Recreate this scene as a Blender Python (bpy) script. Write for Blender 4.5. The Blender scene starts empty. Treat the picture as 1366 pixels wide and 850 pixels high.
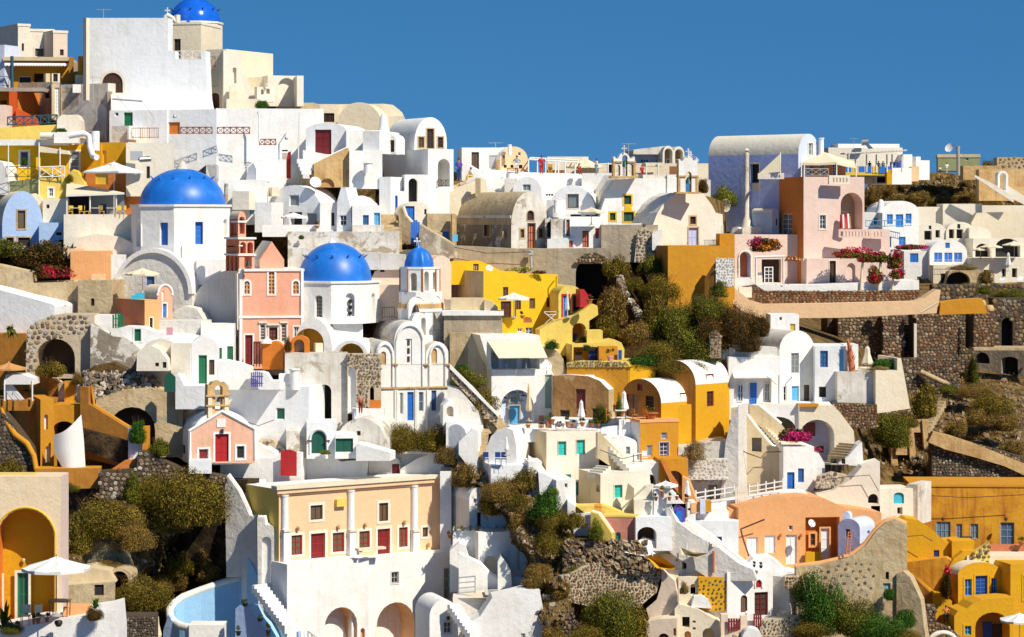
import bpy,bmesh,math,random
import numpy as np
from mathutils import Vector,Matrix,noise
from mathutils.geometry import tessellate_polygon
random.seed(7);np.random.seed(7)
rad=math.radians
SC=bpy.context.scene
COL=SC.collection
 # ------------------------------------------------------------------ camera
F,HX,HY,ZC=3400.0,683.0,290.0,60.0 # focal length in photo pixels, horizon row, eye height
cam=bpy.data.cameras.new('camera');camo=bpy.data.objects.new('camera',cam);COL.objects.link(camo)
cam.sensor_width=36;cam.lens=F/1366*36;cam.clip_start=1;cam.clip_end=20000
cam.shift_y=-(425-HY)/1366
camo.location=(0,0,ZC);camo.rotation_euler=(rad(90),0,0);SC.camera=camo
 # ------------------------------------------------------------------ light
SUN=Vector((0.60,-0.62,0.86)).normalized() # from the scene towards the sun: right, behind the camera, high
elev=math.asin(SUN.z)
W=bpy.data.worlds.new('World');SC.world=W;W.use_nodes=True
nt=W.node_tree;bg=nt.nodes['Background']
sky=nt.nodes.new('ShaderNodeTexSky');sky.sky_type='NISHITA';sky.sun_disc=False
sky.sun_elevation=elev;sky.sun_rotation=math.atan2(SUN.x,SUN.y)
sky.altitude=1500;sky.air_density=1.0;sky.dust_density=0.0;sky.ozone_density=2.6
tc=nt.nodes.new('ShaderNodeTexCoord');mp=nt.nodes.new('ShaderNodeMapping');mp.vector_type='POINT'
mp.inputs['Scale'].default_value=(1,1,0.75);mp.inputs['Location'].default_value=(0,0,0.25)
hs=nt.nodes.new('ShaderNodeHueSaturation');hs.inputs['Saturation'].default_value=1.32;hs.inputs['Hue'].default_value=0.494
nt.links.new(tc.outputs['Generated'],mp.inputs[0]);nt.links.new(mp.outputs[0],sky.inputs[0])
nt.links.new(sky.outputs[0],hs.inputs['Color']);nt.links.new(hs.outputs[0],bg.inputs[0])
bg.inputs[1].default_value=0.098
sl=bpy.data.lights.new('sun','SUN');slo=bpy.data.objects.new('sun',sl);COL.objects.link(slo)
sl.energy=4.9;sl.angle=rad(0.53);sl.color=(1.0,0.925,0.78)
slo.rotation_euler=SUN.to_track_quat('Z','Y').to_euler();slo.location=(60,60,200)
SC.view_settings.view_transform='Standard';SC.view_settings.look='None';SC.view_settings.gamma=1
SC.view_settings.exposure=0.14
SC.cycles.max_bounces=7;SC.cycles.diffuse_bounces=6;SC.cycles.glossy_bounces=2;SC.cycles.transparent_max_bounces=4
 # ------------------------------------------------------------------ pixel <-> place
def lerp(a,b,t):return a+(b-a)*t
def sstep(a,b,x):
    t=min(1,max(0,(x-a)/(b-a)));return t*t*(3-2*t)
def pw(tab,x):
    if x<=tab[0][0]:return tab[0][1]
    for(a,va),(b,vb)in zip(tab,tab[1:]):
        if x<=b:return lerp(va,vb,(x-a)/(b-a))
    return tab[-1][1]
RT=[(200,440),(240,430),(380,375),(420,300),(500,262),(580,240),(650,226),(850,200)]
def Yb(x,y): # how far away the slope is at a place of the picture
    a=240-(y-150)*0.075
    e=lerp(950,1100,sstep(400,470,y));r=sstep(e,e+90,x)
    return lerp(a,pw(RT,y),r)if r>0 else a
def P(x,y,Y):return Vector(((x-HX)*Y/F,Y,ZC+(HY-y)*Y/F))
class Fc: # a vertical plane: o a point, u horizontal to the right, n outwards
    def __init__(s,o,u):s.o=o.copy();s.u=u.normalized();s.n=Vector((s.u.y,-s.u.x,0))
    def hit(s,x,y):
        d=Vector(((x-HX)/F,1,(HY-y)/F));t=(s.o.x*s.n.x+s.o.y*s.n.y)/(d.x*s.n.x+d.y*s.n.y)
        p=d*t;return((p-s.o).xy.dot(s.u.xy),p.z+ZC)
    def w(s,u,v,w=0.0):p=s.o+s.u*u+s.n*w;return Vector((p.x,p.y,v))
    def shift(s,w):return Fc(s.o+s.n*w,s.u)
def face(x,Y,th=0):
    t=rad(th);return Fc(P(x,HY,Y),Vector((math.cos(t),math.sin(t),0)))
 # ------------------------------------------------------------------ materials
MATS={}
def newmat(name):
    m=bpy.data.materials.new(name);m.use_nodes=True;MATS[name]=m
    n=m.node_tree.nodes;return m,n,m.node_tree.links,n['Principled BSDF']
def nd(n,t,**kw):
    x=n.new(t)
    for k,v in kw.items():
        if k in x.inputs:x.inputs[k].default_value=v
        else:setattr(x,k,v)
    return x
def ramp(n,l,src,stops):
    r=n.new('ShaderNodeValToRGB');e=r.color_ramp.elements
    while len(e)<len(stops):e.new(0.5)
    for el,(p,c)in zip(e,stops):el.position=p;el.color=(*c,1)if len(c)==3 else c
    l.new(src,r.inputs[0]);return r
def mixc(n,l,fac,a,b,mode='MIX'):
    m=n.new('ShaderNodeMix');m.data_type='RGBA';m.blend_type=mode
    for s,v in((0,fac),(6,a),(7,b)):
        if hasattr(v,'is_linked'):l.new(v,m.inputs[s])
        else:m.inputs[s].default_value=v if s==0 else((*v,1)if len(v)==3 else v)
    return m.outputs[2]
def plaster(name,c,dirt=0.25,dcol=None,patch=0.0,pcol=(0.2,0.17,0.13),rough=0.9,bump=0.5,pscale=0.45):
    m,n,l,b=newmat(name);g=n.new('ShaderNodeNewGeometry');pos=g.outputs['Position']
    dcol=dcol or tuple(x*y for x,y in zip(c,(0.80,0.72,0.60)))
    big=nd(n,'ShaderNodeTexNoise',Scale=0.55,Detail=5.0,Roughness=0.62);l.new(pos,big.inputs['Vector'])
    r1=ramp(n,l,big.outputs[0],[(0.40,(0,0,0)),(0.72,(1,1,1))])
    mpn=n.new('ShaderNodeMapping');mpn.inputs['Scale'].default_value=(3.2,3.2,0.32);l.new(pos,mpn.inputs[0])
    st=nd(n,'ShaderNodeTexNoise',Scale=1.0,Detail=4.0,Roughness=0.6);l.new(mpn.outputs[0],st.inputs['Vector'])
    r2=ramp(n,l,st.outputs[0],[(0.50,(0,0,0)),(0.80,(1,1,1))])
    mx=n.new('ShaderNodeMath');mx.operation='ADD';l.new(r1.outputs[0],mx.inputs[0]);l.new(r2.outputs[0],mx.inputs[1])
    ms=n.new('ShaderNodeMath');ms.operation='MULTIPLY';ms.use_clamp=True;l.new(mx.outputs[0],ms.inputs[0]);ms.inputs[1].default_value=dirt
    col=mixc(n,l,ms.outputs[0],c,dcol)
    fine=nd(n,'ShaderNodeTexNoise',Scale=9.0,Detail=4.0,Roughness=0.7);l.new(pos,fine.inputs['Vector'])
    r3=ramp(n,l,fine.outputs[0],[(0.3,(0.90,0.90,0.90)),(0.6,(1,1,1))])
    col=mixc(n,l,1.0,col,r3.outputs[0],'MULTIPLY')
    if patch>0: # plaster fallen off or weathered through
        pn=nd(n,'ShaderNodeTexNoise',Scale=pscale,Detail=8.0,Roughness=0.68,Distortion=0.4);l.new(pos,pn.inputs['Vector'])
        r4=ramp(n,l,pn.outputs[0],[(0.66-patch*0.3,(0,0,0)),(0.70-patch*0.3,(1,1,1))])
        pc=mixc(n,l,fine.outputs[0],tuple(x*0.6 for x in pcol),tuple(min(1,x*1.4)for x in pcol))
        col=mixc(n,l,r4.outputs[0],col,pc)
    l.new(col,b.inputs['Base Color']);b.inputs['Roughness'].default_value=rough
    b.inputs['Specular IOR Level'].default_value=0.25
    lo=nd(n,'ShaderNodeTexNoise',Scale=1.6,Detail=6.0,Roughness=0.65);l.new(pos,lo.inputs['Vector'])
    bp=n.new('ShaderNodeBump');bp.inputs['Strength'].default_value=bump;bp.inputs['Distance'].default_value=0.12
    l.new(lo.outputs[0],bp.inputs['Height']);l.new(bp.outputs[0],b.inputs['Normal'])
    return m
def paint(name,c,rough=0.5,var=0.15,bump=0.0,metal=0.0):
    m,n,l,b=newmat(name);g=n.new('ShaderNodeNewGeometry')
    t=nd(n,'ShaderNodeTexNoise',Scale=2.5,Detail=4.0);l.new(g.outputs['Position'],t.inputs['Vector'])
    col=mixc(n,l,t.outputs[0],tuple(x*(1-var)for x in c),tuple(min(1,x*(1+var))for x in c))
    l.new(col,b.inputs['Base Color']);b.inputs['Roughness'].default_value=rough;b.inputs['Metallic'].default_value=metal
    return m
def foliage(name,a,b_,c_,rough=0.7):
    m,n,l,b=newmat(name);g=n.new('ShaderNodeNewGeometry')
    t=nd(n,'ShaderNodeTexNoise',Scale=0.8,Detail=3.0);l.new(g.outputs['Position'],t.inputs['Vector'])
    r=ramp(n,l,g.outputs['Random Per Island'],[(0.0,a),(0.45,b_),(0.85,c_),(1.0,tuple(min(1,x*1.6)for x in c_))])
    r2=ramp(n,l,t.outputs[0],[(0.35,(0.65,0.65,0.65)),(0.7,(1.25,1.15,1.0))])
    col=mixc(n,l,1.0,r.outputs[0],r2.outputs[0],'MULTIPLY')
    l.new(col,b.inputs['Base Color']);b.inputs['Roughness'].default_value=rough;b.inputs['Specular IOR Level'].default_value=0.2
    return m
def rocky(name,cols,scale=1.2,bump=1.0,dist=0.5):
    m,n,l,b=newmat(name);g=n.new('ShaderNodeNewGeometry');pos=g.outputs['Position']
    a=nd(n,'ShaderNodeTexNoise',Scale=scale*0.5,Detail=8.0,Roughness=0.65,Distortion=0.6);l.new(pos,a.inputs['Vector'])
    k=len(cols);r=ramp(n,l,a.outputs[0],[(0.32+0.38*i/(k-1),c)for i,c in enumerate(cols)])
    f=nd(n,'ShaderNodeTexNoise',Scale=scale*3,Detail=6.0,Roughness=0.75);l.new(pos,f.inputs['Vector'])
    r2=ramp(n,l,f.outputs[0],[(0.3,(0.45,0.45,0.45)),(0.65,(1.25,1.2,1.1))])
    col=mixc(n,l,1.0,r.outputs[0],r2.outputs[0],'MULTIPLY')
    l.new(col,b.inputs['Base Color']);b.inputs['Roughness'].default_value=0.95;b.inputs['Specular IOR Level'].default_value=0.1
    bp=n.new('ShaderNodeBump');bp.inputs['Strength'].default_value=bump;bp.inputs['Distance'].default_value=dist
    l.new(f.outputs[0],bp.inputs['Height']);l.new(bp.outputs[0],b.inputs['Normal'])
    return m
def stonemat(name,cols):
    m,n,l,b=newmat(name);g=n.new('ShaderNodeNewGeometry')
    r=ramp(n,l,g.outputs['Random Per Island'],[(i/max(1,len(cols)-1),c)for i,c in enumerate(cols)])
    f=nd(n,'ShaderNodeTexNoise',Scale=7.0,Detail=4.0);l.new(g.outputs['Position'],f.inputs['Vector'])
    r2=ramp(n,l,f.outputs[0],[(0.3,(0.6,0.6,0.6)),(0.7,(1.2,1.2,1.2))])
    col=mixc(n,l,1.0,r.outputs[0],r2.outputs[0],'MULTIPLY')
    l.new(col,b.inputs['Base Color']);b.inputs['Roughness'].default_value=0.95;b.inputs['Specular IOR Level'].default_value=0.1
    return m
def gloss_or_dark(name,c,rough=0.12):
    m,n,l,b=newmat(name);b.inputs['Base Color'].default_value=(*c,1);b.inputs['Roughness'].default_value=rough
    b.inputs['Specular IOR Level'].default_value=0.6;return m
plaster('white',(0.87,0.86,0.83),0.5,(0.72,0.66,0.57))
plaster('whitecool',(0.85,0.855,0.86),0.45,(0.68,0.66,0.62))  # cooled white; on many walls it carries shade in its colour
plaster('whiteold',(0.76,0.72,0.65),0.8,(0.52,0.45,0.36),patch=0.35,pcol=(0.42,0.36,0.27))
plaster('whitegrey',(0.76,0.72,0.66),0.6,(0.6,0.55,0.48),bump=1.0)
plaster('cream',(0.80,0.70,0.52),0.30,(0.64,0.52,0.36))
plaster('creamlt',(0.81,0.745,0.62),0.3)
plaster('beige',(0.70,0.56,0.34),0.5,(0.48,0.36,0.22))
plaster('peach',(0.83,0.56,0.33),0.35,(0.68,0.46,0.27))
plaster('peachpink',(0.80,0.64,0.50),0.3,(0.70,0.52,0.38))
plaster('orange',(0.80,0.40,0.17),0.35,(0.68,0.30,0.1))
plaster('orangedeep',(0.72,0.22,0.03),0.4,(0.52,0.13,0.02))
plaster('redorange',(0.62,0.10,0.02),0.4)
plaster('chapelpink',(0.80,0.47,0.33),0.6,(0.66,0.34,0.2))
plaster('salmon',(0.82,0.41,0.27),0.4,(0.70,0.29,0.17))
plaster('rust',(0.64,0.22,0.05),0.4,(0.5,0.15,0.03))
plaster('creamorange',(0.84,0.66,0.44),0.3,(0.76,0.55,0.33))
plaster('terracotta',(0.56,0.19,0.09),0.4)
plaster('ochre',(0.62,0.285,0.02),0.4,(0.50,0.20,0.03))
plaster('ochremot',(0.72,0.34,0.025),0.9,(0.42,0.15,0.02))
plaster('ochrebrown',(0.50,0.21,0.03),0.6,(0.3,0.12,0.03))
plaster('gold',(0.68,0.355,0.012),0.3,(0.60,0.27,0.02))
plaster('yellow',(0.84,0.52,0.02),0.3,(0.72,0.40,0.015))
plaster('yellowpale',(0.80,0.60,0.14),0.4,(0.68,0.45,0.08))
plaster('blue',(0.44,0.52,0.86),0.3,(0.28,0.36,0.7))
plaster('bluelt',(0.42,0.56,0.80),0.3,(0.34,0.47,0.7))
plaster('bluepale',(0.62,0.68,0.82),0.3)
plaster('skyblue',(0.36,0.62,0.86),0.3,(0.28,0.52,0.76))
plaster('lavender',(0.56,0.54,0.74),0.3)
plaster('pinkold',(0.62,0.25,0.20),0.6,(0.45,0.2,0.12),patch=0.15,pcol=(0.6,0.5,0.35))
plaster('pinkwhite',(0.78,0.60,0.52),0.3)
plaster('greyplaster',(0.45,0.37,0.26),0.8,(0.27,0.22,0.16),patch=0.25,pcol=(0.6,0.53,0.42),bump=1.0)
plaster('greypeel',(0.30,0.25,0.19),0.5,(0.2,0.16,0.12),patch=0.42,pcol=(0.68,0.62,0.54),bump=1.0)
plaster('tanold',(0.58,0.45,0.27),0.8,(0.40,0.28,0.14),patch=0.3,pcol=(0.42,0.34,0.22),bump=1.2)
plaster('brownpeel',(0.42,0.22,0.08),0.9,(0.25,0.12,0.04),patch=0.3,pcol=(0.55,0.36,0.18),bump=1.0)
plaster('whitepeel',(0.72,0.68,0.62),0.8,(0.5,0.44,0.36),patch=0.45,pcol=(0.38,0.31,0.23),bump=1.0)
plaster('olive',(0.34,0.36,0.18),0.4)
plaster('concrete',(0.40,0.37,0.32),0.6)
plaster('cloth',(0.80,0.78,0.74),0.1,bump=0.1)
plaster('clothcream',(0.78,0.68,0.48),0.15,bump=0.1)
plaster('clothorange',(0.60,0.30,0.10),0.15,bump=0.1)
plaster('stonecream',(0.66,0.44,0.20),0.9,(0.45,0.26,0.1),bump=1.0)
plaster('potclay',(0.48,0.16,0.06),0.4)
plaster('mortar',(0.34,0.27,0.18),0.6,bump=1.0)
plaster('mortardark',(0.10,0.07,0.045),0.6,bump=1.0)
plaster('mortarlight',(0.60,0.50,0.36),0.6,bump=1.0)
 # the domes are smooth gloss paint
for nm,c,rg in(('domeblue',(0.012,0.16,0.60),0.42),('domegloss',(0.010,0.12,0.62),0.16)):
    m,n,l,b=newmat(nm);g=n.new('ShaderNodeNewGeometry')
    t=nd(n,'ShaderNodeTexNoise',Scale=0.7,Detail=8.0,Roughness=0.72);l.new(g.outputs['Position'],t.inputs['Vector'])
    r=ramp(n,l,t.outputs[0],[(0.33,tuple(x*0.78 for x in c)),(0.55,c),(0.75,(c[0]*3+.03,c[1]*1.5,c[2]*1.15))]);l.new(r.outputs[0],b.inputs['Base Color'])
    b.inputs['Roughness'].default_value=rg
    bp=n.new('ShaderNodeBump');bp.inputs['Strength'].default_value=0.15;bp.inputs['Distance'].default_value=0.05
    l.new(t.outputs[0],bp.inputs['Height']);l.new(bp.outputs[0],b.inputs['Normal'])
for nm,c in(('pblue',(0.02,0.15,0.55)),('pbluedk',(0.012,0.05,0.22)),('pbluelt',(0.12,0.42,0.68)),('pcyan',(0.05,0.45,0.62)),
              ('pgreen',(0.015,0.17,0.07)),('pgreendk',(0.01,0.09,0.055)),('pteal',(0.03,0.50,0.44)),('pred',(0.42,0.012,0.012)),('pmaroon',(0.17,0.012,0.012)),
              ('pbrown',(0.10,0.035,0.018)),('pwood',(0.30,0.13,0.04)),('pwhite',(0.78,0.77,0.74)),('pgrey',(0.42,0.44,0.45)),
              ('plilac',(0.50,0.52,0.74)),('porange',(0.62,0.18,0.02)),('pdark',(0.02,0.02,0.022)),('psage',(0.30,0.40,0.34)),
              ('skin',(0.42,0.20,0.11)),('hair',(0.03,0.017,0.01)),('rope',(0.55,0.42,0.22)),('pyel',(0.75,0.5,0.05)),('purple',(0.10,0.07,0.38)),
              ('pbluegrey',(0.24,0.34,0.42)),('rosy',(0.65,0.30,0.34)),('cat',(0.14,0.14,0.15)),('slate',(0.16,0.19,0.24))):
    paint(nm,c)
paint('steel',(0.45,0.45,0.45),0.35,metal=0.8);paint('iron',(0.05,0.03,0.025),0.6);paint('ironred',(0.22,0.03,0.02),0.6);paint('ironblue',(0.02,0.08,0.11),0.6)
gloss_or_dark('glass',(0.03,0.035,0.04));gloss_or_dark('glassblue',(0.08,0.13,0.20));gloss_or_dark('glasswarm',(0.14,0.09,0.05),0.3);gloss_or_dark('glassgrey',(0.20,0.22,0.22),0.2)
gloss_or_dark('dark',(0.012,0.010,0.010),0.8);gloss_or_dark('darkwarm',(0.05,0.025,0.012),0.8);gloss_or_dark('screen',(0.05,0.16,0.24),0.1)  # dark and darkwarm put the gloom of unlit interiors into the colour
gloss_or_dark('water',(0.50,0.48,0.36),0.05)
foliage('scrub',(0.025,0.024,0.003),(0.12,0.094,0.008),(0.27,0.195,0.02));foliage('scrubdry',(0.05,0.03,0.006),(0.20,0.12,0.02),(0.36,0.24,0.06))
foliage('scrubgreen',(0.015,0.03,0.002),(0.085,0.10,0.007),(0.22,0.20,0.018));foliage('green',(0.006,0.025,0.003),(0.025,0.085,0.006),(0.08,0.19,0.012))
foliage('hedge',(0.010,0.018,0.004),(0.06,0.05,0.006),(0.15,0.065,0.010));foliage('ivy',(0.012,0.02,0.006),(0.04,0.06,0.008),(0.12,0.10,0.03))
foliage('yellowgreen',(0.03,0.06,0.005),(0.15,0.20,0.015),(0.35,0.33,0.03));foliage('redflower',(0.18,0.002,0.008),(0.48,0.004,0.03),(0.70,0.02,0.10))
foliage('orangeflower',(0.25,0.03,0.005),(0.65,0.16,0.01),(0.75,0.35,0.03));foliage('magenta',(0.20,0.003,0.05),(0.50,0.01,0.14),(0.65,0.05,0.22))
foliage('strawgrass',(0.10,0.06,0.02),(0.28,0.19,0.06),(0.42,0.32,0.14));foliage('agave',(0.05,0.08,0.04),(0.16,0.18,0.08),(0.30,0.28,0.12))
rocky('earth',[(0.06,0.035,0.015),(0.20,0.12,0.04),(0.36,0.24,0.10),(0.52,0.40,0.20)]);rocky('earthdark',[(0.04,0.025,0.012),(0.12,0.07,0.028),(0.22,0.135,0.055),(0.32,0.22,0.10)])
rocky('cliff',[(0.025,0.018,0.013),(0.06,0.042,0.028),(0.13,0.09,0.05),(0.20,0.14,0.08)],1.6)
rocky('path',[(0.45,0.36,0.22),(0.55,0.46,0.3),(0.6,0.52,0.36)])
stonemat('stonesred',[(0.26,0.10,0.045),(0.12,0.06,0.035),(0.34,0.18,0.09),(0.20,0.14,0.09),(0.46,0.32,0.19)])
stonemat('stonesdark',[(0.05,0.042,0.035),(0.15,0.12,0.09),(0.09,0.07,0.055),(0.32,0.27,0.20),(0.07,0.055,0.045)])
stonemat('stonesmix',[(0.07,0.05,0.04),(0.34,0.26,0.17),(0.16,0.08,0.05),(0.50,0.42,0.30),(0.22,0.15,0.09),(0.10,0.09,0.09)])
stonemat('stoneslight',[(0.60,0.54,0.44),(0.30,0.24,0.18),(0.45,0.33,0.2),(0.14,0.11,0.10),(0.68,0.62,0.52)])
stonemat('stonespale',[(0.6,0.56,0.48),(0.5,0.44,0.35),(0.7,0.66,0.58)])
stonemat('stonesbrown',[(0.22,0.13,0.06),(0.34,0.23,0.12),(0.11,0.07,0.04),(0.46,0.36,0.22)])
 # ------------------------------------------------------------------ objects
ROOTS={}
def tag(o,label=None,cat=None,group=None,kind=None):
    for k,v in(('label',label),('category',cat),('group',group),('kind',kind)):
        if v:o[k]=v
def origin(p):
    v=Vector((0,0,0))
    while p is not None:v+=p.location;p=p.parent
    return v
def T(name,label,cat,x=None,y=None,Y=None,group=None,at=None): # a thing: an Empty at its base
    o=bpy.data.objects.new(name,None);COL.objects.link(o);o.empty_display_size=0.3
    o.location=at if at is not None else P(x,y,Y if Y is not None else Yb(x,y))
    tag(o,label,cat,group);return o
class MB:
    def __init__(s):s.v=[];s.f=[];s.m=[];s.sm=[];s.mats=[];s.uv=None
    def mi(s,mat):
        if mat not in s.mats:s.mats.append(mat)
        return s.mats.index(mat)
    def add(s,pts,faces,mat,smooth=False):
        b=len(s.v);k=s.mi(mat);s.v+=[tuple(p)for p in pts]
        for f in faces:s.f.append([b+i for i in f]);s.m.append(k);s.sm.append(smooth)
    def poly(s,pts,mat,smooth=False):s.add(pts,[list(range(len(pts)))],mat,smooth)
    def tess(s,fc,outer,holes,w,mat,flip=False):
        loops=[outer]+holes;co=[[Vector((a,b,0))for a,b in L]for L in loops]
        flat=[p for L in loops for p in L]
        tris=tessellate_polygon(co)if(holes or len(outer)>4)else[list(range(len(outer)))]
        fs=[]
        for t in tris:
            a=[flat[i]for i in t];ar=sum(a[i][0]*a[(i+1)%len(a)][1]-a[(i+1)%len(a)][0]*a[i][1]for i in range(len(a)))
            t=list(t)
            if(ar<0)!=flip:t.reverse()
            fs.append(t)
        s.add([fc.w(a,b,w)for a,b in flat],fs,mat)
    def band(s,fc,loop,w0,w1,mat,inward=True,closed=True,smooth=False):
        n=len(loop);pts=[fc.w(a,b,w0)for a,b in loop]+[fc.w(a,b,w1)for a,b in loop];fs=[]
        for i in range(n if closed else n-1):
            j=(i+1)%n;q=[i,j,n+j,n+i]
            fs.append(q if inward else q[::-1])
        s.add(pts,fs,mat,smooth)
    def box(s,c,sx,sy,sz,mat,ux=None,tilt=None): # centre, full sizes, optional axes
        ux=ux or Vector((1,0,0));uy=Vector((-ux.y,ux.x,0));uz=Vector((0,0,1))
        if tilt:uz=tilt;uy=uz.cross(ux)
        p=[c+ux*(a*sx/2)+uy*(b*sy/2)+uz*(d*sz/2)for d in(-1,1)for a,b in((-1,-1),(1,-1),(1,1),(-1,1))]
        s.add(p,[[0,3,2,1],[4,5,6,7],[0,1,5,4],[1,2,6,5],[2,3,7,6],[3,0,4,7]],mat)
    def fbox(s,fc,u0,v0,u1,v1,w0,w1,mat): # box on a plane
        p=[fc.w(u,v,w)for w in(w0,w1)for u,v in((u0,v0),(u1,v0),(u1,v1),(u0,v1))]
        s.add(p,[[0,3,2,1],[4,5,6,7],[0,1,5,4],[1,2,6,5],[2,3,7,6],[3,0,4,7]],mat)
    def tube(s,pts,r,mat,n=6,r2=None,cap=True,smooth=True):
        pts=[Vector(p)for p in pts];rings=[];k=len(pts)
        for i,p in enumerate(pts):
            d=(pts[min(i+1,k-1)]-pts[max(i-1,0)]).normalized()
            a=d.orthogonal().normalized()if abs(d.z)<0.99 else Vector((1,0,0));b=d.cross(a)
            if abs(d.z)<0.99:
                a=Vector((0,0,1)).cross(d).normalized();b=d.cross(a)
            rr=r if r2 is None else lerp(r,r2,i/(k-1))
            if isinstance(r,(list,tuple)):rr=r[i]
            rings+=[p+a*(rr*math.cos(2*math.pi*j/n))+b*(rr*math.sin(2*math.pi*j/n))for j in range(n)]
        fs=[[i*n+j,i*n+(j+1)%n,(i+1)*n+(j+1)%n,(i+1)*n+j]for i in range(k-1)for j in range(n)]
        s.add(rings,fs,mat,smooth)
        if cap:
            s.add(rings[:n],[list(range(n))[::-1]],mat);s.add(rings[-n:],[list(range(n))],mat)
    def lathe(s,c,prof,mat,n=16,smooth=True,rot=0,sq=1.0): # prof: (radius, height above c)
        pts=[c+Vector((r*math.cos(rot+2*math.pi*j/n),r*sq*math.sin(rot+2*math.pi*j/n),h))for r,h in prof for j in range(n)]
        fs=[[i*n+j,i*n+(j+1)%n,(i+1)*n+(j+1)%n,(i+1)*n+j]for i in range(len(prof)-1)for j in range(n)]
        s.add(pts,fs,mat,smooth)
        if prof[-1][0]>0.01:s.add(pts[-n:],[list(range(n))],mat)
        if prof[0][0]>0.01:s.add(pts[:n],[list(range(n))[::-1]],mat)
    def build(s,name,parent=None,kind=None,label=None,cat=None,group=None,sharp=None,base=None):
        me=bpy.data.meshes.new(name)
        o0=origin(parent)if parent is not None else(base if base is not None else Vector((0,0,0)))
        me.from_pydata([(a-o0.x,b-o0.y,c-o0.z)for a,b,c in s.v],[],s.f)
        for m in s.mats:me.materials.append(MATS[m])
        me.polygons.foreach_set('material_index',s.m);me.polygons.foreach_set('use_smooth',s.sm)
        me.update()
        if sharp:me.set_sharp_from_angle(angle=rad(sharp))
        o=bpy.data.objects.new(name,me);COL.objects.link(o);o.parent=parent
        if parent is None:o.location=o0
        tag(o,label,cat,group,kind);return o
def copytree(o,parent=None):
    c=o.copy();COL.objects.link(c)
    if parent is not None:c.parent=parent
    for ch in list(o.children):copytree(ch,c)
    return c
 # ------------------------------------------------------------------ openings
def loop_of(u0,v0,u1,v1,arch=0.0,seg=10,bottom=True):
    L=[(u0,v0),(u1,v0)]
    if not arch:return L+[(u1,v1),(u0,v1)]
    hw=(u1-u0)/2;r=min(hw*arch,v1-v0-0.02);c=(u0+u1)/2
    return L+[(c+hw*math.cos(math.pi*i/seg),v1-r+r*math.sin(math.pi*i/seg))for i in range(seg+1)]
 # style: name, frame, pane, nx, ny, options
ST={}
def sty(key,name='window',fm='pwhite',pm='glass',nx=2,ny=2,fw=0.07,rd=0.16,arch=0,sur=None,sw=0.13,pn='pane',deep=None,thru=False,solid=False):
    ST[key]=dict(name=name,fm=fm,pm=pm,nx=nx,ny=ny,fw=fw,rd=rd,arch=arch,sur=sur,sw=sw,pn=pn,deep=deep,thru=thru,solid=solid)
def S(key,**kw):d=dict(ST[key]);d.update(kw);return d
def put(fc,sp,parent,vb=None):
    """build the window or door that fills one opening; returns its loop on the face"""
    st,x0,y0,x1,y1=sp[:5];st=dict(ST[st])if isinstance(st,str)else dict(st)
    if len(sp)>5:st.update(sp[5])
    if vb is None:fc=fc.shift(st['rd']+.02)
    xm=(x0+x1)/2;v1=fc.hit(xm,y0)[1];v0=fc.hit(xm,y1)[1];u0=fc.hit(x0,y0)[0];u1=fc.hit(x1,y0)[0]
    if vb is not None:v0=max(v0,vb+0.03)
    L=loop_of(u0,v0,u1,v1,st['arch']);rd=st['rd']
    if st['thru']or st['deep']:pass
    if st['name']=='hole':return L,st
    par=parent
    m=MB();fw=min(st['fw'],(u1-u0)*0.22)
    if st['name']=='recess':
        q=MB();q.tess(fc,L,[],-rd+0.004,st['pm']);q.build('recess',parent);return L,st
    I=loop_of(u0+fw,v0+(0.02 if 'door' in st['name']else fw),u1-fw,v1-fw,st['arch'])
    w1=-rd+0.07
    m.tess(fc,L,[I],w1,st['fm']);m.band(fc,I,w1,-rd,st['fm']);
    a0,a1,b0,b1=u0+fw,u1-fw,v0+fw,v1-fw;mw=fw*0.55
    for i in range(1,st['nx']):
        c=lerp(a0,a1,i/st['nx']);top=b1
        if st['arch']:
            hw=(a1-a0)/2;r=min(hw*st['arch'],b1-b0);t=(c-(a0+a1)/2)/hw;top=b1-r+r*math.sqrt(max(0,1-t*t))
        m.fbox(fc,c-mw/2,b0-(fw if 'door' in st['name']else 0),c+mw/2,top+0.005,-rd+0.01,w1-0.008,st['fm'])
    for j in range(1,st['ny']):
        c=lerp(b0,b1,j/st['ny']);e0,e1=a0,a1
        if st['arch']:
            hw=(a1-a0)/2;r=min(hw*st['arch'],b1-b0);t=(c-(b1-r))/r
            if t>0:d=hw*math.sqrt(max(0,1-t*t));e0,e1=(a0+a1)/2-d,(a0+a1)/2+d
        m.fbox(fc,e0-0.005,c-mw/2,e1+0.005,c+mw/2,-rd+0.012,w1-0.014,st['fm'])
    o=m.build(st['name'],parent)
    q=MB();q.tess(fc,L,[],-rd+(0.03 if st['solid']else 0.008),st['pm']);q.build(st['pn'],o)
    if st['sur']:
        sw=st['sw'];d='door' in st['name']
        Oo=loop_of(u0-sw,v0-(0 if d else sw),u1+sw,v1+sw,st['arch'])
        r=MB()
        if d:
            hwv=loop_of(u0,v0-0.0,u1,v1,st['arch']);ring=Oo[1:]+Oo[:1];inn=hwv[1:]+hwv[:1]
            out=ring+inn[::-1];r.tess(fc,out,[],0.04,st['sur']);r.band(fc,ring,0.04,0.0,st['sur'],inward=False,closed=False);r.band(fc,inn,0.04,-rd*0.5,st['sur'],closed=False)
        else:
            r.tess(fc,Oo,[L],0.04,st['sur']);r.band(fc,Oo,0.04,0.0,st['sur'],inward=False);r.band(fc,L,0.04,-rd*0.5,st['sur'])
        r.build('surround',o)
    return L,st
def R(x0,y0,x1,y1):return('R',x0,y0,x1,y1)
def V(x0,y0,x1,y1,ys):return('V',x0,y0,x1,y1,ys) # vault: crown row y0, springing row ys
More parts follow.
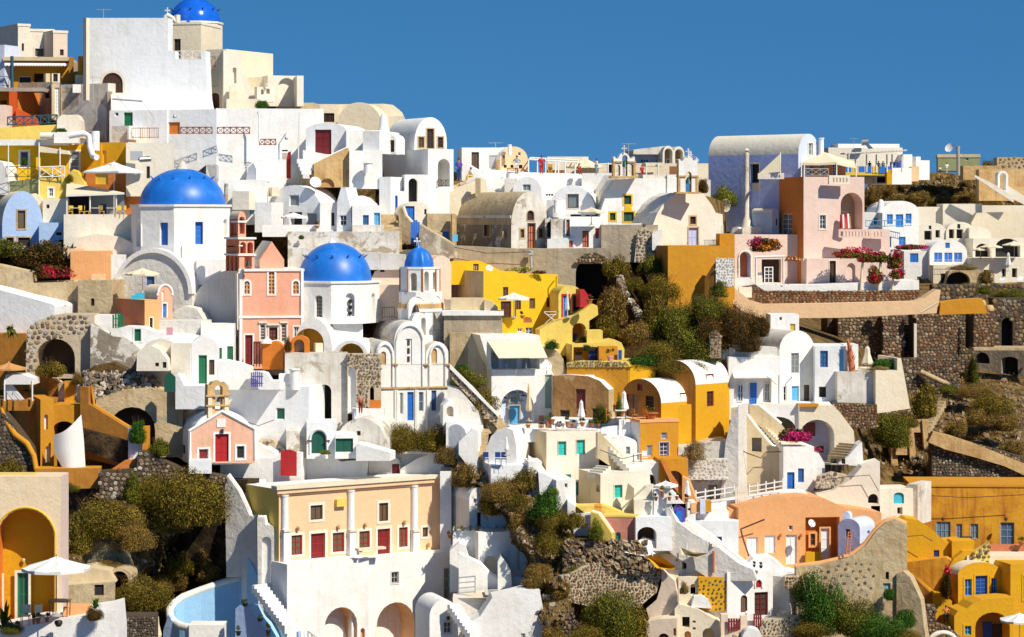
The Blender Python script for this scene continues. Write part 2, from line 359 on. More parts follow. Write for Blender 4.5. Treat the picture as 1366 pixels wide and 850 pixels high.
def outline(fc,pr,seg=18):
    if isinstance(pr,tuple):
        k,x0,y0,x1,y1=pr[:5];xm=(x0+x1)/2;u0=fc.hit(x0,y0)[0];u1=fc.hit(x1,y0)[0];vb=fc.hit(xm,y1)[1];vt=fc.hit(xm,y0)[1]
        if k=='R':return[(u0,vb),(u1,vb),(u1,vt),(u0,vt)]
        vs=fc.hit(xm,pr[5])[1];hw=(u1-u0)/2;c=(u0+u1)/2;hwr=hw*(pr[6]if len(pr)>6 else 1.0)
        arc=[(c+hwr*math.cos(math.pi*i/seg),vs+(vt-vs)*math.sin(math.pi*i/seg))for i in range(seg+1)]
        if hwr<hw-1e-6:arc=[(u1,vs)]+arc+[(u0,vs)]
        return[(u0,vb),(u1,vb)]+arc
    if isinstance(pr,list):return[fc.hit(x,y)for x,y in pr]
def B(root,pr,Y=None,th=18,mat='white',D=None,xl=None,op=(),so=(),roof=None,name='wall',cor=None,side=None,drop=0.0,wob=0.0,back=None,cap=None,label=None,smooth=True,fr=None,fcx=None):
    """a building volume: an upright outline on a plane turned by th degrees, pushed back by D metres"""
    if isinstance(pr,tuple):x0,yb=pr[1],pr[4]
    else:x0=min(p[0]for p in pr);yb=max(p[1]for p in pr)
    if Y is None:Y=Yb(x0,yb)
    if th<0: # anchor the near (right) corner
        x1=pr[3]if isinstance(pr,tuple)else max(p[0]for p in pr);fc=face(x1,Y,th)
    else:fc=face(x0,Y,th)
    if fcx:fc=fcx
    L=outline(fc,pr)
    us=[p[0]for p in L];vs=[p[1]for p in L];ua,ub,vb=min(us),max(us),min(vs)
    if drop:
        L=[(a,b-drop)if b<vb+0.02 else(a,b)for a,b in L];
    vb0=vb;vb=vb-drop
 # side plane
    if th>=0:sf=Fc(fc.w(ua,0,0),fc.n);cu=ua
    else:sf=Fc(fc.w(ub,0,0),-fc.n);cu=ub
    if xl is not None:D=abs(sf.hit(xl,HY)[0])
    if D is None:D=6.0
    mb=MB();fh,bh=[],[]
    for sp in op:
        Lh,st=put(fc,sp,root,vb0);fh.append((Lh,st))
    sh=[]
    for sp in so:
        Lh,st=put(sf,sp,root,vb0);sh.append((Lh,st))
    fm=fr or mat
    mb.tess(fc,L,[h for h,s in fh],0,fm)
    mb.tess(fc,L,[h for h,s in fh if s['thru']],-D,back or mat,flip=True)
    for h,s in fh:mb.band(fc,h,0,-D if s['thru']else-s['rd'],s.get('jm')or fm)
    for h,s in fh:
        if s['name']=='hole' and not s['thru']:mb.tess(fc,h,[],-s['rd'],s.get('jb')or fm)
    n=len(L);jumped=False
    tol=0.02
    for i in range(n):
        (a,b),(c,d)=L[i],L[(i+1)%n]
        if abs(a-c)<tol and abs(b-d)<1e-4:continue
        du,dv=c-a,d-b;nz=-du if True else 0 # outward normal of a CCW outline = (dv,-du)
        up=-du>0.05*abs(dv)and-du>0
        m_=(roof or mat)if(up and b>vb+0.05)else(side or mat)
        if sh and abs(a-cu)<tol and abs(c-cu)<tol and abs(dv)>0.3:
            lo,hi=min(b,d),max(b,d)
            if th>=0:so_l=[(-D,lo),(0,lo),(0,hi),(-D,hi)]
            else:so_l=[(0,lo),(D,lo),(D,hi),(0,hi)]
            inside=[h for h,s in sh if min(p[1]for p in h)>lo-.05 and max(p[1]for p in h)<hi+.05]
            mb.tess(sf,so_l,inside,0,m_)
            continue
        curved=n>12 and up
        mb.add([fc.w(a,b,0),fc.w(c,d,0),fc.w(c,d,-D),fc.w(a,b,-D)],[[3,2,1,0][::-1]if False else[0,3,2,1]],m_,smooth and curved)
    for h,s in sh:
        mb.band(sf,h,0,-s['rd'],side or mat)
        if s['name']=='hole':mb.tess(sf,h,[],-s['rd'],s.get('jb')or mat)
 # merge for smooth vaults
    o=mb.build(name,root,label=label)
    if len(L)>12:
        bm=bmesh.new();bm.from_mesh(o.data);bmesh.ops.remove_doubles(bm,verts=bm.verts,dist=0.002);bm.to_mesh(o.data);bm.free()
        o.data.set_sharp_from_angle(angle=rad(32))
    if cor: # cornice / parapet lip: (height, overhang, mat)
        h,ov,cm=cor;vt=max(p[1]for p in L);k=MB()
        c0=fc.w(ua-ov,0,ov);c1=fc.w(ub+ov,0,ov)
        f2=Fc(fc.w(0,0,0),fc.u)
        k.fbox(f2,ua-ov,vt-h,ub+ov,vt+0.02,-D-ov,ov,cm);k.build('cornice',root)
    if cap: # rounded coping along the sloping top
        r,cm=cap;k=MB();vm=(min(vs)+max(vs))/2
        top=[p for p in L if p[1]>vb+0.3];top.sort(key=lambda p:p[0])
        k.tube([fc.w(a,b,-D/2)for a,b in top],r,cm,n=8);k.build('coping',root)
    return dict(f=fc,s=sf,D=D,L=L,o=o,vb=vb,root=root)
sty('hole','hole',rd=2.0);sty('thru','hole',thru=True,arch=1)
 # ------------------------------------------------------------------ window and door kinds
sty('w');sty('wd',fm='pbrown',pm='glass');sty('ws',fm='pwhite',sur='creamlt',nx=2,ny=2);sty('wb',fm='pblue',pm='pbluedk',nx=2,ny=1)
sty('wdk',fm='pbrown',pm='dark',nx=2,ny=3);sty('wred',fm='pred',pm='glasswarm',nx=2,ny=3,sur='creamlt');sty('wbrn',fm='pbrown',pm='glasswarm',nx=2,ny=1,sur='creamlt')
sty('sm',fm='pbrown',pm='dark',nx=1,ny=1,fw=0.05);sty('smw',fm='pwhite',pm='dark',nx=1,ny=1,fw=0.06)
sty('wblue',fm='pblue',pm='glassblue',nx=2,ny=2);sty('wgrey',fm='pbluegrey',pm='glassgrey',nx=2,ny=2)
def door(key,fm,pm=None,**kw):sty(key,'door',fm=fm,pm=pm or fm,nx=kw.pop('nx',2),ny=kw.pop('ny',3),pn='panel',solid=True,fw=0.09,rd=kw.pop('rd',0.2),**kw)
for k,c in(('blue','pblue'),('bluelt','pbluelt'),('green','pgreen'),('greendk','pgreendk'),('teal','pteal'),('red','pred'),('maroon','pmaroon'),('brown','pbrown'),
             ('white','pwhite'),('grey','pgrey'),('lilac','plilac'),('orange','porange'),('bluedk','pbluedk'),('sage','psage'),('wood','pwood'),('bg','pbluegrey')):
    door('d'+k,c)
    sty('s'+k,'shutter',fm=c,pm=c,nx=2,ny=7,pn='slats',solid=True,fw=0.06)
    sty('g'+k,'door',fm=c,pm='glass',nx=2,ny=4,fw=0.09,rd=0.2)
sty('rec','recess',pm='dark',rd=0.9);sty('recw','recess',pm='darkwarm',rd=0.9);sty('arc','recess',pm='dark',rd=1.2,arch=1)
sty('nic','hole',rd=0.25,arch=1);sty('log','hole',rd=2.4,arch=1)
 # ------------------------------------------------------------------ round things
def pxr(px,Y):return px*Y/F
def dome(root,x,yb,r,h,Y,mat,n=40,pegs=0,pegmat=None,ribs=0,name='dome',pegh=0.45,rib_mat=None,rot=0.2):
    R_=pxr(r,Y);H=pxr(h,Y);c=P(x,yb,Y);mb=MB();k=16
    prof=[(R_*1.0,-0.04)]+[(R_*math.cos(math.pi/2*i/k),H*math.sin(math.pi/2*i/k))for i in range(k)]+[(0.001,H)]
    if ribs:
        pts=[];N=ribs*8
        for rr,hh in prof:
            for j in range(N):
                t=2*math.pi*j/N+rot;f=0.90+0.10*abs(math.cos((j/8.0%1.0)*math.pi))**3 if True else 1
                pts.append(c+Vector((rr*f*math.cos(t),rr*f*math.sin(t),hh)))
        fs=[[i*N+j,i*N+(j+1)%N,(i+1)*N+(j+1)%N,(i+1)*N+j]for i in range(len(prof)-1)for j in range(N)]
        mb.add(pts,fs,mat,True)
    else:mb.lathe(c,prof,mat,n=n)
    o=mb.build(name,root)
    if pegs:
        a=math.asin(min(0.95,pegh));pr_,ph=R_*math.cos(a),H*math.sin(a)
        for j in range(pegs):
            t=2*math.pi*(j+0.5)/pegs+rot;d=Vector((math.cos(t)*math.cos(a),math.sin(t)*math.cos(a),math.sin(a)))
            p=c+Vector((pr_*math.cos(t),pr_*math.sin(t),ph));q=MB();q.tube([p-d*0.1,p+d*0.38],0.10,pegmat or mat,n=6,r2=0.03);q.build('peg',o)
    return o
def drum(root,x,yt,yb,r,Y,mat,n=8,rot=None,op=(),lip=0.12,name='drum',back_op=False):
    R_=pxr(r,Y);c=P(x,yb,Y);zt,zb=P(x,yt,Y).z,c.z;rot=math.pi/n if rot is None else rad(rot)
    cs=[Vector((c.x+R_*math.cos(rot+2*math.pi*i/n),c.y+R_*math.sin(rot+2*math.pi*i/n),0))for i in range(n)]
    mb=MB()
    for i in range(n):
        a,b=cs[i],cs[(i+1)%n];u=(b-a).normalized();fc=Fc(a,u);w_=(b-a).length;holes=[]
        if fc.n.y<0.1:
            for sp in op:
                cx=(sp[1]+sp[3])/2;h=fc.hit(cx,sp[2])
                if 0<h[0]<w_:
                    L,st=put(fc,sp,root,-1e9);holes.append(L);mb.band(fc,L,0,-st['rd'],mat)
                    if st['name']=='hole':mb.tess(fc,L,[],-st['rd'],st.get('jb')or mat)
        mb.tess(fc,[(0,zb),(w_,zb),(w_,zt),(0,zt)],holes,0,mat)
    mb.poly([Vector((p.x,p.y,zt))for p in cs],mat)
    o=mb.build(name,root)
    if lip:
        q=MB();k=MB();pts=[Vector((c.x+(p.x-c.x)*1.035,c.y+(p.y-c.y)*1.035,0))for p in cs]
        b=[Vector((p.x,p.y,zt-lip))for p in pts];t=[Vector((p.x,p.y,zt+0.06))for p in pts]
        q.add(b+t,[[i,(i+1)%n,n+(i+1)%n,n+i]for i in range(n)]+[list(range(n,2*n))]+[list(range(n))[::-1]],mat);q.build('rim',root)
    return o
def cross(root,x,yb,h,Y,mat='whitecool',name='cross'):
    H=pxr(h,Y);c=P(x,yb,Y);m=MB();t=H*0.12
    m.box(c+Vector((0,0,H/2)),t,t,H,mat);m.box(c+Vector((0,0,H*0.66)),H*0.6,t*.9,t,mat)
    for dx,dz in((-.3,.66),(.3,.66),(0,1.0)):m.box(c+Vector((dx*H,0,dz*H)),t*1.7,t*1.2,t*1.7,mat)
    return m.build(name,root)
def chimney(root,x,yt,yb,r,Y=None,mat='white',name='chimney',kind=0):
    Y=Y or Yb(x,yb)+1;c=P(x,yb,Y);H=pxr(yb-yt,Y);R_=pxr(r,Y);m=MB()
    if kind==0:pr=[(R_,0),(R_*.95,H*.72),(R_*.7,H*.74),(R_*.7,H*.86),(R_*1.05,H*.88),(R_*.9,H*.95),(0.001,H)]
    elif kind==1:pr=[(R_*1.9,0),(R_*1.2,H*.35),(R_*.9,H*.85),(R_*.6,H*.97),(0.001,H)]
    elif kind==2:pr=[(R_*1.0,0),(R_,H*.93),(R_*1.25,H*.94),(R_*1.2,H),(0.001,H)]
    else:pr=[(R_*2.2,0),(R_*1.9,H*0.10),(R_*1.05,H*0.16),(R_,H*.88),(R_*1.1,H*.89),(R_*1.1,H*.93),(R_*.6,H*.935),(R_*.6,H*.96),(R_*1.3,H*.965),(0.001,H)]
    m.lathe(c,pr,mat,n=12);return m.build(name,root,sharp=40)
def boxp(root,x0,y0,x1,y1,Y,D,mat,name='block',th=0,**kw):
    return B(root,R(x0,y0,x1,y1),Y=Y,th=th,mat=mat,D=D,name=name,**kw)
def rail(root,pts,h=0.95,mat='iron',kind='x',Y=None,name='railing',step=0.9,Ys=None,r=0.025):
    """metal railing along picture points that follow the floor line"""
    W_=[]
    for i,p in enumerate(pts):W_.append(P(p[0],p[1],p[2]if len(p)>2 else(Y or Yb(p[0],p[1]))))
    m=MB();up=Vector((0,0,h))
    for a,b in zip(W_,W_[1:]):
        L=(b-a).length;k=max(1,round(L/step));m.tube([a+up,b+up],r*1.2,mat,n=4)
        m.tube([a+up*.12,b+up*.12],r,mat,n=4)
        for i in range(k+1):
            p=a.lerp(b,i/k);m.tube([p,p+up],r*1.1,mat,n=4)
        if kind=='h':
            for q in(.4,.7):m.tube([a+up*q,b+up*q],r,mat,n=4)
        else:
            for i in range(k):
                p,q=a.lerp(b,i/k),a.lerp(b,(i+1)/k)
                if kind=='x':m.tube([p+up*.14,q+up*.97],r*.8,mat,n=4);m.tube([q+up*.14,p+up*.97],r*.8,mat,n=4)
                else:
                    for j in range(1,5):s_=p.lerp(q,j/5);m.tube([s_+up*.12,s_+up],r*.7,mat,n=3)
    return m.build(name,root)
def fence_pick(root,fc,x0,y0,x1,y1,mat,n=5,gap=0.45,name='gate',pickn='picket',top=0.0):
    """a gate of separate upright boards"""
    u0,v1=fc.hit(x0,y0);u1,v0=fc.hit(x1,y1);w_=(u1-u0)/n
    for i in range(n):
        m=MB();t=top*math.sin(math.pi*(i+.5)/n);m.fbox(fc,u0+i*w_,v0,u0+i*w_+w_*(1-gap),v1+t,0,0.04,mat);m.build(pickn,root)
    m=MB()
    for q in(.25,.75):m.fbox(fc,u0,lerp(v0,v1,q)-.04,u1,lerp(v0,v1,q)+.04,-.04,-.001,mat)
    m.build('crossbar',root)
def steps(root,a,b,n,wid,mat='white',dirx=None,name='step',side=1):
    """a flight of n separate steps from picture point a=(x,y,Y) (low) to b (high); wid metres wide"""
    A,Bv=P(*a),P(*b);d=Bv-A;rise=d.z/n;run=Vector((d.x,d.y,0));t=run.normalized();nrm=Vector((-t.y,t.x,0))*side
    for i in range(n):
        m=MB();p=A+run*(i/n);q=A+run*((i+1)/n);z0,z1=A.z+rise*(i-1.6),A.z+rise*(i+1)-random.uniform(0,.02)
        c=[p,q,q+nrm*wid,p+nrm*wid]
        pts=[Vector((v.x,v.y,z))for z in(z0,z1)for v in c]
        fs=[[0,3,2,1],[4,5,6,7],[0,1,5,4],[1,2,6,5],[2,3,7,6],[3,0,4,7]]
        if side<0:fs=[f[::-1]for f in fs]
        m.add(pts,fs,mat);m.build(name,root)
def ramp_wall(root,pts,Y,D,mat,th=0,name='wall',cap=None,**kw):return B(root,pts,Y=Y,th=th,mat=mat,D=D,name=name,cap=cap,**kw)
 # ------------------------------------------------------------------ small things
def canopy(m,c,R_,h,mat,n=8,val=0.16,rot=0.3,sag=0.06):
    pts=[];ring=[c+Vector((R_*math.cos(rot+2*math.pi*j/n),R_*math.sin(rot+2*math.pi*j/n),0))for j in range(n)]
    top=c+Vector((0,0,h))
    for j in range(n):
        a,b=ring[j],ring[(j+1)%n];mid=(a+b)/2+Vector((0,0,-sag));ma,mb_=a.lerp(top,.5),b.lerp(top,.5);mm=mid.lerp(top,.5)-Vector((0,0,sag*.5))
        m.add([a,mid,b,ma,mm,mb_,top],[[0,1,4,3],[1,2,5,4],[3,4,6],[4,5,6]],mat,False)
        dz=Vector((0,0,-val));m.add([a,mid,b,b+dz,mid+dz*.7,a+dz],[[0,5,4,1],[1,4,3,2]],mat)
def umbrella(label,x,yt,w,yb,Y=None,mat='cloth',group=None,open_=True,hgt=None,pole='pwhite',tilt=0,n=8):
    Y=Y or Yb(x,yb);root=T('parasol',label,'parasol',x,yb,Y,group);c=P(x,yb,Y);top=P(x,yt,Y);H=top.z-c.z
    if open_:
        R_=pxr(w/2,Y)*1.04;ch=R_*0.34;m=MB();canopy(m,c+Vector((0,0,H-ch)),R_,ch*.85,mat,n=n)
        o=m.build('canopy',root);q=MB();canopy(q,c+Vector((0,0,H-ch*.28)),R_*.2,ch*.2,mat,n=8,val=.04);q.build('vent_cap',o)
        r=MB();
        for j in range(n):
            t=.3+2*math.pi*j/n;r.tube([c+Vector((0,0,H-ch*.25)),c+Vector((R_*.97*math.cos(t),R_*.97*math.sin(t),H-ch-.03))],.015,pole,n=3)
        r.build('ribs',root)
    else:
        R_=pxr(w/2,Y);m=MB();N=12
        prof=[(.35,.26),(.95,.30),(1.0,.36),(.62,.62),(.5,.72),(.42,.92),(.1,1.0)]
        pts=[c+Vector((R_*r*(1+.22*(j%2))*math.cos(2*math.pi*j/N),R_*r*(1+.22*(j%2))*math.sin(2*math.pi*j/N),H*h))for r,h in prof for j in range(N)]
        m.add(pts,[[i*N+j,i*N+(j+1)%N,(i+1)*N+(j+1)%N,(i+1)*N+j]for i in range(len(prof)-1)for j in range(N)],mat);m.build('canopy',root)
    p=MB();p.tube([c,c+Vector((0,0,H+.05))],.03,pole,n=6);p.build('pole',root)
    b=MB();b.lathe(c,[(.28,0),(.28,.06),(.08,.1),(.06,.25),(.001,.25)],'concrete',n=10);b.build('base',root)
    return root
def person(label,x,yb,h,Y,shirt,pants,hair='hair',face_a=0,pose='stand',sleeve=True,group=None,pl=1.0):
    """h: height of the figure in picture pixels. One continuous body, clothes and hair as its children"""
    root=T('person',label,'person',x,yb,Y,group);s=pxr(h,Y)/(1.72 if pose!='sit' else 1.25)
    sit=pose=='sit';arms=pose
    V_={};E=[];RR={}
    def j(k,p,r,par=None):
        V_[k]=Vector(p);RR[k]=r
        if par:E.append((par,k))
    hz=0.48 if sit else 0.93
    j('hip',(0,0,hz),.13);j('bel',(0,.01,hz+.17),.115,'hip');j('che',(0,.0,hz+.38),.135,'bel');j('nek',(0,-.01,hz+.55),.055,'che');j('hed',(0,-.02,hz+.66),.085,'nek');j('top',(0,-.01,hz+.76),.075,'hed')
    for sg,n_ in((-1,'l'),(1,'r')):
        j('hj'+n_,(.09*sg,0,hz-.02),.09,'hip')
        if sit:j('kn'+n_,(.12*sg,-.42,hz+.04),.06,'hj'+n_);j('an'+n_,(.12*sg,-.5,.08),.04,'kn'+n_);j('to'+n_,(.12*sg,-.66,.03),.03,'an'+n_)
        else:
            st_=.10*sg if pose=='walk' else 0
            j('kn'+n_,(.10*sg,-.02+st_,.49),.06,'hj'+n_);j('an'+n_,(.11*sg,.02+st_*1.8,.08),.04,'kn'+n_);j('to'+n_,(.12*sg,-.13+st_*1.8,.035),.032,'an'+n_)
        j('sh'+n_,(.19*sg,0,hz+.47),.06,'che')
        if pose=='photo':el,ha=(.27*sg,-.12,hz+.27),(.08*sg,-.30,hz+.52)
        elif pose=='hips':el,ha=(.36*sg,.04,hz+.26),(.20*sg,-.05,hz+.08)
        elif sit:el,ha=(.24*sg,-.08,hz+.20),(.14*sg,-.30,hz+.12)
        else:el,ha=(.25*sg,.02,hz+.19),(.27*sg,-.06,hz-.06)
        j('el'+n_,el,.042,'sh'+n_);j('ha'+n_,ha,.03,'el'+n_);e=(Vector(ha)-Vector(el)).normalized();j('fi'+n_,tuple(Vector(ha)+e*.14),.022,'ha'+n_)
    rot=Matrix.Rotation(rad(face_a),3,'Z')
    def skin(keys,name,mat,grow=1.0,parent=None,add=0.0):
        ks=[k for k in V_ if k in keys];me=bpy.data.meshes.new(name)
        me.from_pydata([tuple(rot@(V_[k]*s))for k in ks],[(ks.index(a),ks.index(b))for a,b in E if a in ks and b in ks],[])
        o=bpy.data.objects.new(name,me);COL.objects.link(o)
        o.parent=parent or root
        md=o.modifiers.new('skin','SKIN')
        for i,k in enumerate(ks):
            r=(RR[k]*grow+add)*s;me.skin_vertices[0].data[i].radius=(r,r)
        me.skin_vertices[0].data[0].use_root=True
        md.use_smooth_shade=True;sd=o.modifiers.new('sub','SUBSURF');sd.levels=1;sd.render_levels=1
        me.materials.append(MATS[mat]);return o
    b=skin(set(V_),'body','skin')
    tk={'hip','bel','che'}|({'shl','shr','ell','elr'}if sleeve else{'shl','shr'});skin(tk,'shirt',shirt,1.12,b,.018)
    pk={'hip','hjl','hjr','knl','knr'}|({'anl','anr'}if pl>.9 else set());skin(pk,'trousers',pants,1.1,b,.014)
    m=MB();hc=origin(root)+rot@(Vector((0,.015,hz+.73))*s);m.lathe(hc,[(.06*s,-.10*s),(.105*s,-.03*s),(.10*s,.05*s),(.06*s,.10*s),(.001,.115*s)],hair,n=10);m.build('hair',b)
    m=MB();nc=origin(root)+rot@(Vector((0,-.115,hz+.67))*s);m.box(nc,.03*s,.05*s,.04*s,'skin');m.build('nose',b)
    return root
def leaf_cloud(m,c,rx,ry,rz,n,size,mat,hollow=.45,flat=0.0,up=0.0,blobs=9,seed=None):
    """many small leaf quads grouped in clumps through an ellipsoid"""
    rs=np.random.RandomState(seed if seed is not None else random.randrange(10**6))
    bl=rs.normal(size=(blobs,3));bl/=np.linalg.norm(bl,axis=1)[:,None];bl*=rs.uniform(.15,.80,(blobs,1));bl[:,2]=np.abs(bl[:,2])*.95-.12
    br=rs.uniform(.16,.46,blobs);k=rs.choice(blobs,n,p=br**2/(br**2).sum())
    d=rs.normal(size=(n,3));d/=np.linalg.norm(d,axis=1)[:,None];rr=rs.uniform(hollow,1.08,n)**.6
    p=bl[k]+d*(br[k]*rr)[:,None];p*=np.array([rx,ry,rz]);p[:,2]=np.maximum(p[:,2],-rz*.30+rs.uniform(0,.12,n)*rz)
    a=rs.normal(size=(n,3));a/=np.linalg.norm(a,axis=1)[:,None];nn=d+rs.normal(size=(n,3))*.55;b=np.cross(a,nn);b/=np.linalg.norm(b,axis=1)[:,None]+1e-9
    s_=size*rs.uniform(.6,1.35,(n,1));a=np.cross(nn/(np.linalg.norm(nn,axis=1)[:,None]+1e-9),b);cc=np.array(c)
    q=np.stack([p-a*s_,p+b*s_*.45,p+a*s_,p-b*s_*.45],1)+cc
    base=len(m.v);m.v+=[tuple(x)for x in q.reshape(-1,3)];kk=m.mi(mat)
    m.f+=[[base+4*i,base+4*i+1,base+4*i+2,base+4*i+3]for i in range(n)];m.m+=[kk]*n;m.sm+=[False]*n
BV={}
def bush_proto(mat,v,n=15000,size=.036,blobs=34,big=False):
    k=(mat,v,big)
    if big:n,size,blobs=36000,.022,60
    if k not in BV:
        m=MB();leaf_cloud(m,(0,0,.06),1,1,.9,n,size,mat,blobs=blobs,seed=100+v*7+len(mat))
        me=m.build('crown');t=MB();rs=random.Random(v)
        for i in range(14):
            a=rs.uniform(0,6.28);r=rs.uniform(.2,.6);t.tube([(0,0,-.25),(r*.5*math.cos(a),r*.5*math.sin(a),.2),(r*1.5*math.cos(a),r*1.5*math.sin(a),.8)],.02,'pbrown',n=4,r2=.004)
        te=t.build('stems');BV[k]=(me.data,te.data);bpy.data.objects.remove(me);bpy.data.objects.remove(te)
    return BV[k]
def bush(label,x,yc,w,h,Y=None,mat='scrub',v=None,group=None,name='bush',cat='bush',dy=0):
    """x,yc centre of the crown in the picture, w,h its size"""
    Y=Y or Yb(x,yc+h/2)+dy;v=random.randrange(4)if v is None else v;a,b=bush_proto(mat,v%2 if w>58 else v,big=w>58 or Y<130)
    root=T(name,label,cat,at=P(x,yc+h*.27,Y),group=group)
    rx=pxr(w/2,Y)/.98;rz=pxr(h,Y)/1.22
    for nm,d in(('crown',a),('stems',b)):
        o=bpy.data.objects.new(nm,d);COL.objects.link(o);o.parent=root
    root.scale=(rx,(rx+rz)/2*.9,rz);root.rotation_euler[2]=0
    return root
def pot_plant(label,x,yb,w,h,Y=None,pot='potclay',mat='green',group=None,flower=None,cat='potted plant'):
    Y=Y or Yb(x,yb);root=T('potted_plant',label,cat,x,yb,Y,group);c=P(x,yb,Y);R_=pxr(w/2,Y);H=pxr(h,Y)
    m=MB();ph=H*.42;m.lathe(c,[(R_*.45,0),(R_*.7,ph*.85),(R_*.8,ph*.85),(R_*.8,ph),(R_*.6,ph),(.001,ph*.95)],pot,n=12);m.build('pot',root,sharp=40)
    m=MB();leaf_cloud(m,tuple(c+Vector((0,0,ph+(H-ph)*.45))),R_*1.1,R_*1.1,(H-ph)*.62,130,.07,mat,blobs=5)
    m.build('foliage',root)
    if flower:m=MB();leaf_cloud(m,tuple(c+Vector((0,0,ph+(H-ph)*.6))),R_*1.1,R_*1.1,(H-ph)*.55,50,.07,flower,blobs=5);m.build('flowers',root)
    return root
def spiky(label,x,yb,w,h,Y=None,mat='agave',n=26,cat='plant',name='agave_plant',group=None,droop=.2):
    Y=Y or Yb(x,yb);root=T(name,label,cat,x,yb,Y,group);c=P(x,yb,Y);R_=pxr(w/2,Y);H=pxr(h,Y)
    for i in range(n):
        a=random.uniform(0,6.28);e=random.uniform(.15,1.35);L=random.uniform(.8,1.05);d=Vector((math.cos(a)*math.cos(e)*R_,math.sin(a)*math.cos(e)*R_,math.sin(e)*H))*L
        s_=Vector((-math.sin(a),math.cos(a),0))*(.07*R_+.02);md=c+d*.55+Vector((0,0,H*.08));tp=c+d-Vector((0,0,droop*math.cos(e)*H))
        m=MB();m.add([c-s_*.6,c+s_*.6,md+s_,tp,md-s_],[[0,1,2,4],[4,2,3]],mat);m.build('leaf',root)
    return root
def dish(label,x,y,r,Y,az=30,mat='pwhite',post=0.8,cat='satellite dish'):
    root=T('satellite_dish',label,cat,x,y,Y);c=P(x,y,Y);R_=pxr(r,Y);ax=Vector((math.sin(rad(az)),-math.cos(rad(az)),.5)).normalized()
    q=ax.to_track_quat('Z','Y').to_matrix();m=MB();n=20
    prof=[(.001,-.22),(.4,-.19),(.75,-.1),(1,.02)]
    pts=[c+q@(Vector((rr*math.cos(2*math.pi*j/n),rr*math.sin(2*math.pi*j/n),hh))*R_)for rr,hh in prof for j in range(n)]
    m.add(pts,[[i*n+j,i*n+(j+1)%n,(i+1)*n+(j+1)%n,(i+1)*n+j]for i in range(3)for j in range(n)],mat,True);m.build('reflector',root)
    m=MB();m.tube([c-q@Vector((0,R_*.9,0)),c+ax*R_*.9],.02,'pgrey',n=4);m.box(c+ax*R_*.9,.08,.08,.12,'pgrey');m.build('arm',root)
    m=MB();m.tube([c-ax*R_*.2,c-ax*R_*.3-Vector((0,0,post))],.03,'pgrey',n=5);m.build('post',root);return root
def antenna(label,x,yt,yb,Y=None,kind=0):
    Y=Y or Yb(x,yb)+3;root=T('aerial',label,'aerial',x,yb,Y);c=P(x,yb,Y);H=pxr(yb-yt,Y)
    m=MB();m.tube([c,c+Vector((0,0,H))],.03,'pgrey',n=4);m.build('mast',root)
    m=MB();a=c+Vector((-.6,0,H*.93));b=c+Vector((.7,.2,H*.93));m.tube([a,b],.02,'pgrey',n=3)
    for i in range(6):p=a.lerp(b,i/5);m.tube([p+Vector((-.05,-.25,0)),p+Vector((.05,.25,0))],.012,'pgrey',n=3)
    m.build('dipoles',root);return root
 # ------------------------------------------------------------------ masonry that stands proud of its mortar
def inpoly(x,y,poly):
    c=False;n=len(poly)
    for i in range(n):
        (a,b),(d,e)=poly[i],poly[(i+1)%n]
        if(b>y)!=(e>y)and x<(d-a)*(y-b)/(e-b)+a:c=not c
    return c
def stones(m,fc,L,size,mats,gap=.10,w0=-.02,proud=.07,holes=(),jit=.32,course=False):
    us=[p[0]for p in L];vs=[p[1]for p in L];v=min(vs)+size*.5;row=0
    while v<max(vs):
        u=min(us)+size*random.uniform(-.3,.8)
        while u<max(us):
            s_=size*random.uniform(.75,1.25)*(1.25 if course else 1)
            cu,cv=u,v+random.uniform(-.25,.25)*size*(.3 if course else 1)
            if inpoly(cu,cv,L)and not any(inpoly(cu,cv,h)for h in holes):
                k=random.choice((5,6,6,7));a0=random.uniform(0,6.28);h=s_*.60*(1-gap);hv=h*(.72 if course else.9)
                rim=[(cu+h*math.cos(a0+6.283*i/k)*random.uniform(1-jit,1.08),cv+hv*math.sin(a0+6.283*i/k)*random.uniform(1-jit,1.08))for i in range(k)]
                w1=proud*random.uniform(.5,1.2);pts=[fc.w(a,b,w0)for a,b in rim]+[fc.w(cu+(a-cu)*.62,cv+(b-cv)*.62,w1)for a,b in rim]
                m.add(pts,[[i,(i+1)%k,k+(i+1)%k,k+i]for i in range(k)]+[list(range(k,2*k))],random.choice(mats))
            u+=s_*1.0
        v+=size*(.72 if course else.86);row+=1
def stonewall(label,pr,Y=None,th=0,D=.6,size=.30,mort='mortar',mats=('stonesmix',),name='stone_wall',cat='stone wall',holes=(),root=None,course=False,gap=.10,proud=.07,**kw):
    x0=pr[1]if isinstance(pr,tuple)else min(p[0]for p in pr);yb=pr[4]if isinstance(pr,tuple)else max(p[1]for p in pr)
    if root is None:root=T(name,label,cat,x0,yb,Y)
    b=B(root,pr,Y=Y,th=th,D=D,mat=mort,name='masonry',**kw);m=MB();stones(m,b['f'],b['L'],size,mats,holes=[[b['f'].hit(*q)for q in h]for h in holes],course=course,gap=gap,proud=proud)
    m.build('stones',root,kind='stuff');return b
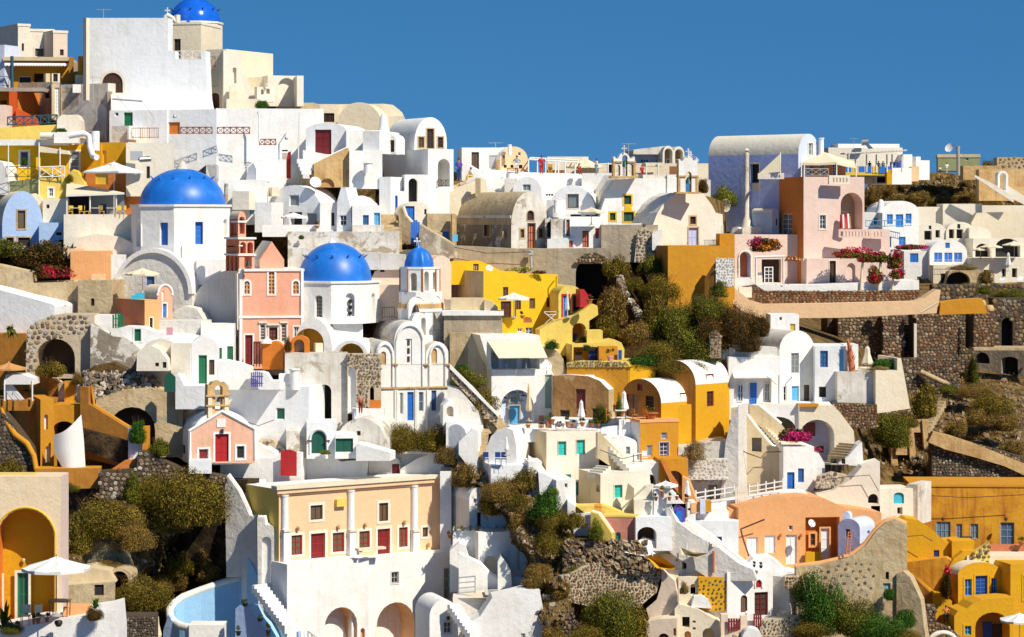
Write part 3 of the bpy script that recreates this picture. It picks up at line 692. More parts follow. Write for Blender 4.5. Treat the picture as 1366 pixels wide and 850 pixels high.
def boulders(name,pts,parent=None,kind='stuff',label=None,cat=None,mats=('stonesmix',)):
    """loose rocks: pts = list of (centre, radius)"""
    m=MB();
    for c,r in pts:
        q=Matrix.Rotation(random.uniform(0,6.3),3,Vector((random.uniform(-1,1),random.uniform(-1,1),random.uniform(-1,1.01))))
        base=[(1,0,0),(-1,0,0),(0,1,0),(0,-1,0),(0,0,1),(0,0,-1),(.7,.7,.5),(-.7,.6,.6),(.6,-.7,-.6),(-.6,-.7,.5)]
        v=[c+q@(Vector(b)*r*random.uniform(.65,1.1))for b in base]
        fs=[[0,6,4],[6,2,7],[6,7,4],[7,1,9],[7,9,4],[9,3,8],[9,8,0],[0,4,9],[0,8,5],[8,3,5],[3,1,5],[3,9,1],[1,2,5],[1,7,2],[2,0,5],[2,6,0]]
        m.add(v,fs,random.choice(mats))
    return m.build(name,parent,kind=kind,label=label,cat=cat)
def flowers_cloud(root,x,y,w,h,Y,n,leaf='green',flower='redflower',name='blossom'):
    c=P(x,y,Y);rx,rz=pxr(w/2,Y)*1.15,pxr(h/2,Y)*1.3
    m=MB();leaf_cloud(m,tuple(c),rx,min(rx,1.0),rz,n,.11,leaf,blobs=10);m.build('foliage',root)
    m=MB();leaf_cloud(m,tuple(c+Vector((0,-.1,.05))),rx,min(rx,1.05),rz,int(n*.9),.11,flower,blobs=10,hollow=.7);m.build(name,root)
 # ================================================================== THE SETTING
sea=MB();sea.add([(-9000,-200,0),(9000,-200,0),(9000,9000,0),(-9000,9000,0)],[[0,1,2,3]],'earth');sea.build('ground',kind='structure')
RIDGE=[(-200,90),(100,95),(300,140),(420,165),(560,215),(640,240),(800,252),(945,262),(1010,285),(1110,300),(1140,262),(1180,236),(1260,229),(1330,246),(1366,252),(1600,240)]
BARE=[(745,700,115,170),(890,410,110,80),(170,720,110,110),(640,560,40,60),(1280,560,110,70),(1280,250,130,35),(950,780,80,60),(820,380,50,60)]
PULL=[(684,652,38,34,-10),(728,702,50,40,-7),(752,745,45,40,-5),(735,800,30,40,-4),(617,632,18,24,-9.5),(650,640,20,12,-9)]
def Yt(x,y):
    o=5.0
    for cx,cy,rx,ry in BARE:
        d=math.hypot((x-cx)/rx,(y-cy)/ry);o=min(o,lerp(0.3,5.0,sstep(.75,1.25,d)))
    for cx,cy,rx,ry,q in PULL:o+=q*sstep(1.25,.7,math.hypot((x-cx)/rx,(y-cy)/ry))if o>q else 0
    o=max(o,-6.5);d=math.hypot((x-430)/260,(y-850)/190);o+=lerp(15,0,sstep(.7,1.15,d))
    return Yb(x,y)+o
def ground_at(x,y):
    Y=Yt(x,y);p=P(x,y,Y);q=Vector((p.x*.22,p.y*.05,p.z*.22));n_=noise.fractal(q,1.0,2.0,5)
    return P(x,y,Y-n_*1.3)
def terrain():
    xs=list(range(-240,1620,7));rows=[]
    N=110
    for i in range(N+1):
        t=i/N;rows.append([ground_at(x,lerp(pw(RIDGE,x),930,t))for x in xs])
    back=[]
    for k,dy in enumerate((600,250,90,30,8)):
        back.append([Vector((p.x*(1+dy/900),p.y+dy,max(0.0,p.z-dy*.10-(0 if dy<100 else 15))))for p in rows[0]])
    low=[[Vector((p.x,p.y-12*k,max(p.z-12.5*k,0.02)))for p in rows[-1]]for k in(1,2)]
    allr=back+rows+low;m=MB();w=len(xs)
    m.add([p for r in allr for p in r],[[i*w+j,(i+1)*w+j,(i+1)*w+j+1,i*w+j+1]for i in range(len(allr)-1)for j in range(w-1)],'earth',True)
    return m.build('hillside',kind='structure')
terrain()
random.seed(11)
def on_ground(poly,n,lift=0.0):
    xs=[p[0]for p in poly];ys=[p[1]for p in poly];out=[]
    while len(out)<n:
        x,y=random.uniform(min(xs),max(xs)),random.uniform(min(ys),max(ys))
        if inpoly(x,y,poly):p=ground_at(x,y);out.append(p+Vector((0,-lift,lift*.3)))
    return out
BPOLY={'c':[(590,590),(700,630),(790,700),(880,760),(870,850),(730,860),(700,760),(600,690)],'u':[(780,340),(880,340),(1010,410),(1000,480),(860,480),(800,440)],
         'l':[(85,640),(220,600),(310,640),(320,760),(230,810),(160,830),(90,780)],'r':[(1205,500),(1366,500),(1366,650),(1215,650),(1140,600)],'f':[(1160,240),(1330,236),(1366,270),(1366,285),(1150,285)],
         'd':[(860,790),(1000,800),(1060,835),(1230,790),(1240,860),(860,860)]}
for k,n,r0,r1,mt in(('c',2600,.05,.30,('stonesmix','stonesbrown')),('u',700,.06,.28,('stonesbrown',)),('l',1500,.06,.32,('stonesmix','stoneslight','stonesbrown')),('r',1800,.08,.42,('stonesmix','stonesbrown')),('f',700,.2,.8,('stonesbrown','stonesmix')),('d',500,.06,.25,('stonesmix',))):
    boulders('loose_stones',[(p,r0+(r1-r0)*random.random()**3)for p in on_ground(BPOLY[k],n,.05)],mats=mt)
for k,n,sz,mt in(('c',9000,.13,'strawgrass'),('l',5000,.14,'scrubdry'),('u',6000,.15,'scrubdry'),('r',7000,.18,'scrubdry'),('f',6000,.4,'scrubdry'),('c',9000,.13,'scrubdry'),('d',5000,.15,'scrubdry')):
    m=MB()
    for p in on_ground(BPOLY[k],n//12,.1):
        for j in range(12):
            a=random.uniform(0,6.28);d=Vector((math.cos(a)*.5,math.sin(a)*.5,1.0))*sz*random.uniform(1,2.4);q=p+Vector((random.uniform(-.35,.35),random.uniform(-.3,.3),random.uniform(-.1,.1)))
            s_=Vector((-math.sin(a),math.cos(a),0))*sz*.16;m.add([q-s_,q+s_,q+d],[[0,1,2]],mt)
    m.build('dry_grass',kind='stuff')
 # ================================================================== UPPER LEFT
h=T('house','pale cream flat roofed house at the far top left under the sky','house',24,78,262)
B(h,R(24,32,40,80),Y=262,th=30,mat='creamlt',xl=-6,cor=(.25,.06,'creamlt'),op=[('sm',29,58,32,68)])
B(h,R(38,39,72,80),Y=263,th=14,mat='creamlt',D=6,cor=(.25,.06,'creamlt'),op=[('wbrn',47,65,63,75),('smw',60,45,69,48)])
B(h,R(71,41,90,80),Y=261,th=30,mat='peachpink',D=6,cor=(.25,.06,'creamlt'),op=[('sm',80,66,85,74)])
h=T('terrace_house','ochre terrace house with a scalloped awning below the pale cream house','house',10,112)
B(h,R(6,84,95,118),Y=247,th=4,mat='ochre',D=6,op=[('smw',25,102,42,112),('recw',45,98,60,112)])
B(h,R(4,76,93,81),Y=245.5,th=4,mat='beige',D=7,name='roof_slab')
m=MB();f=face(6,245,4);
for i in range(22):u=i*.28;m.add([f.w(u,P(0,84,245).z,0),f.w(u+.28,P(0,84,245).z,0),f.w(u+.28,P(0,87,245).z,.1),f.w(u+.14,P(0,88.5,245).z,.12),f.w(u,P(0,87,245).z,.1)],[[0,4,3,2,1]],'cloth')
m.build('awning',h)
B(h,R(92,76,97,112),Y=245,th=4,mat='ochrebrown',D=1,name='pillar');B(h,R(61,98,67,118),Y=243,th=20,mat='beige',D=1.2,name='chimney_block');B(h,R(69,98,80,118),Y=243,th=10,mat='creamlt',D=1.2,name='chimney_block',op=[('sm',71,98.5,77,109)])
h=T('ochre_wall','narrow ochre wall pier left of the tall white block','wall',105,113)
B(h,R(105,75,120,102),Y=243,th=12,mat='ochre',D=2,op=[('nic',109,79,116,97)]);B(h,R(101,100,123,118),Y=242.5,th=12,mat='beige',D=2)
B(h,R(93,84,106,120),Y=246,th=0,mat='greyplaster',D=1)
h=T('orange_house','bright orange house with a red stair wall at the left edge','house',0,165)
B(h,R(-20,120,24,175),Y=239,th=-20,mat='orangedeep',D=5,op=[('recw',0,134,9,158)]);B(h,R(12,122,21,160),Y=237.8,th=0,mat='redorange',D=.8,name='pillar')
B(h,[(21,168),(50,168),(48,158),(21,144)],Y=237,th=0,mat='redorange',D=1)
B(h,R(-14,117,58,122),Y=238.5,th=0,mat='concrete',D=3,name='canopy_slab')
rail(h,[(-6,115,239.5),(12,116,239.5)],mat='ironblue');m=MB();m.tube([P(16,118,239),P(16,75,239)],.16,'ironblue');m.build('pole',h)
B(h,R(-10,60,6,118),Y=246,th=-20,mat='bluepale',D=3)
h=T('grey_house','weathered grey house wall with white panel above the yellow terrace','house',24,160)
B(h,R(24,110,70,160),Y=242,th=-25,mat='greyplaster',D=6,op=[('rec',27,124,47,158),('sm',60,124,66,131)])
B(h,R(69,113,81,160),Y=240,th=10,mat='beige',D=3,op=[('swhite',73,117,79,152)])
B(h,R(81,112,144,195),Y=238.5,th=-30,mat='whiteold',D=6,op=[('sm',86,152,98,156)]);B(h,R(143,122,150,192),Y=238,th=15,mat='greyplaster',D=1.2,name='pilaster')
B(h,R(97,113,150,124),Y=240,th=8,mat='white',D=5,name='parapet')
antenna('thin aerial on the roof terrace beside the arched grille window',124,100,146,238)
h=T('white_block','tall blank white block house below the highest blue dome','house',118,128)
b=B(h,[(118,134),(277,134),(274,68),(268,68),(268,79),(232,79),(232,68),(224,67),(224,24),(118,24)],Y=238,th=-9,mat='whitecool',D=1.6,op=[(S('arc',rd=.6),136,97,164,124)])
L,st=put(b['f'].shift(-.15),(S('wdk',arch=1,nx=6,ny=2,rd=.1,name='window_grille',pm='darkwarm',sur='creamlt',sw=.25),136,97,164,124),h)
B(h,R(115,24,119.5,134),Y=237,th=30,mat='cream',D=.8,name='pilaster')  # added cream strip; the block's lit edge put into its colour
rail(h,[(233,79,238.5),(268,79,238.5)],mat='pwhite',h=.75)
antenna('small television aerial on top of the tall white block',138,12,25,243)
c=T('domed_church','cream church with the highest glossy blue dome at the top of the town','church',260,80,252)
drum(c,261,31,72,36,252,'creamlt',rot=-75,op=[(S('sm',arch=1,sur='creamlt',sw=.12),282.5,38,288.5,59)])
dome(c,260,32,34.5,35,252,'domegloss',pegs=12,pegmat='pbluedk',pegh=.5)
B(c,R(224,30,268,80),Y=244,th=-12,mat='cream',D=6,cor=(.2,.06,'creamlt'),op=[('gbrown',232,52,241,79.5),('sm',225,52,231,67)],name='chapel_wall')
m=MB();m.tube([P(219,30,243),P(221,22,243),P(224,20,243),P(230,24,243),P(235,30,243)],.22,'creamlt');m.tube([P(236.5,31,243),P(236.5,20,243)],.3,'creamlt',n=4);m.build('bell_frame',c)
cross(c,223.5,20,9,243,'creamlt')
B(c,R(275,66,302,146),Y=241.5,th=-28,mat='cream',D=8,op=[(S('dbrown',arch=.6,sur='cream'),280,124,293,144),(S('nic',arch=0,rd=.1),277,97,290,116)],name='lower_wall')
rail(c,[(275,90,240.6),(287,90,240.8)],mat='ironred',h=1.0,kind='x')
b=B(c,[(298,146),(346,146),(346,120),(335,118),(329,101),(323,99),(321,71),(298,67)],Y=240,th=12,mat='creamlt',D=6,op=[(S('nic',rd=.35),310.5,90,315.5,111)],name='stepped_wall')
B(c,R(307,114,321,146),Y=238.5,th=8,mat='creamlt',D=1.2,name='buttress');B(c,R(306,121,317,146),Y=237.8,th=8,mat='cream',D=1.2,name='buttress')
B(c,R(325,103,360,140),Y=243,th=-25,mat='cream',D=5,name='rear_wall');B(c,R(357,101,400,142),Y=242,th=20,mat='creamlt',D=5,name='rear_wall',op=[(S('nic',rd=.5),371,104,394,130)])
B(c,R(396,101,405,142),Y=240,th=10,mat='creamlt',D=5,name='rear_wall');B(c,R(302,132,348,148),Y=237,th=5,mat='cream',D=2,name='low_wall')
B(c,R(343,116,367,136),Y=239,th=20,mat='creamlt',D=1,name='bell_wall',op=[('thru',348,119,352,126),('thru',355,118,360,125)]);cross(c,356,117,6,239,'creamlt')
bush('bright green shrub in front of the cream church apse',350,138,24,14,236.5,'green')
h=T('cream_vaults','broad cream vaulted house on the skyline behind the big maroon door','house',422,178,244)
B(h,[(420,180),(537,180),(537,157),(532,146),(524,140),(512,138.5),(422,139.5)],Y=250,th=0,mat='cream',D=8)
B(h,V(450,136.5,508,178,165),Y=245,th=-8,mat='cream',D=4)
B(h,R(405,139,452,180),Y=247,th=5,mat='cream',D=5,op=[(S('wdk',nx=3),427,151,446,163)])
B(h,[(360,148),(424,148),(424,139),(418,137),(376,138),(362,147)],Y=243,th=0,mat='beige',D=3,name='pergola_roof')
B(h,R(508,155,538,180),Y=246.5,th=0,mat='cream',D=4)

h=T('terrace_walls','long stepped white terrace wall with lattice railings below the tall block','house',150,250)
B(h,[(148,155),(287,155),(283,132),(279,126),(270,124),(148,126)],Y=235,th=8,mat='white',D=6,name='upper_parapet')
B(h,R(146,147,223,252),Y=231.5,th=-15,mat='whitecool',D=7,op=[('dgreen',165,150,177,184),('smw',153,150,158,155)])
B(h,R(222,146,289,262),Y=230.5,th=-14,mat='whitecool',D=7,op=[(S('dorange',nx=1,ny=1),225,163,240,179),(S('dorange',nx=1,ny=2),275,220,292,239)])
B(h,R(288,145,432,262),Y=231,th=6,mat='white',D=7,op=[('maroon' and 'dred',376,202,388,238),('sm',376,200,384,204)])
B(h,R(170,168,172,186),Y=229,th=-25,mat='white',D=1.5)
B(h,R(149,168,172,192),Y=229.5,th=-25,mat='whitegrey',D=3,name='balcony_wall')
rail(h,[(176,185,229),(211,185,229)],mat='ironred',kind='v')
for a,b_ in((241,283),(290,333)):rail(h,[(a,179,229.3),(b_,179,229.3)],mat='ironred',h=.62,step=.62,r=.035)
rail(h,[(346,194,229.8),(368,194,229.8)],mat='ironred',h=.55,step=.55,r=.035)
m=MB();m.tube([P(344,149,229.8),P(346,155,229.8),P(346,188,229.8)],.09,'pwhite');m.build('downpipe',h)
m=MB();m.tube([P(150,132,229.6),P(190,135,229.4)],.1,'pgrey');m.tube([P(190,135,229.4),P(206,158,229.2),P(202,168,229.2)],.025,'pgrey',n=4);m.tube([P(155,127,229.6),P(174,149,229.4)],.025,'pgrey',n=4);m.build('pipes',h)
for x,y in((233,153),(382,182)):m=MB();c_=P(x,y,229.3);m.lathe(c_,[(.04,0),(.16,-.12),(.14,-.3)],'steel',n=8);m.build('lamp',h)
h=T('gabled_house','white house with one big maroon door under a rounded gable','house',408,216)
B(h,V(408,164,462,218,175),Y=229,th=-12,mat='whitecool',D=7,op=[('maroon' and 'dmaroon',420,173,442,206)])
B(h,[(404,228),(440,228),(436,206),(404,200)],Y=227.5,th=0,mat='white',D=2.5,name='step_block')
for i in range(5):boxp(h,396+i*2,212+i*5,424-i*3,218+i*5,226.5-i*.5,1.5,'white','step')
h=T('tan_wall','tan diagonal wall with a half arch below the maroon door','wall',419,247)
B(h,[(400,250),(420,250),(420,219),(414,226),(400,235)],Y=225.5,th=-30,mat='tanold',D=3);B(h,[(419,250),(466,250),(466,229),(469,226),(465,197),(419,219)],Y=225,th=10,mat='stonecream',D=4,op=[(S('nic',rd=.3),427,238,446,249.5)],cap=(.12,'white'))
stonewall(None,R(465,229,485,248),Y=225,D=1.5,size=.35,mort='mortarlight',mats=('stoneslight',),root=h)
dish('white satellite dish beside the tan diagonal wall',421,243,8,223.5,20)
h=T('stepped_white_house','white stepped house with bright parapet blocks right of the maroon door','house',462,250)
B(h,R(462,174,508,252),Y=228,th=8,mat='white',D=6);B(h,R(484,175,506,205),Y=225.5,th=-20,mat='white',D=3,name='parapet_block');B(h,R(466,201,510,252),Y=224.8,th=6,mat='white',D=4)
chimney(h,491,217,230,6,224,'white',kind=2);chimney(h,512,152,182,5.5,231,'white',kind=1)
B(h,R(500,176,523,206),Y=230,th=-10,mat='white',D=3,name='chimney_base')
B(h,V(513,180,528,206,188),Y=227.5,th=-35,mat='white',xl=540,op=[('wdk',516,187,526,203)])
h=T('vaulted_house','tall white vaulted house with three stone framed gable windows and an open arch','house',571,278)
B(h,V(553,156.5,596,204,190),Y=233,th=27,mat='white',xl=516,op=[(S('wdk',sur='tanold',sw=.12,pm='glasswarm'),558,183,565.5,197),(S('wdk',sur='tanold',sw=.12),569.5,172,578.5,198),(S('wdk',sur='tanold',sw=.12),584,183,591,197)])
B(h,R(571,199,605,290),Y=228.5,th=24,mat='white',side='whitecool',xl=507,op=[(S('log',rd=2.2),584,212,600,249)],so=[('sm',517,244,524,255)])  # whitecool side: blue grey shade put into the colour
rail(h,[(584,249,228.7),(600,249,229.6)],mat='iron',h=.6,step=.4)
B(h,R(540,233,571,290),Y=226,th=8,mat='white',D=3,op=[(S('arc',rd=.8),545,238,557,270)]);B(h,R(519,255,545,290),Y=225.2,th=4,mat='white',D=3,op=[('sblue',516+1,268,522,279),(S('dblue',nx=1),527,261,530.5,281)],so=[])
B(h,R(506,236,521,290),Y=224.5,th=-20,mat='whitecool',D=3)
m=MB();f=face(582,228.4,24);
h=T('round_corner_house','small round cornered house with a deep blue door above the blue gate','house',533,325)
B(h,V(538,269,573,326,282),Y=222.5,th=16,mat='creamlt',D=5,op=[('dblue',541,275,553,300),('sm',566,279,569,286)])
B(h,[(532,326),(550,326),(550,300),(546,294),(540,288),(536,276),(532,280)],Y=221,th=-20,mat='tanold',D=.8,cap=(.1,'creamlt'),name='stair_wall')
fence_pick(T('blue_gate','bright blue pointed wooden gate at the top of the stone steps','gate',548,324),face(548,219.8,10),548,298,560,326,'pblue',n=4,gap=.06,top=.3,pickn='board')
B(h,R(559,310,590,345),Y=219.6,th=10,mat='greyplaster',D=3,name='low_wall')
h=T('tan_house','small tan house with a blue shutter left of the peeling vaulted church','house',571,327)
B(h,R(570,285,607,330),Y=222.5,th=8,mat='tanold',D=5,op=[('sblue',588,309,599,325)]);B(h,R(603,286,609,330),Y=221.5,th=8,mat='stonecream',D=.8,name='pilaster')
m=MB();m.fbox(face(603,221,8),0,P(0,322,221).z,.5,P(0,313,221).z,0,.06,'pbluelt');m.build('signboard',h)
for i in range(9):
    a=515+i*3.2
for k,(xa,ya,xb,yb_)in enumerate(((518,296,535,286),(518,318,545,300))):
    s_=T('stone_steps',('worn stone steps leading up to the round cornered house','lower stone steps rising beside the old whitewashed retaining wall')[k],'steps',xa,ya)
    steps(s_,(xa+18,ya+12,221-k*2),(xb-8,yb_,225-k*2),8,2.2,'tanold')
h=T('vault_house_terrace','white vaulted house with three dark openings behind a small white parasol','house',357,310)
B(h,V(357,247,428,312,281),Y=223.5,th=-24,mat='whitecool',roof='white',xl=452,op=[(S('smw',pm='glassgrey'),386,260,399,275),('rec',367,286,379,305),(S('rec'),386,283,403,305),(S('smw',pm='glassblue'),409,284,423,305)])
B(h,R(350,300,430,316),Y=220,th=0,mat='white',D=1.2,name='terrace_wall')
B(h,R(427,270,452,312),Y=221,th=6,mat='white',D=5,op=[('smw',441.5,283,447,302)])
B(h,[(449,312),(470,312),(467,275),(461,250),(455,250),(450,268)],Y=220.2,th=-14,mat='whitecool',D=3,op=[('w',453,287,462.5,301)],name='flue_tower')
B(h,R(470,274,508,312),Y=219.5,th=6,mat='white',D=5,op=[('wblue',484,287,492,302),('dbluelt',499,284,507,307)])
B(h,[(466,285),(508,285),(503,272),(494,264),(484,261),(466,262)],Y=222.5,th=4,mat='white',D=4,name='rear_vault')
umbrella('small white parasol on the terrace of the vaulted white house',392,283,34,305,220.8)
h=T('white_block_mid','plain white cubic house with a cut corner between dome and maroon door','house',325,270)
B(h,[(310,270),(382,270),(382,213),(340,213),(330,222),(328,240),(310,243)],Y=227,th=6,mat='white',D=5);B(h,[(328,242),(342,242),(342,226),(338,217),(331,224)],Y=226,th=-40,mat='whitecool',D=2)
B(h,R(294,240,356,300),Y=224,th=4,mat='white',D=4,op=[('sbluelt',333,261,339,286)]);B(h,R(310,255,332,280),Y=222.5,th=-15,mat='creamlt',D=2)
B(h,R(363,250,372,262),Y=224.4,th=15,mat='cream',D=2,name='parapet_block')
m=MB();m.tube([P(301,270,222),P(302,245,222)],.18,'greyplaster');m.build('flue',h)
B(h,R(340,270,362,310),Y=221.5,th=-15,mat='white',D=3,op=[('rec',352,303,360,309)])
h=T('old_terrace_wall','old peeling whitewashed retaining wall behind the middle blue dome','wall',386,345)
B(h,R(384,309,533,352),Y=217.5,th=4,mat='whitepeel',D=4);B(h,R(470,300,512,312),Y=219,th=4,mat='whiteold',D=2,name='coping_block')
B(h,[(384,360),(540,360),(540,340),(384,330)],Y=215.5,th=0,mat='whiteold',D=3)
bush('round green bush growing on the old whitewashed wall',402,315.5,9,9,217,'green')
 # ================================================================== LEFT: YELLOW HOUSES, GREAT DOME, PINK CHURCH
h=T('yellow_house','bright yellow house with white framed window and white lattice balcony','house',0,240)
B(h,[(-20,190),(81,190),(81,166),(40,168),(0,171),(-20,173)],Y=233,th=0,mat='yellowpale',D=3,name='curved_parapet')
rail(h,[(10,168,233.2),(76,165,233.2)],mat='ironblue',h=.8,step=.7,r=.05)
B(h,R(-8,140,8,172),Y=234.5,th=0,mat='pinkwhite',D=3)
B(h,[(76,184),(109,184),(107,160),(103,153),(82,153),(76,160)],Y=231.5,th=4,mat='creamlt',D=4,name='rounded_parapet')
B(h,R(-20,186,92,194),Y=228.2,th=2,mat='white',D=4,name='roof_slab')
B(h,R(-20,193,50,258),Y=229.5,th=2,mat='yellow',D=5,op=[(S('ws',nx=1,ny=1,sur='white',sw=.16),27,202,38,222)]);B(h,R(48,193,114,258),Y=229,th=4,mat='yellow',D=5,op=[(S('gwhite',sur='white',pm='glassgrey',nx=1,ny=3),94,202,106,233)])
B(h,R(52,238,90,292),Y=225.5,th=6,mat='yellowpale',D=4,op=[(S('ws',sur='white'),65,251,71,262)])
B(h,[(12,262),(54,262),(54,238),(12,242)],Y=226,th=-20,mat='olive',D=3)
rail(h,[(8,237,226),(52,238,226)],mat='iron',h=1.0);rail(h,[(53,238,225.3),(86,237,225.3)],mat='pwhite',h=1.0,r=.05)
m=MB();m=None
for x,y0,y1 in((52,262,190),(80,238,197),(11,238,193)):m=MB();m.tube([P(x,y0,225.4),P(x,y1,225.4)],.06,'pwhite');m.build('post',h)
B(h,[(53,203),(92,206),(90,201),(53,195)],Y=225.6,th=0,mat='clothcream',D=2,name='awning')
B(h,[(92,248),(114,248),(110,238),(103,229),(97,227),(92,232)],Y=226,th=-10,mat='yellowpale',D=.6,name='stair_wall',cap=(.1,'yellow'))
bush('dark green shrub beside the curved yellow stair wall',92,237,13,14,225.5,'scrubgreen')
bush('small green plant in the window of the bright yellow house',33,214,9,14,228.2,'green')
h=T('ventilation_ducts','two thick white ventilation ducts beside the yellow house','duct',120,212,226)
m=MB();m.tube([P(92,181,226),P(112,178,226),P(118,181,226),P(120,196,226),P(124,208,225.6),P(129,210,225)],[.3,.28,.27,.27,.27,.27],'whitecool',n=10);m.build('duct',h)
m=MB();m.tube([P(127,175,227),P(127,201,227)],.4,'whitecool',n=10);m.build('duct',h)
h=T('cooling_unit','large white rooftop machine box above the yellow house','air conditioner',72,190,228)
B(h,R(72,177,105,191),Y=227.5,th=6,mat='pwhite',D=2,name='cabinet');m=MB();m.tube([P(54,181,228),P(74,181,228)],.3,'pwhite',n=10);m.build('duct',h)
bush('green roof plant above the white machine box',82,173,20,7,229,'green')
h=T('ochre_house','deep ochre house wall behind the big cream terrace parasol','house',108,290)
B(h,R(108,192,135,290),Y=227.5,th=-15,mat='gold',D=5,op=[('recw',108,180,116,192)]and());B(h,R(133,190,171,262),Y=227,th=-18,mat='gold',D=5,side='creamlt',op=[(S('dorange',fm='pyel',pm='pyel',nx=1,ny=1),133,201,142,218)])
B(h,R(112,226,191,292),Y=225.5,th=-14,mat='rust',D=5,op=[(S('dorange',fm='pyel',pm='pyel',nx=1,ny=1),127,232,144,246),('sm',179,254,183,259)])
umbrella('big cream square parasol in front of the deep ochre wall',152,215,78,286,222.8,mat='cloth',n=4)
B(h,R(168,191,230,262),Y=225,th=6,mat='creamlt',D=5,op=[(S('smw',arch=1),192,208,202,216),('sm',195.5,222,200,238)],name='white_wing')
m=MB();m.box(P(182,208,224),1.0,.6,.8,'pgrey');m.tube([P(186,213,223.6),P(200,212,224)],.25,'steel',n=8);m.build('air_conditioner',h)
h=T('terrace_restaurant','open restaurant terrace with a cream awning and blue back wall','restaurant',90,290)
B(h,R(88,258,165,290),Y=224.6,th=0,mat='slate',D=1,op=[('rec',90,262,119,287),(S('dbluedk',nx=1),134,272,142,285)])
m=MB();f=face(88,223,0);m.add([P(89,243,226),P(132,252,226),P(166,257,221),P(88,260,221)],[[0,3,2,1]],'clothcream');m.add([P(88,260,221),P(166,257,221),P(166,259.5,221),P(88,262.5,221)],[[3,2,1,0]],'cloth');m.build('awning',h)
for x in(89,120,155):m=MB();m.tube([P(x,288,221.3),P(x,259,221.3)],.07,'pwhite');m.build('post',h)
def table(label,x,yb,Y,mat='cloth',w=.8,group=None,chairs=2,cm='clothcream'):
    t=T('dining_table',label,'table',x,yb,Y,group);c=P(x,yb,Y);m=MB();m.box(c+Vector((0,0,.74)),w,w,.05,mat);m.build('tabletop',t);
    for a,b_ in((-1,-1),(1,-1),(1,1),(-1,1)):m=MB();m.tube([c+Vector((a*w*.4,b_*w*.4,0)),c+Vector((a*w*.42,b_*w*.42,.72))],.025,'pwood',n=4);m.build('leg',t)
def chair(label,x,yb,Y,mat='pwood',group=None,a=0):
    t=T('terrace_chair',label,'chair',x,yb,Y,group);c=P(x,yb,Y);q=Matrix.Rotation(rad(a),3,'Z')
    m=MB();m.box(c+Vector((0,0,.45)),.42,.42,.05,mat);m.build('seat',t);m=MB();m.box(c+q@Vector((0,.2,.75)),.42,.04,.4,mat,ux=q@Vector((1,0,0)));m.build('backrest',t)
    for s1,s2 in((-1,-1),(1,-1),(1,1),(-1,1)):m=MB();m.tube([c+Vector((s1*.18,s2*.18,0)),c+Vector((s1*.18,s2*.18,.45))],.02,mat,n=4);m.build('leg',t)
for i,x in enumerate((101,127,149)):table('white topped table on the open restaurant terrace, %s one'%('left','middle','right')[i],x,289,220.6,group='tables on the restaurant terrace')
for i,x in enumerate((94,109,116,136,158,164)):chair('yellow wooden chair on the open restaurant terrace, %s'%('leftmost one','second from the left','third from the left','third from the right','second from the right','rightmost one')[i],x,289,220.4,'pyel',group='chairs on the restaurant terrace',a=i*50)
h=T('restaurant_terrace_wall','broad cream white wall under the open restaurant terrace','wall',86,340)
B(h,R(85,286,182,345),Y=220,th=4,mat='creamlt',D=6);B(h,[(98,345),(178,345),(178,325),(160,316),(130,312),(98,318)],Y=218.5,th=0,mat='creamlt',D=2,name='bench')
h=T('pale_blue_house','pale blue vaulted house with brown framed gable windows at the left edge','house',0,332)
B(h,V(3,255,57,335,300),Y=222.5,th=20,mat='bluelt',roof='cream',xl=-40,op=[(S('wdk',sur='tanold',nx=1,ny=1,pm='glasswarm'),23.5,281,33.5,305),(S('wdk',sur='tanold',nx=1,ny=1),8.5,317,18,327),(S('wdk',nx=1,ny=1,sur='tanold'),24,317,40,328)])
B(h,R(52,297,98,335),Y=221.5,th=6,mat='bluelt',D=5,op=[('smw',74,309,83,315),(S('sm'),78,320,85,330)])
B(h,[(36,300),(62,300),(60,275),(53,262),(46,258),(36,260)],Y=224.8,th=0,mat='cream',D=4,name='rear_vault');B(h,R(57,265,91,300),Y=224,th=5,mat='creamlt',D=4,op=[('sm',62,273,66,278)])
B(h,[(-20,260),(12,260),(12,246),(8,225),(3,216),(-20,212)],Y=227,th=-10,mat='white',D=3,name='white_corner')
h=T('peach_block','peach plastered block wall beside the dark flowering hedge','wall',95,380)
B(h,R(94,335,148,382),Y=215.5,th=6,mat='orange',D=4);B(h,R(90,332,108,345),Y=216,th=0,mat='peach',D=2,name='rounded_end');B(h,R(147,340,165,382),Y=216,th=0,mat='white',D=3)
hd=T('hedge','dark green hedge covering the wall left of the peach block','hedge',45,370)
m=MB();leaf_cloud(m,P(48,345,217),3.6,1.6,2.0,5200,.13,'hedge',blobs=18);m.build('crown',hd)
m=MB();leaf_cloud(m,P(8,335,217.5),2.2,1.4,1.8,2600,.13,'scrubgreen',blobs=10);m.build('crown',hd)
bg_=T('bougainvillea','dark red bougainvillea spilling below the dark hedge','flowering shrub',70,376)
flowers_cloud(bg_,70,366,62,26,214.5,900,'hedge','redflower')
spiky('fleshy yellow green cactus plants in front of the pale blue house',62,338,34,24,217.6,'yellowgreen',40,name='cactus',cat='cactus')
h=T('tan_terrace_wall','long tan terrace wall sloping down below the dark hedge','wall',0,425)
B(h,[(-20,432),(106,432),(106,376),(42,378),(41,364),(0,355),(-20,352)],Y=212.5,th=4,mat='tanold',D=4,cap=(.14,'tanold'));B(h,R(104,374,149,424),Y=211.5,th=-8,mat='tanold',D=4,op=[(S('sm',arch=.8),121,398,126,408)]);B(h,R(122,366,138,376),Y=213,th=0,mat='peach',D=1.2,name='chimney_block')
h=T('cool_white_wall','plain bluish white sloping wall at the left edge above the palm','wall',0,440)
B(h,[(-20,460),(71,460),(73,409),(70,406),(0,387),(-20,382)],Y=209,th=-14,mat='whitecool',D=4,cap=(.16,'white'))
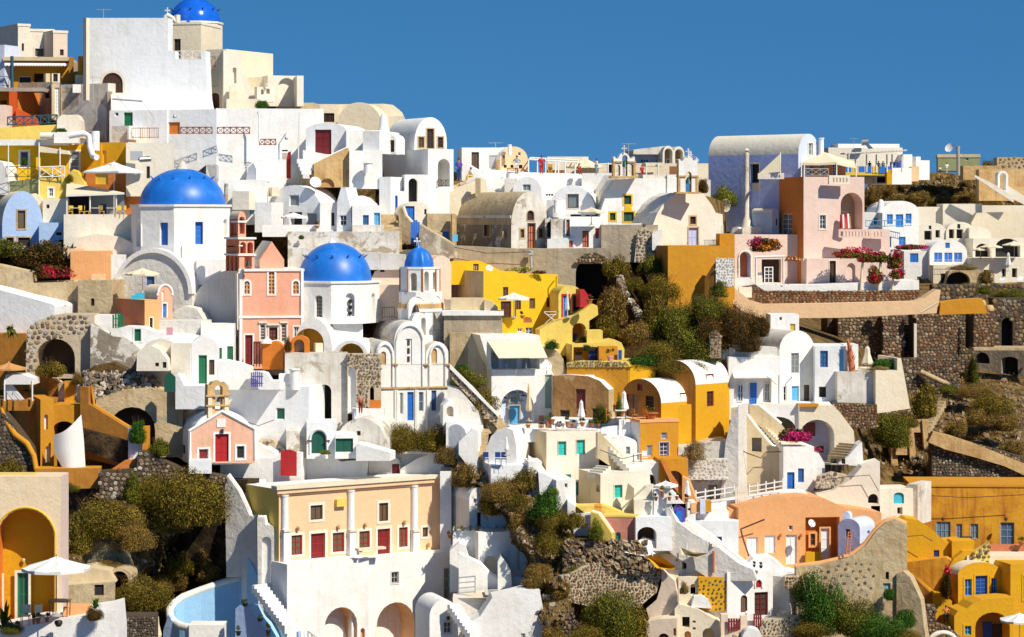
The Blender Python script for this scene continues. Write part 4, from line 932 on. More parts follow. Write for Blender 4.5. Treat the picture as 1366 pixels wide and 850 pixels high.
spiky('small palm growing in the ochre corner at the left edge',14,448,30,20,205.8,'scrubgreen',46,name='palm',cat='palm',droop=.5)
 # ---------------- great domed church
c=T('great_domed_church','large white church with the biggest matt blue dome on a windowed drum','church',241,400,219)
Y0=219.0
drum(c,241,274,345,66,Y0,'white',rot=-90,op=[(S('nic',rd=.3),182,292,188,329),(S('dblue',nx=1,ny=4,arch=0,rd=.35),213,297,224,327),(S('dblue',nx=1,ny=4,rd=.35),260.5,296,271,326),(S('nic',rd=.3),298,292,303,322)])
for xx,aa in((218.5,0),(265.7,0)):pass
dome(c,243.5,275,57.5,50,Y0,'domeblue',n=56,pegs=12,pegmat='domeblue',pegh=.72,rot=.1)
m=MB();m.lathe(P(243,227,Y0),[(.75,-.2),(.45,.25),(.2,.7),(.001,.8)],'whiteold',n=12);m.build('finial',c);cross(c,242,222,12,Y0,'whiteold')
B(c,R(243,328,282,372),Y=214.8,th=28,mat='white',xl=170,name='base_block')
b=B(c,V(154,333,256,440,392),Y=213.5,th=-16,mat='whitegrey',roof='white',D=8,op=[(S('wblue',nx=1,ny=1),195,369,206,381)],name='apse_wall')
f=b['f'];m=MB();L=[f.hit(x,y)for x,y in[(154+51-53*math.cos(math.pi*i/24),392-61*math.sin(math.pi*i/24))for i in range(25)]]
L2=[f.hit(x,y)for x,y in[(205-48*math.cos(math.pi*i/24),392-55*math.sin(math.pi*i/24))for i in range(25)]]
for i in range(24):
    pts=[f.w(*L[i],.28),f.w(*L[i+1],.28),f.w(*L2[i+1],.28),f.w(*L2[i],.28),f.w(*L2[i],-.02),f.w(*L2[i+1],-.02),f.w(*L[i],-.5),f.w(*L[i+1],-.5)]
    m.add(pts,[[0,3,2,1],[3,4,5,2],[0,1,7,6]],'white')
m.build('arch_moulding',c)
b=B(c,V(258,357,396,500,410),Y=212.5,th=-10,mat='whitegrey',roof='white',D=7,name='nave_wall');B(c,R(262,346,300,380),Y=215,th=0,mat='white',D=4)
B(c,[(228,450),(322,450),(322,436),(275,432),(262,412),(245,408),(236,412),(228,420)],Y=210.8,th=-8,mat='whitegrey',D=2,name='lean_wall')
 # ---------------- pink church
c=T('pink_church','salmon pink church facade with white edging and lattice windows','church',320,488,209)
b=B(c,R(320,359,404,424),Y=209.5,th=12,mat='salmon',D=8,side='whitegrey',cor=(.18,.12,'white'),op=[(S('nic',rd=.12,jb='terracotta'),326,375,333,392),(S('nic',arch=0,rd=.12,jb='terracotta'),358.5,363,366,392),(S('nic',rd=.12,jb='terracotta'),391,375,398.5,392)],name='upper_wall')
f=b['f']
for x0,x1,y0,y1 in((326,333,375,392),(358.5,366,363,392),(391,398.5,375,392)): # fretwork
    u0,v1=f.hit(x0,y0);u1,v0=f.hit(x1,y1);a=1 if y0>370 else 0;m=MB();Li=loop_of(u0,v0,u1,v1,a);Lo=loop_of(u0-.16,v0-.16,u1+.16,v1+.16,a)
    m.tess(f,Lo,[Li],.05,'white');m.band(f,Lo,.05,0,'white',inward=False);m.band(f,Li,.05,-.1,'white');o=m.build('window_surround',c);q=MB()
    n=6 if a==0 else 3
    for i in range(1,n):v=lerp(v0,v1,i/n);q.fbox(f,u0,v-.05,u1,v+.05,-.1,-.02,'stonecream')
    q.fbox(f,(u0+u1)/2-.05,v0,(u0+u1)/2+.05,v1-.15,-.1,-.03,'stonecream');q.build('fretwork',o)
b=B(c,R(320,424,404,492),Y=209.4,th=12,mat='salmon',D=8,side='whitegrey',op=[(S('dmaroon',sur='white',sw=.14),327,447,337,487),(S('wred',nx=1,ny=5,sur='creamlt',fm='salmon' and 'pwhite',pm='glasswarm'),347,433,354,454),(S('gmaroon',sur='creamlt',pm='glasswarm'),359,437,370,462),(S('wred',nx=1,ny=5,fm='pwhite'),375,432,382,456),(S('wred',nx=2,ny=2,fm='pwhite'),392,436,399,450)],name='lower_wall')
m=MB();f=b['f'];u0=f.hit(320,423)[0];u1=f.hit(404,423)[0];v=f.hit(362,423)[1];m.fbox(f,u0-.08,v-.08,u1+.08,v+.1,-.1,.1,'white');m.build('string_course',c)
for u in(u0,u1-.14):
    m=MB();m.fbox(f,u-.03,f.hit(362,490)[1],u+.2,v+3.9,-.02,.07,'white');m.build('quoin_strip',c)
m=MB()
for x in(347,375):u,vv=f.hit(x+3.5,431);m.fbox(f,u-.35,vv,u+.35,vv+.14,0,.16,'creamlt')
u,vv=f.hit(364.5,434);m.fbox(f,u-.5,vv,u+.5,vv+.14,0,.2,'creamlt');m.build('window_hoods',c)
B(c,[(347,362),(379,362),(379,346),(362.5,322),(346,347)],Y=211,th=12,mat='salmon',roof='whiteold',side='whitegrey',D=7,name='gable')
tw=T('pink_bell_tower','slim pink bell tower in three tiers on the pink church roof','bell tower',318,361,209.2)
b=B(tw,R(319,339,339.5,362),Y=209.4,th=28,mat='salmon',side='terracotta',xl=301,cor=(.14,.12,'white'),op=[(S('nic',rd=.9,arch=0),326,342,336,361)],so=[(S('nic',rd=.3,arch=0,jb='terracotta'),x,341,x+3.2,361)for x in(302.5,308,313.5)],name='lower_tier')  # terracotta sides of all tiers: shade of the left face painted in
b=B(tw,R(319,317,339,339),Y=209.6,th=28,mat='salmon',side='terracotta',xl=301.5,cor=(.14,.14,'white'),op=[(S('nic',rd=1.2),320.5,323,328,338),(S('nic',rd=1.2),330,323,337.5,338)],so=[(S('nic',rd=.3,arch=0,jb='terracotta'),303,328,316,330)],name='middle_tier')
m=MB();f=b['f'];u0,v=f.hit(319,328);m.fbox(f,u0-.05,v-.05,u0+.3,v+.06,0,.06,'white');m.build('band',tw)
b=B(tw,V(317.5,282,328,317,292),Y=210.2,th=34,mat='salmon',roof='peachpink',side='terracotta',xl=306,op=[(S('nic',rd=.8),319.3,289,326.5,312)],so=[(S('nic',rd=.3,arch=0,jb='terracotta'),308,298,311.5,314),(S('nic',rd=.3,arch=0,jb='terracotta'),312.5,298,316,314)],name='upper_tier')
m=MB();f=b['f'];m.fbox(f,-.05,P(0,297,210).z,f.hit(328,297)[0]+.05,P(0,294.5,210).z,-1.2,.08,'white');m.build('band',tw)
m=MB();m.lathe(P(331.5,355,208.8),[(.28,0),(.2,.18),(.14,.45),(.001,.52)],'iron',n=10);m.build('bell',tw)
for x in(341,):pass
g=T('red_iron_gate','dark red iron gate at the foot of the pink church','gate',339,489)
rail(g,[(338.5,489,208.4),(350,489,207)],mat='ironred',h=2.0,kind='v',step=.5,r=.035)
h=T('terracotta_kiosk','bright orange curved wall with a white conical cap beside the red gate','wall',350,492)
B(h,[(350,493),(378,493),(378,462),(371,456),(366,455),(362,456),(350,457)],Y=205.8,th=-10,mat='orangedeep',D=1.4,cap=(.08,'white'))
m=MB();m.lathe(P(356.5,458,206.3),[(.55,0),(.5,.1),(.001,.55)],'white',n=12);m.build('cone_cap',h)
B(h,V(388,448,412,475,456),Y=205.8,th=0,mat='orangedeep',D=.8,op=[(S('nic',rd=.7,jb='greyplaster'),392,453,406,473)])
bush('slim reddish climbing plant beside the orange arch',384,457,10,26,205.2,'hedge',name='climbing_plant',cat='plant')
 # ---------------- small pink house by the beige parasol
h=T('small_pink_house','little terracotta house with pink vaulted front and sky blue door','house',193,445)
b=B(h,V(210,380,230,430,394),Y=208.3,th=36,mat='salmon',roof='cream',side='creamlt',xl=192,op=[(S('dblue',fm='pbluelt',pm='pblue',nx=1,ny=2,sur='white',sw=.09),217,405,222,424),(S('nic',rd=.08,jb='creamlt'),215.5,388,219,402)],name='wall')
f=b['f'];Lf=b['L'];top=[p for p in Lf if p[1]>b['vb']+1];m=MB();m.tube([f.w(a,v_,.02)for a,v_ in sorted(top)],.11,'white',n=6);m.build('gable_moulding',h)
b=B(h,R(193,400,212,446),Y=206.6,th=34,mat='orange',side='terracotta',xl=154,op=[(S('wdk',nx=1,sur='creamlt',sw=.08),199.5,424,203.5,438)],name='terrace_block')
umbrella('beige parasol on the terracotta house roof terrace',190,357,44,398,211,'clothcream')
m=MB();m.box(P(184,397,209),1.0,.8,.35,'pcyan');m.box(P(187,394,209),.7,.5,.4,'pcyan');tag(m.build('sun_cushions'),'turquoise cushions piled under the beige parasol','cushion')
g=T('green_picket_gate','dark green picket gate left of the terracotta house','gate',150,438);fence_pick(g,face(150,205,0),150,421,167,438,'pgreen',n=5,gap=.35,top=.25)
h=T('white_stair_walls','white stepped courtyard walls with a green hatch below the terracotta house','house',120,460)
B(h,R(120,421,152,460),Y=207,th=0,mat='white',D=3);B(h,[(148,470),(262,470),(262,448),(235,446),(205,443),(190,436),(165,436),(148,440)],Y=204.5,th=0,mat='white',D=3,op=[(S('sgreen',sur='white'),179.5,439,188,455)])
B(h,R(203,428,268,460),Y=206.8,th=-10,mat='whitegrey',D=3);B(h,R(268,434,312,520),Y=205.8,th=4,mat='white',D=5,op=[('sgreen',289,464,296,479),('sgreen',303,462,311,482)])
B(h,R(222,437,230,447),Y=203.5,th=0,mat='rosy',D=.3,name='notice_board')
h=T('green_door_house','white vaulted house with a tall green shuttered door','house',183,520)
B(h,V(186,452,244,520,480),Y=202.5,th=-14,mat='creamlt',roof='white',D=5);B(h,R(228,458,256,520),Y=201.8,th=-6,mat='creamlt',D=4,roof='white');B(h,V(253,449,292,520,470),Y=201.8,th=6,mat='white',D=6,op=[('dgreen',265,474,276,512),(S('wbrn',sur=None),279,480,286,500)])
B(h,[(182,495),(225,495),(223,480),(213,467),(202,461),(192,463),(183,470)],Y=200.5,th=0,mat='creamlt',D=3,op=[('sm',207,484,212,489),('sm',217,483,222,491)],name='cistern_vault')
g=T('green_board_gate','dark green board gate under the small white vault','gate',219,523);B(g,[(219,523),(234,523),(234,503),(226.5,496),(219,503)],Y=198.6,th=0,mat='pgreendk',D=.12,name='board')
B(h,[(234,546),(278,546),(278,515),(246,515),(238,500),(234,500)],Y=199.5,th=-6,mat='whitecool',D=2,cap=(.1,'white'),name='garden_wall')
B(h,[(290,520),(333,520),(333,492),(318,486),(300,482),(290,482)],Y=202,th=0,mat='white',D=3,name='garden_wall')
h=T('peeling_diagonal_wall','grey peeling diagonal wall stepping down above the boulder pile','wall',120,500)
B(h,[(120,512),(221,520),(221,495),(213,488),(178,458),(168,451),(150,449),(121,432)],Y=204,th=0,mat='greypeel',D=1.5,cap=(.15,'white'))
b=stonewall('ruined stone arch with rubble vault beside the peeling diagonal wall',[(34,505),(121,505),(121,420),(75,420),(50,428),(36,440)],Y=205,D=4,size=.45,mort='mortarlight',mats=('stoneslight','stonesmix'),name='stone_arch',cat='ruined arch',op=[(S('hole',rd=3.0,jb='mortardark',arch=1),48,452,100,500)],holes=[[(48,505),(48,470),(58,455),(75,450),(92,457),(101,475),(101,505)],[(84,450),(120,446),(120,490),(100,490)]])
bush('dry olive bush growing inside the ruined stone arch',68,488,46,34,203.2,'scrub')
bush('small dry bush hanging over the boulders left of the pile',104,505,20,18,202,'scrubdry')
m=[]
for i in range(420):
    t=random.random();x=112+98*t;y=random.uniform(483+22*t+(10 if t<.15 else 0),538-12*t);m.append((P(x,y,200.6+(540-y)*.045),random.uniform(.16,.36)))
rp=T('boulder_pile','pile of pale and yellow boulders under the peeling diagonal wall','rocks',160,535);boulders('boulders',m,rp,mats=('stoneslight','stonesmix','stoneslight','stonesdark'))
B(T('mound','dark earth bank carrying the boulder pile','bank',112,540),[(108,545),(214,545),(214,516),(180,498),(150,484),(125,488),(110,500)],Y=202.4,th=0,mat='earthdark',D=3,name='bank')
h=T('tan_arch_bridge','old tan plastered wall with a wide dark arch','wall',128,600)
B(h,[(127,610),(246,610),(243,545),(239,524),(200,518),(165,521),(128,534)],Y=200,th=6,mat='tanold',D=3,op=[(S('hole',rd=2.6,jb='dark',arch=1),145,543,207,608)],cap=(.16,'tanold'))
bush('green ivy bush growing out of the dark arch',185,572,30,44,196,'green');bush('trailing green bush beside the pink chapel wall',212,595,34,30,195.5,'scrubgreen')
 # ---------------- ochre hotel walls
h=T('ochre_hotel','ochre hotel with tall wall, narrow windows and hanging white sail','house',0,640)
B(h,R(-30,445,41,520),Y=207.6,th=-15,mat='ochrebrown',D=4,op=[(S('nic',rd=.2),4,440,12,449)]and());B(h,[(38,545),(79,545),(79,511),(41,489)],Y=204,th=-25,mat='ochrebrown',D=.8,cap=(.12,'clothcream'))
B(h,R(78,512,87,545),Y=203,th=0,mat='greyplaster',D=1,name='stair_riser');B(h,R(86,509,101,545),Y=202.4,th=10,mat='ochre',D=1,name='pillar');B(h,R(99,513,108,545),Y=202.6,th=0,mat='whitegrey',D=1,name='stair_riser')
B(h,R(-30,533,70,548),Y=200.5,th=0,mat='ochrebrown',D=4,name='terrace_slab')
b=B(h,R(54,533,72,628),Y=198,th=18,mat='ochre',side='ochrebrown',xl=-8,op=[(S('nic',rd=.25,jb='creamlt'),59,553,64,573),(S('nic',rd=.25,jb='creamlt'),61,595,67,617)])  # ochrebrown side is the ochre wall with its shade painted in
B(h,R(70,540,108,628),Y=199.5,th=0,mat='ochre',D=3,op=[(S('hole',rd=2,jb='dark',arch=.7),71,562,100,626)])
B(h,[(107,610),(172,625),(172,572),(160,565),(122,541),(118,539),(118,516),(107,516)],Y=197.6,th=-18,mat='ochrebrown',D=.9,cap=(.12,'ochre'));B(h,[(108,600),(172,622),(172,590),(108,572)],Y=196.8,th=-10,mat='cliff',D=.8,name='rock_base')
B(h,R(190,569,199.5,604),Y=196,th=5,mat='ochre',D=.8,name='pillar');g=T('white_plank_door','white plank door at the end of the ochre stair wall','door',172,611,196.4);B(g,R(171,571,190,613),Y=196.4,th=0,mat='whitecool',D=.15,name='panel')
B(h,R(47,625,134,652),Y=195.2,th=6,mat='ochrebrown',roof='ochre',D=2,name='low_wall')
B(h,[(150,630),(182,630),(182,613),(165,615),(150,625)],Y=195.4,th=0,mat='rust',D=1,name='stair_block')
sl_=T('sail_cloth','white sail cloth hung as a sunshade on the ochre hotel','sail',72,624,197.4)
m=MB();A=[P(108.5,553,196.8),P(112,588,196.8),P(114,624,196.8)];C_=[P(71,580,197),P(72,604,196.8),P(83,624,196.4)];n=10
for i in range(3):
    for j in range(n+1):
        t=j/n;m.v.append(tuple(A[i].lerp(C_[i],t)+Vector((0,-.5*math.sin(math.pi*t),-.35*math.sin(math.pi*t)*(1 if i==0 else.2)))))
k=m.mi('cloth')
for i in range(2):
    for j in range(n):m.f.append([i*(n+1)+j,i*(n+1)+j+1,(i+1)*(n+1)+j+1,(i+1)*(n+1)+j]);m.m.append(k);m.sm.append(True)
m.build('cloth',sl_);m=MB();m.tube([P(72,582,197.8),P(82,615,197),P(84,626,196.4)],.08,'clothcream');m.build('pole',sl_)
umbrella('orange brown parasol on the ochre hotel terrace',12,483,44,515,201,'clothorange')
c_=T('canopy_bed','white draped sun canopy on the ochre hotel terrace','canopy',8,535,200.2);B(c_,[(4,513),(46,513),(45,505),(30,500),(8,500)],Y=200.2,th=0,mat='cloth',D=2.4,name='canopy_top')
for x in(6,43):m=MB();m.tube([P(x,535,200.2),P(x,508,200.2)],.07,'pwhite');m.build('post',c_)
B(c_,[(8,535),(34,535),(12,508),(8,508)],Y=200.6,th=0,mat='cloth',D=.1,name='drape')
for i in range(2):
    l_=T('sun_lounger','white sun lounger tilted up under the draped canopy, %s one'%('left','right')[i],'sun lounger',12+i*8,533,199.8,'loungers under the canopy');m=MB();m.add([P(8+i*8,522,200.6),P(12+i*8,522,200.4),P(22+i*8,533,199.6),P(17+i*8,533,199.8),P(8+i*8,523.5,200.6),P(12+i*8,523.5,200.4),P(22+i*8,534.5,199.6),P(17+i*8,534.5,199.8)],[[0,3,2,1],[4,5,6,7],[0,4,7,3],[3,7,6,2],[2,6,5,1],[1,5,4,0]],'pwhite');m.build('cushion',l_)
stonewall('dark lava stone bank below the ochre hotel at the left edge',[(-20,640),(50,640),(42,600),(20,570),(5,552),(-20,545)],Y=196.6,D=2,size=.32,mort='mortardark',mats=('stonesdark',),name='stone_bank')
f_=T('flowing_buttress','curved ochre buttress edging the lava stone bank','wall',48,628,196.2);m=MB();m.tube([P(2,545,197),P(8,562,196.8),P(20,580,196.6),(P(36,592,196.4)),P(45,608,196.2),P(49,632,196)],[.12,.2,.25,.25,.22,.2],'ochre',n=8);m.build('buttress',f_)
stonewall('dry stone wall of large pale stones below the white plank door',[(132,668),(200,668),(200,603),(184,602),(182,625),(134,629)],Y=194.6,D=1.5,size=.42,mort='mortardark',mats=('stoneslight','stonesmix'))
stonewall('low dark dry stone wall running below the pink chapel',[(199,650),(310,645),(300,636),(240,625),(210,612),(199,603)],Y=195,D=1.5,size=.32,mort='mortardark',mats=('stonesdark','stonesmix'))
 # ================================================================== CENTRE: SECOND DOME, WHITE CHURCH, COURTS BELOW
c=T('middle_domed_church','white church with the middle blue dome right of the pink church','church',446,470,212)
Y0=214.0
drum(c,446,375,430,60,Y0,'white',rot=-90,op=[(S('sm',fm='whitegrey',pm='darkwarm',nx=3,ny=6,arch=.6,rd=.3),420,394,430,425),(S('nic',rd=.35),461,391,473,422),(S('nic',rd=.3),495.5,391,500,420)])
for y in(402,410,418):
    m=MB();p=P(467,y,Y0-3.05);m.tube([p+Vector((0,.25,0)),p],.17,'dark',n=10);m.build('round_light',c)
dome(c,446.5,375.5,49.5,52,Y0,'domeblue',n=52,pegs=12,pegmat='pbluedk',pegh=.62,rot=.25)
m=MB();m.lathe(P(443,325,Y0),[(.45,-.2),(.3,.15),(.12,.4),(.001,.45)],'white',n=12);m.build('finial',c);cross(c,443,321,13,Y0,'whitecool')
B(c,R(444,425,484,470),Y=210.8,th=28,mat='white',xl=398,name='base_block')
b=B(c,V(392,424,443,480,468),Y=208.5,th=-8,mat='white',D=4,op=[(S('hole',rd=2.4,arch=1,jb='yellowpale',jm='yellowpale'),392.5,438,432,476)],name='side_vault')
B(c,V(446,454,490,478,472),Y=208.3,th=-8,mat='white',D=5,op=[(S('hole',rd=2.0,arch=1,jb='yellowpale',jm='yellowpale'),451,458,486,476)],name='side_vault');B(c,R(430,462,456,480),Y=209,th=0,mat='white',D=3)
B(c,R(421,458,431,474),Y=206.6,th=20,mat='cream',D=.6,name='fountain_block')
pl=face(503,207.5,14)
b=B(c,V(526,428,567,487,455),fcx=pl,th=14,mat='white',roof='whiteold',D=9,op=[(S('nic',rd=.1,arch=0),541,452,549.5,486)],name='nave_front')
f=b['f']
for y in(457,468,479):m=MB();u,v=f.hit(545.2,y);m.fbox(f,u-.1,v-.22,u+.1,v+.22,-.098,-.04,'darkwarm');m.build('light_slot',c)
def arch_trim(root,f,x0,x1,ys,yt,yb_,r=.12,mat='white',w=.05,nm='arch_moulding'):
    cx,hw=(x0+x1)/2,(x1-x0)/2;pts=[(x0,yb_)]+[(cx-hw*math.cos(math.pi*i/16),ys-(ys-yt)*math.sin(math.pi*i/16))for i in range(17)]+[(x1,yb_)]
    m=MB();m.tube([f.w(*f.hit(*p),w)for p in pts],r,mat,n=5);m.build(nm,root)
arch_trim(c,f,529,564,456,434,516)
b=B(c,V(501,455,526,487,476),fcx=pl,th=14,mat='white',roof='whiteold',D=6,op=[(S('nic',rd=.12,jb='stonecream'),508,469,515,488)],name='aisle_front');arch_trim(c,b['f'],503,524,477,459,516)
b=B(c,V(568,456,599,487,476),fcx=pl,th=14,mat='white',roof='whiteold',D=5,op=[(S('nic',rd=.12,jb='stonecream'),575.5,465,583,485)],name='aisle_front');arch_trim(c,b['f'],573,594,478,460,516)
b=B(c,R(501,486,600,520),fcx=pl,th=14,mat='white',D=5,name='front_wall');f=b['f']
b=B(c,R(501,520,602,580),fcx=pl,th=14,mat='white',D=5,op=[(S('w',ny=1,nx=1,pm='glassgrey'),533,524,538,553),(S('dblue',ny=5),543.5,523,552,561),(S('wblue',fm='pgrey',nx=1,ny=2),558.5,523,565,549),(S('wblue',nx=1,ny=2),575.5,521,582,548)],name='lower_wall')
f=b['f'];m=MB();u0,v=f.hit(503,518);u1=f.hit(601,518)[0];m.fbox(f,u0,v-.06,u1+.1,v+.08,-.1,.14,'stonecream');m.build('string_course',c)
m=MB()
for x in(527,529.5,554.5,556,570):u,v=f.hit(x,520);u,v0=f.hit(x,578);m.fbox(f,u-.06,v0,u+.06,v,0,.12,'white')
m.build('pilaster_strips',c)
for x in(504,527,568,597):
    m=MB();u,v=f.hit(x,486);m.fbox(f,u-.22,v-.07,u+.22,v+.07,0,.25,'stonecream');m.build('impost',c)
tw=T('white_bell_tower','white bell tower with a small ribbed blue dome beside the yellow house','bell tower',561,470,210)
drum(tw,561,412,470,30.5,212,'white',rot=-100,op=[(S('arc',rd=1.1,pm='cream'),545,397,567,426),(S('nic',rd=1.0),577,396,588,440)],name='lower_tier',lip=.2)
drum(tw,561,389,413,29.5,212,'white',rot=-100,op=[(S('arc',rd=1.1,pm='beige'),544,396,567,412.6),(S('arc',rd=1.1,pm='beige'),579,395,588,412.6)],name='arch_tier',lip=0)
drum(tw,560,357,390,26.5,212,'white',rot=-80,op=[(S('arc',rd=1.0,pm='cream'),547,364,556,388),(S('arc',rd=1.0,pm='cream'),566,362,572,388),(S('arc',rd=.6,pm='cream'),577.5,363,581,386)],name='lantern')  # cream panes paint the light showing through the open arches
o=dome(tw,559,357,20.5,27,212,'domeblue',ribs=8,rot=.3)
m=MB();m.lathe(P(558,331,212),[(.35,-.15),(.12,.2),(.08,.5),(.001,.55)],'domeblue',n=10);m.build('finial',tw);cross(tw,556.5,329,11,212,'whitecool')
for j in range(8):
    t=rad(-80)+2*math.pi*j/8;R_=pxr(26.8,212);p=P(560,389,212);q=Vector((p.x+R_*math.cos(t),p.y+R_*math.sin(t),p.z));m=MB();m.tube([q,q+Vector((0,0,pxr(31,210)))],.07,'potclay',n=5);m.build('stone_edge',tw)
m=MB();m.lathe(P(561,411,212),[(pxr(31.2,212),0),(pxr(31.6,210),.1),(pxr(31.6,210),.32),(pxr(31.2,210),.42)],'stonecream',n=8,rot=rad(-100),smooth=False);m.build('stone_band',tw)
m=MB();m.lathe(P(555,408,210),[(.3,-.5),(.24,-.35),(.16,0),(.001,.1)],'iron',n=10);m.build('bell',tw)
B(tw,V(550,417,569,450,428),Y=208.9,th=16,mat='white',D=1.6,op=[(S('nic',rd=.6),562,424,568,447)],name='bell_gable')
rail(T('church_roof_railing','short iron railing on the white church roof left of its bell tower','railing',511,425,210),[(510,425,210),(526,424,210)],mat='iron',h=.9,kind='v')
h=T('beige_round_house','peach beige house with rounded walls behind the white bell tower','house',497,430)
B(h,[(495,430),(545,430),(545,350),(520,352),(500,362),(495,372)],Y=216,th=0,mat='peachpink',D=4,op=[('sm',507,358,513,363)]);B(h,R(520,345,600,432),Y=216.5,th=4,mat='peachpink',D=5,roof='cream');B(h,V(500,333,592,360,358),Y=218.5,th=-10,mat='cream',D=5)
B(h,V(575,341,602,425,356),Y=214.8,th=20,mat='peachpink',D=5,op=[('nic',580,350,592,366)]and());B(h,R(497,380,536,428),Y=214.5,th=0,mat='peachpink',D=2);B(h,[(600,418),(645,418),(645,403),(603,400)],Y=214,th=0,mat='peachpink',D=2)
pt=T('clay_vat','large pale pink plaster vat beside the white bell tower','vat',602,420,211.5);m=MB();m.lathe(P(603,420,211.5),[(.45,0),(.68,1.25),(.72,1.3),(.6,1.3),(.001,1.1)],'peachpink',n=16);m.build('vessel',pt)
 # ---------------- court below
h=T('peeling_court_wall','white court wall with peeling patches and dark archway below the pink church','wall',380,600)
B(h,R(380,472,464,600),Y=204,th=4,mat='whitepeel',D=3,fr='whiteold',op=[(S('hole',rd=1.6,arch=1,jb='dark'),423,513,442,562)])
B(h,R(407,516,416,570),Y=202.5,th=0,mat='peach',D=.8,name='door_post')
m=MB();f=face(462,203.6,0);
b=stonewall(None,R(463,473,508,552),Y=203.8,th=2,D=2,size=.24,mort='mortarlight',mats=('stoneslight','stonesmix','stonesbrown'),root=h,op=[(S('nic',rd=.5,jm='white',jb='white',arch=1),464.5,490,475,550),(S('hole',rd=.8,arch=1,jb='dark'),493.5,517,499,534)],holes=[[(463,552),(463,495),(470,488),(477,495),(477,552)],[(492,552),(492,516),(508,516),(508,552)]],gap=.05)
B(h,R(493,534,508,552),Y=203.3,th=2,mat='porange',D=.1,name='orange_gate')
B(h,R(470,545,512,575),Y=203.2,th=0,mat='white',D=2,name='step_block')
person('woman in a dark patterned skirt beside the orange gate',481,552,28,202.4,'skin','pmaroon',pose='stand',sleeve=False,face_a=30)
B(h,R(372,499,386,520),Y=201.5,th=0,mat='white',D=1,name='round_block');chimney(h,393,492,520,6,201.2,'white',kind=2);
h=T('grey_court_wall','long plain grey white wall with one green window above the chapel','wall',305,600)
B(h,R(286,515,412,600),Y=201,th=-14,mat='whitecool',D=4,op=[(S('smw',pm='pgreendk'),368,544,380,560)])
B(h,[(333,520),(372,520),(372,508),(362,508),(356,498),(350,496),(333,496)],Y=200,th=0,mat='white',D=1.5,name='garden_wall');g=T('blue_picket_gate','ultramarine picket gate on top of the grey white wall','gate',335,516);fence_pick(g,face(335,199.6,0),335,498,351,516,'purple',n=6,gap=.4,top=.15)
h=T('arched_green_door_house','white wall block with an arched dark green double door','house',409,612)
b=B(h,R(409,564,449,612),Y=199,th=4,mat='whitecool',D=4,op=[(S('dgreendk',arch=1,ny=1),415.5,575,434.5,605)]);arch_trim(h,b['f'],413.5,436.5,585,572.5,605,.08,'white',.03)
for x in(413,437):m=MB();u,v=b['f'].hit(x,588);m.fbox(b['f'],u-.18,v-.05,u+.18,v+.05,0,.15,'pbrown');m.build('hinge_block',h)
B(h,V(447,578,478,612,584),Y=198.5,th=6,mat='white',D=3,op=[(S('dgreendk',arch=0,nx=2,ny=1),447.5,585,471,603)],name='hatch_block')
bush('yellow green leafy plant by the arched green door',434,603,18,7,198.6,'yellowgreen')
h=T('low_vault_house','low white barrel vaulted house right of the green hatch','house',449,612)
B(h,V(450,558,514,612,590),Y=200,th=-10,mat='whiteold',D=6,op=[('sm',476,575,481,581),(S('smw',pm='pteal'),477,588,488,594)])
B(h,[(475,615),(520,615),(520,604),(478,592),(475,592)],Y=197.5,th=-10,mat='white',D=2,cap=(.1,'white'),name='ramp_wall')
B(h,R(382,575,412,612),Y=199.5,th=6,mat='whiteold',D=3,name='rounded_block')
h=T('pink_chapel','small pink chapel with red door, white trims and a vaulted roof','chapel',253,618)
b=B(h,[(253,618),(340,618),(339,572),(296,549),(253,575)],Y=195.5,th=16,mat='orange',roof='white',D=1.0,fr='chapelpink',side='white',op=[(S('dred',sur='white',sw=.16,ny=3),287,579,305,616),(S('smw',pm='pmaroon',nx=1,sur='white',sw=.14),265,599,278,616),(S('smw',sur='white',sw=.14,pm='dark'),315.5,595,326,612)],name='front_wall')
f=b['f'];m=MB();pts=[(253,616),(253,575),(296,549),(339,572),(340,612)];m.tube([f.w(*f.hit(*p),.02)for p in pts],.14,'whitecool',n=4,smooth=False);m.build('gable_trim',h)
m=MB();u,v=f.hit(295,564);m.fbox(f,u-.33,v-.35,u+.33,v+.3,.0,.06,'white');m.build('plaque',h)
m=MB();u,v=f.hit(296,575);m.box(f.w(u,v,.15),.2,.2,.3,'iron');m.build('lamp',h)
B(h,V(255,548,338,620,585),Y=196.5,th=16,mat='whitecool',roof='white',side='whitecool',xl=216,so=[(S('sm',fm='pmaroon',pm='pmaroon'),241,593,247,605)],name='nave')
B(h,R(252,614,282,632),Y=194.5,th=6,mat='whitecool',D=2,name='plinth')
tw=T('stone_bell_gable','weathered cream stone bell gable on top of the pink chapel','bell gable',276,556,196.6)
b=B(tw,[(276,558),(306,558),(305,515),(300,510),(297,512),(292,508),(284,510),(281,514),(277,513)],Y=196.8,th=18,mat='stonecream',D=1.0,op=[(S('thru',rd=1),287,514,297,548)],side='tanold');f=b['f']
for x in(279,301):m=MB();m.fbox(f,f.hit(x,530)[0]-.1,P(0,556,197).z,f.hit(x,530)[0]+.22,P(0,529,197).z,0,.12,'cream');m.build('pilaster',tw)
for y in(528,541):m=MB();m.fbox(f,-.1,P(0,y+1,197).z,f.hit(306,y)[0]+.1,P(0,y-1,197).z,-.2,.2,'stonecream');m.build('moulding',tw)
m=MB();m.lathe(P(292.5,529,197.2),[(.22,-.4),(.15,-.1),(.001,0)],'iron',n=8);m.build('bell',tw)
h=T('white_roof_terrace','broad white roof terrace with a red gate above the peach hotel','terrace',294,660)
B(h,[(294,662),(402,662),(402,604),(374,604),(365,611),(294,612)],Y=198.6,th=-6,mat='white',D=5,name='terrace_wall')
B(h,[(334,612),(372,616),(366,604),(350,594),(342,588),(334,586)],Y=199.5,th=-30,mat='white',D=1,cap=(.12,'white'),name='curved_stair_wall')
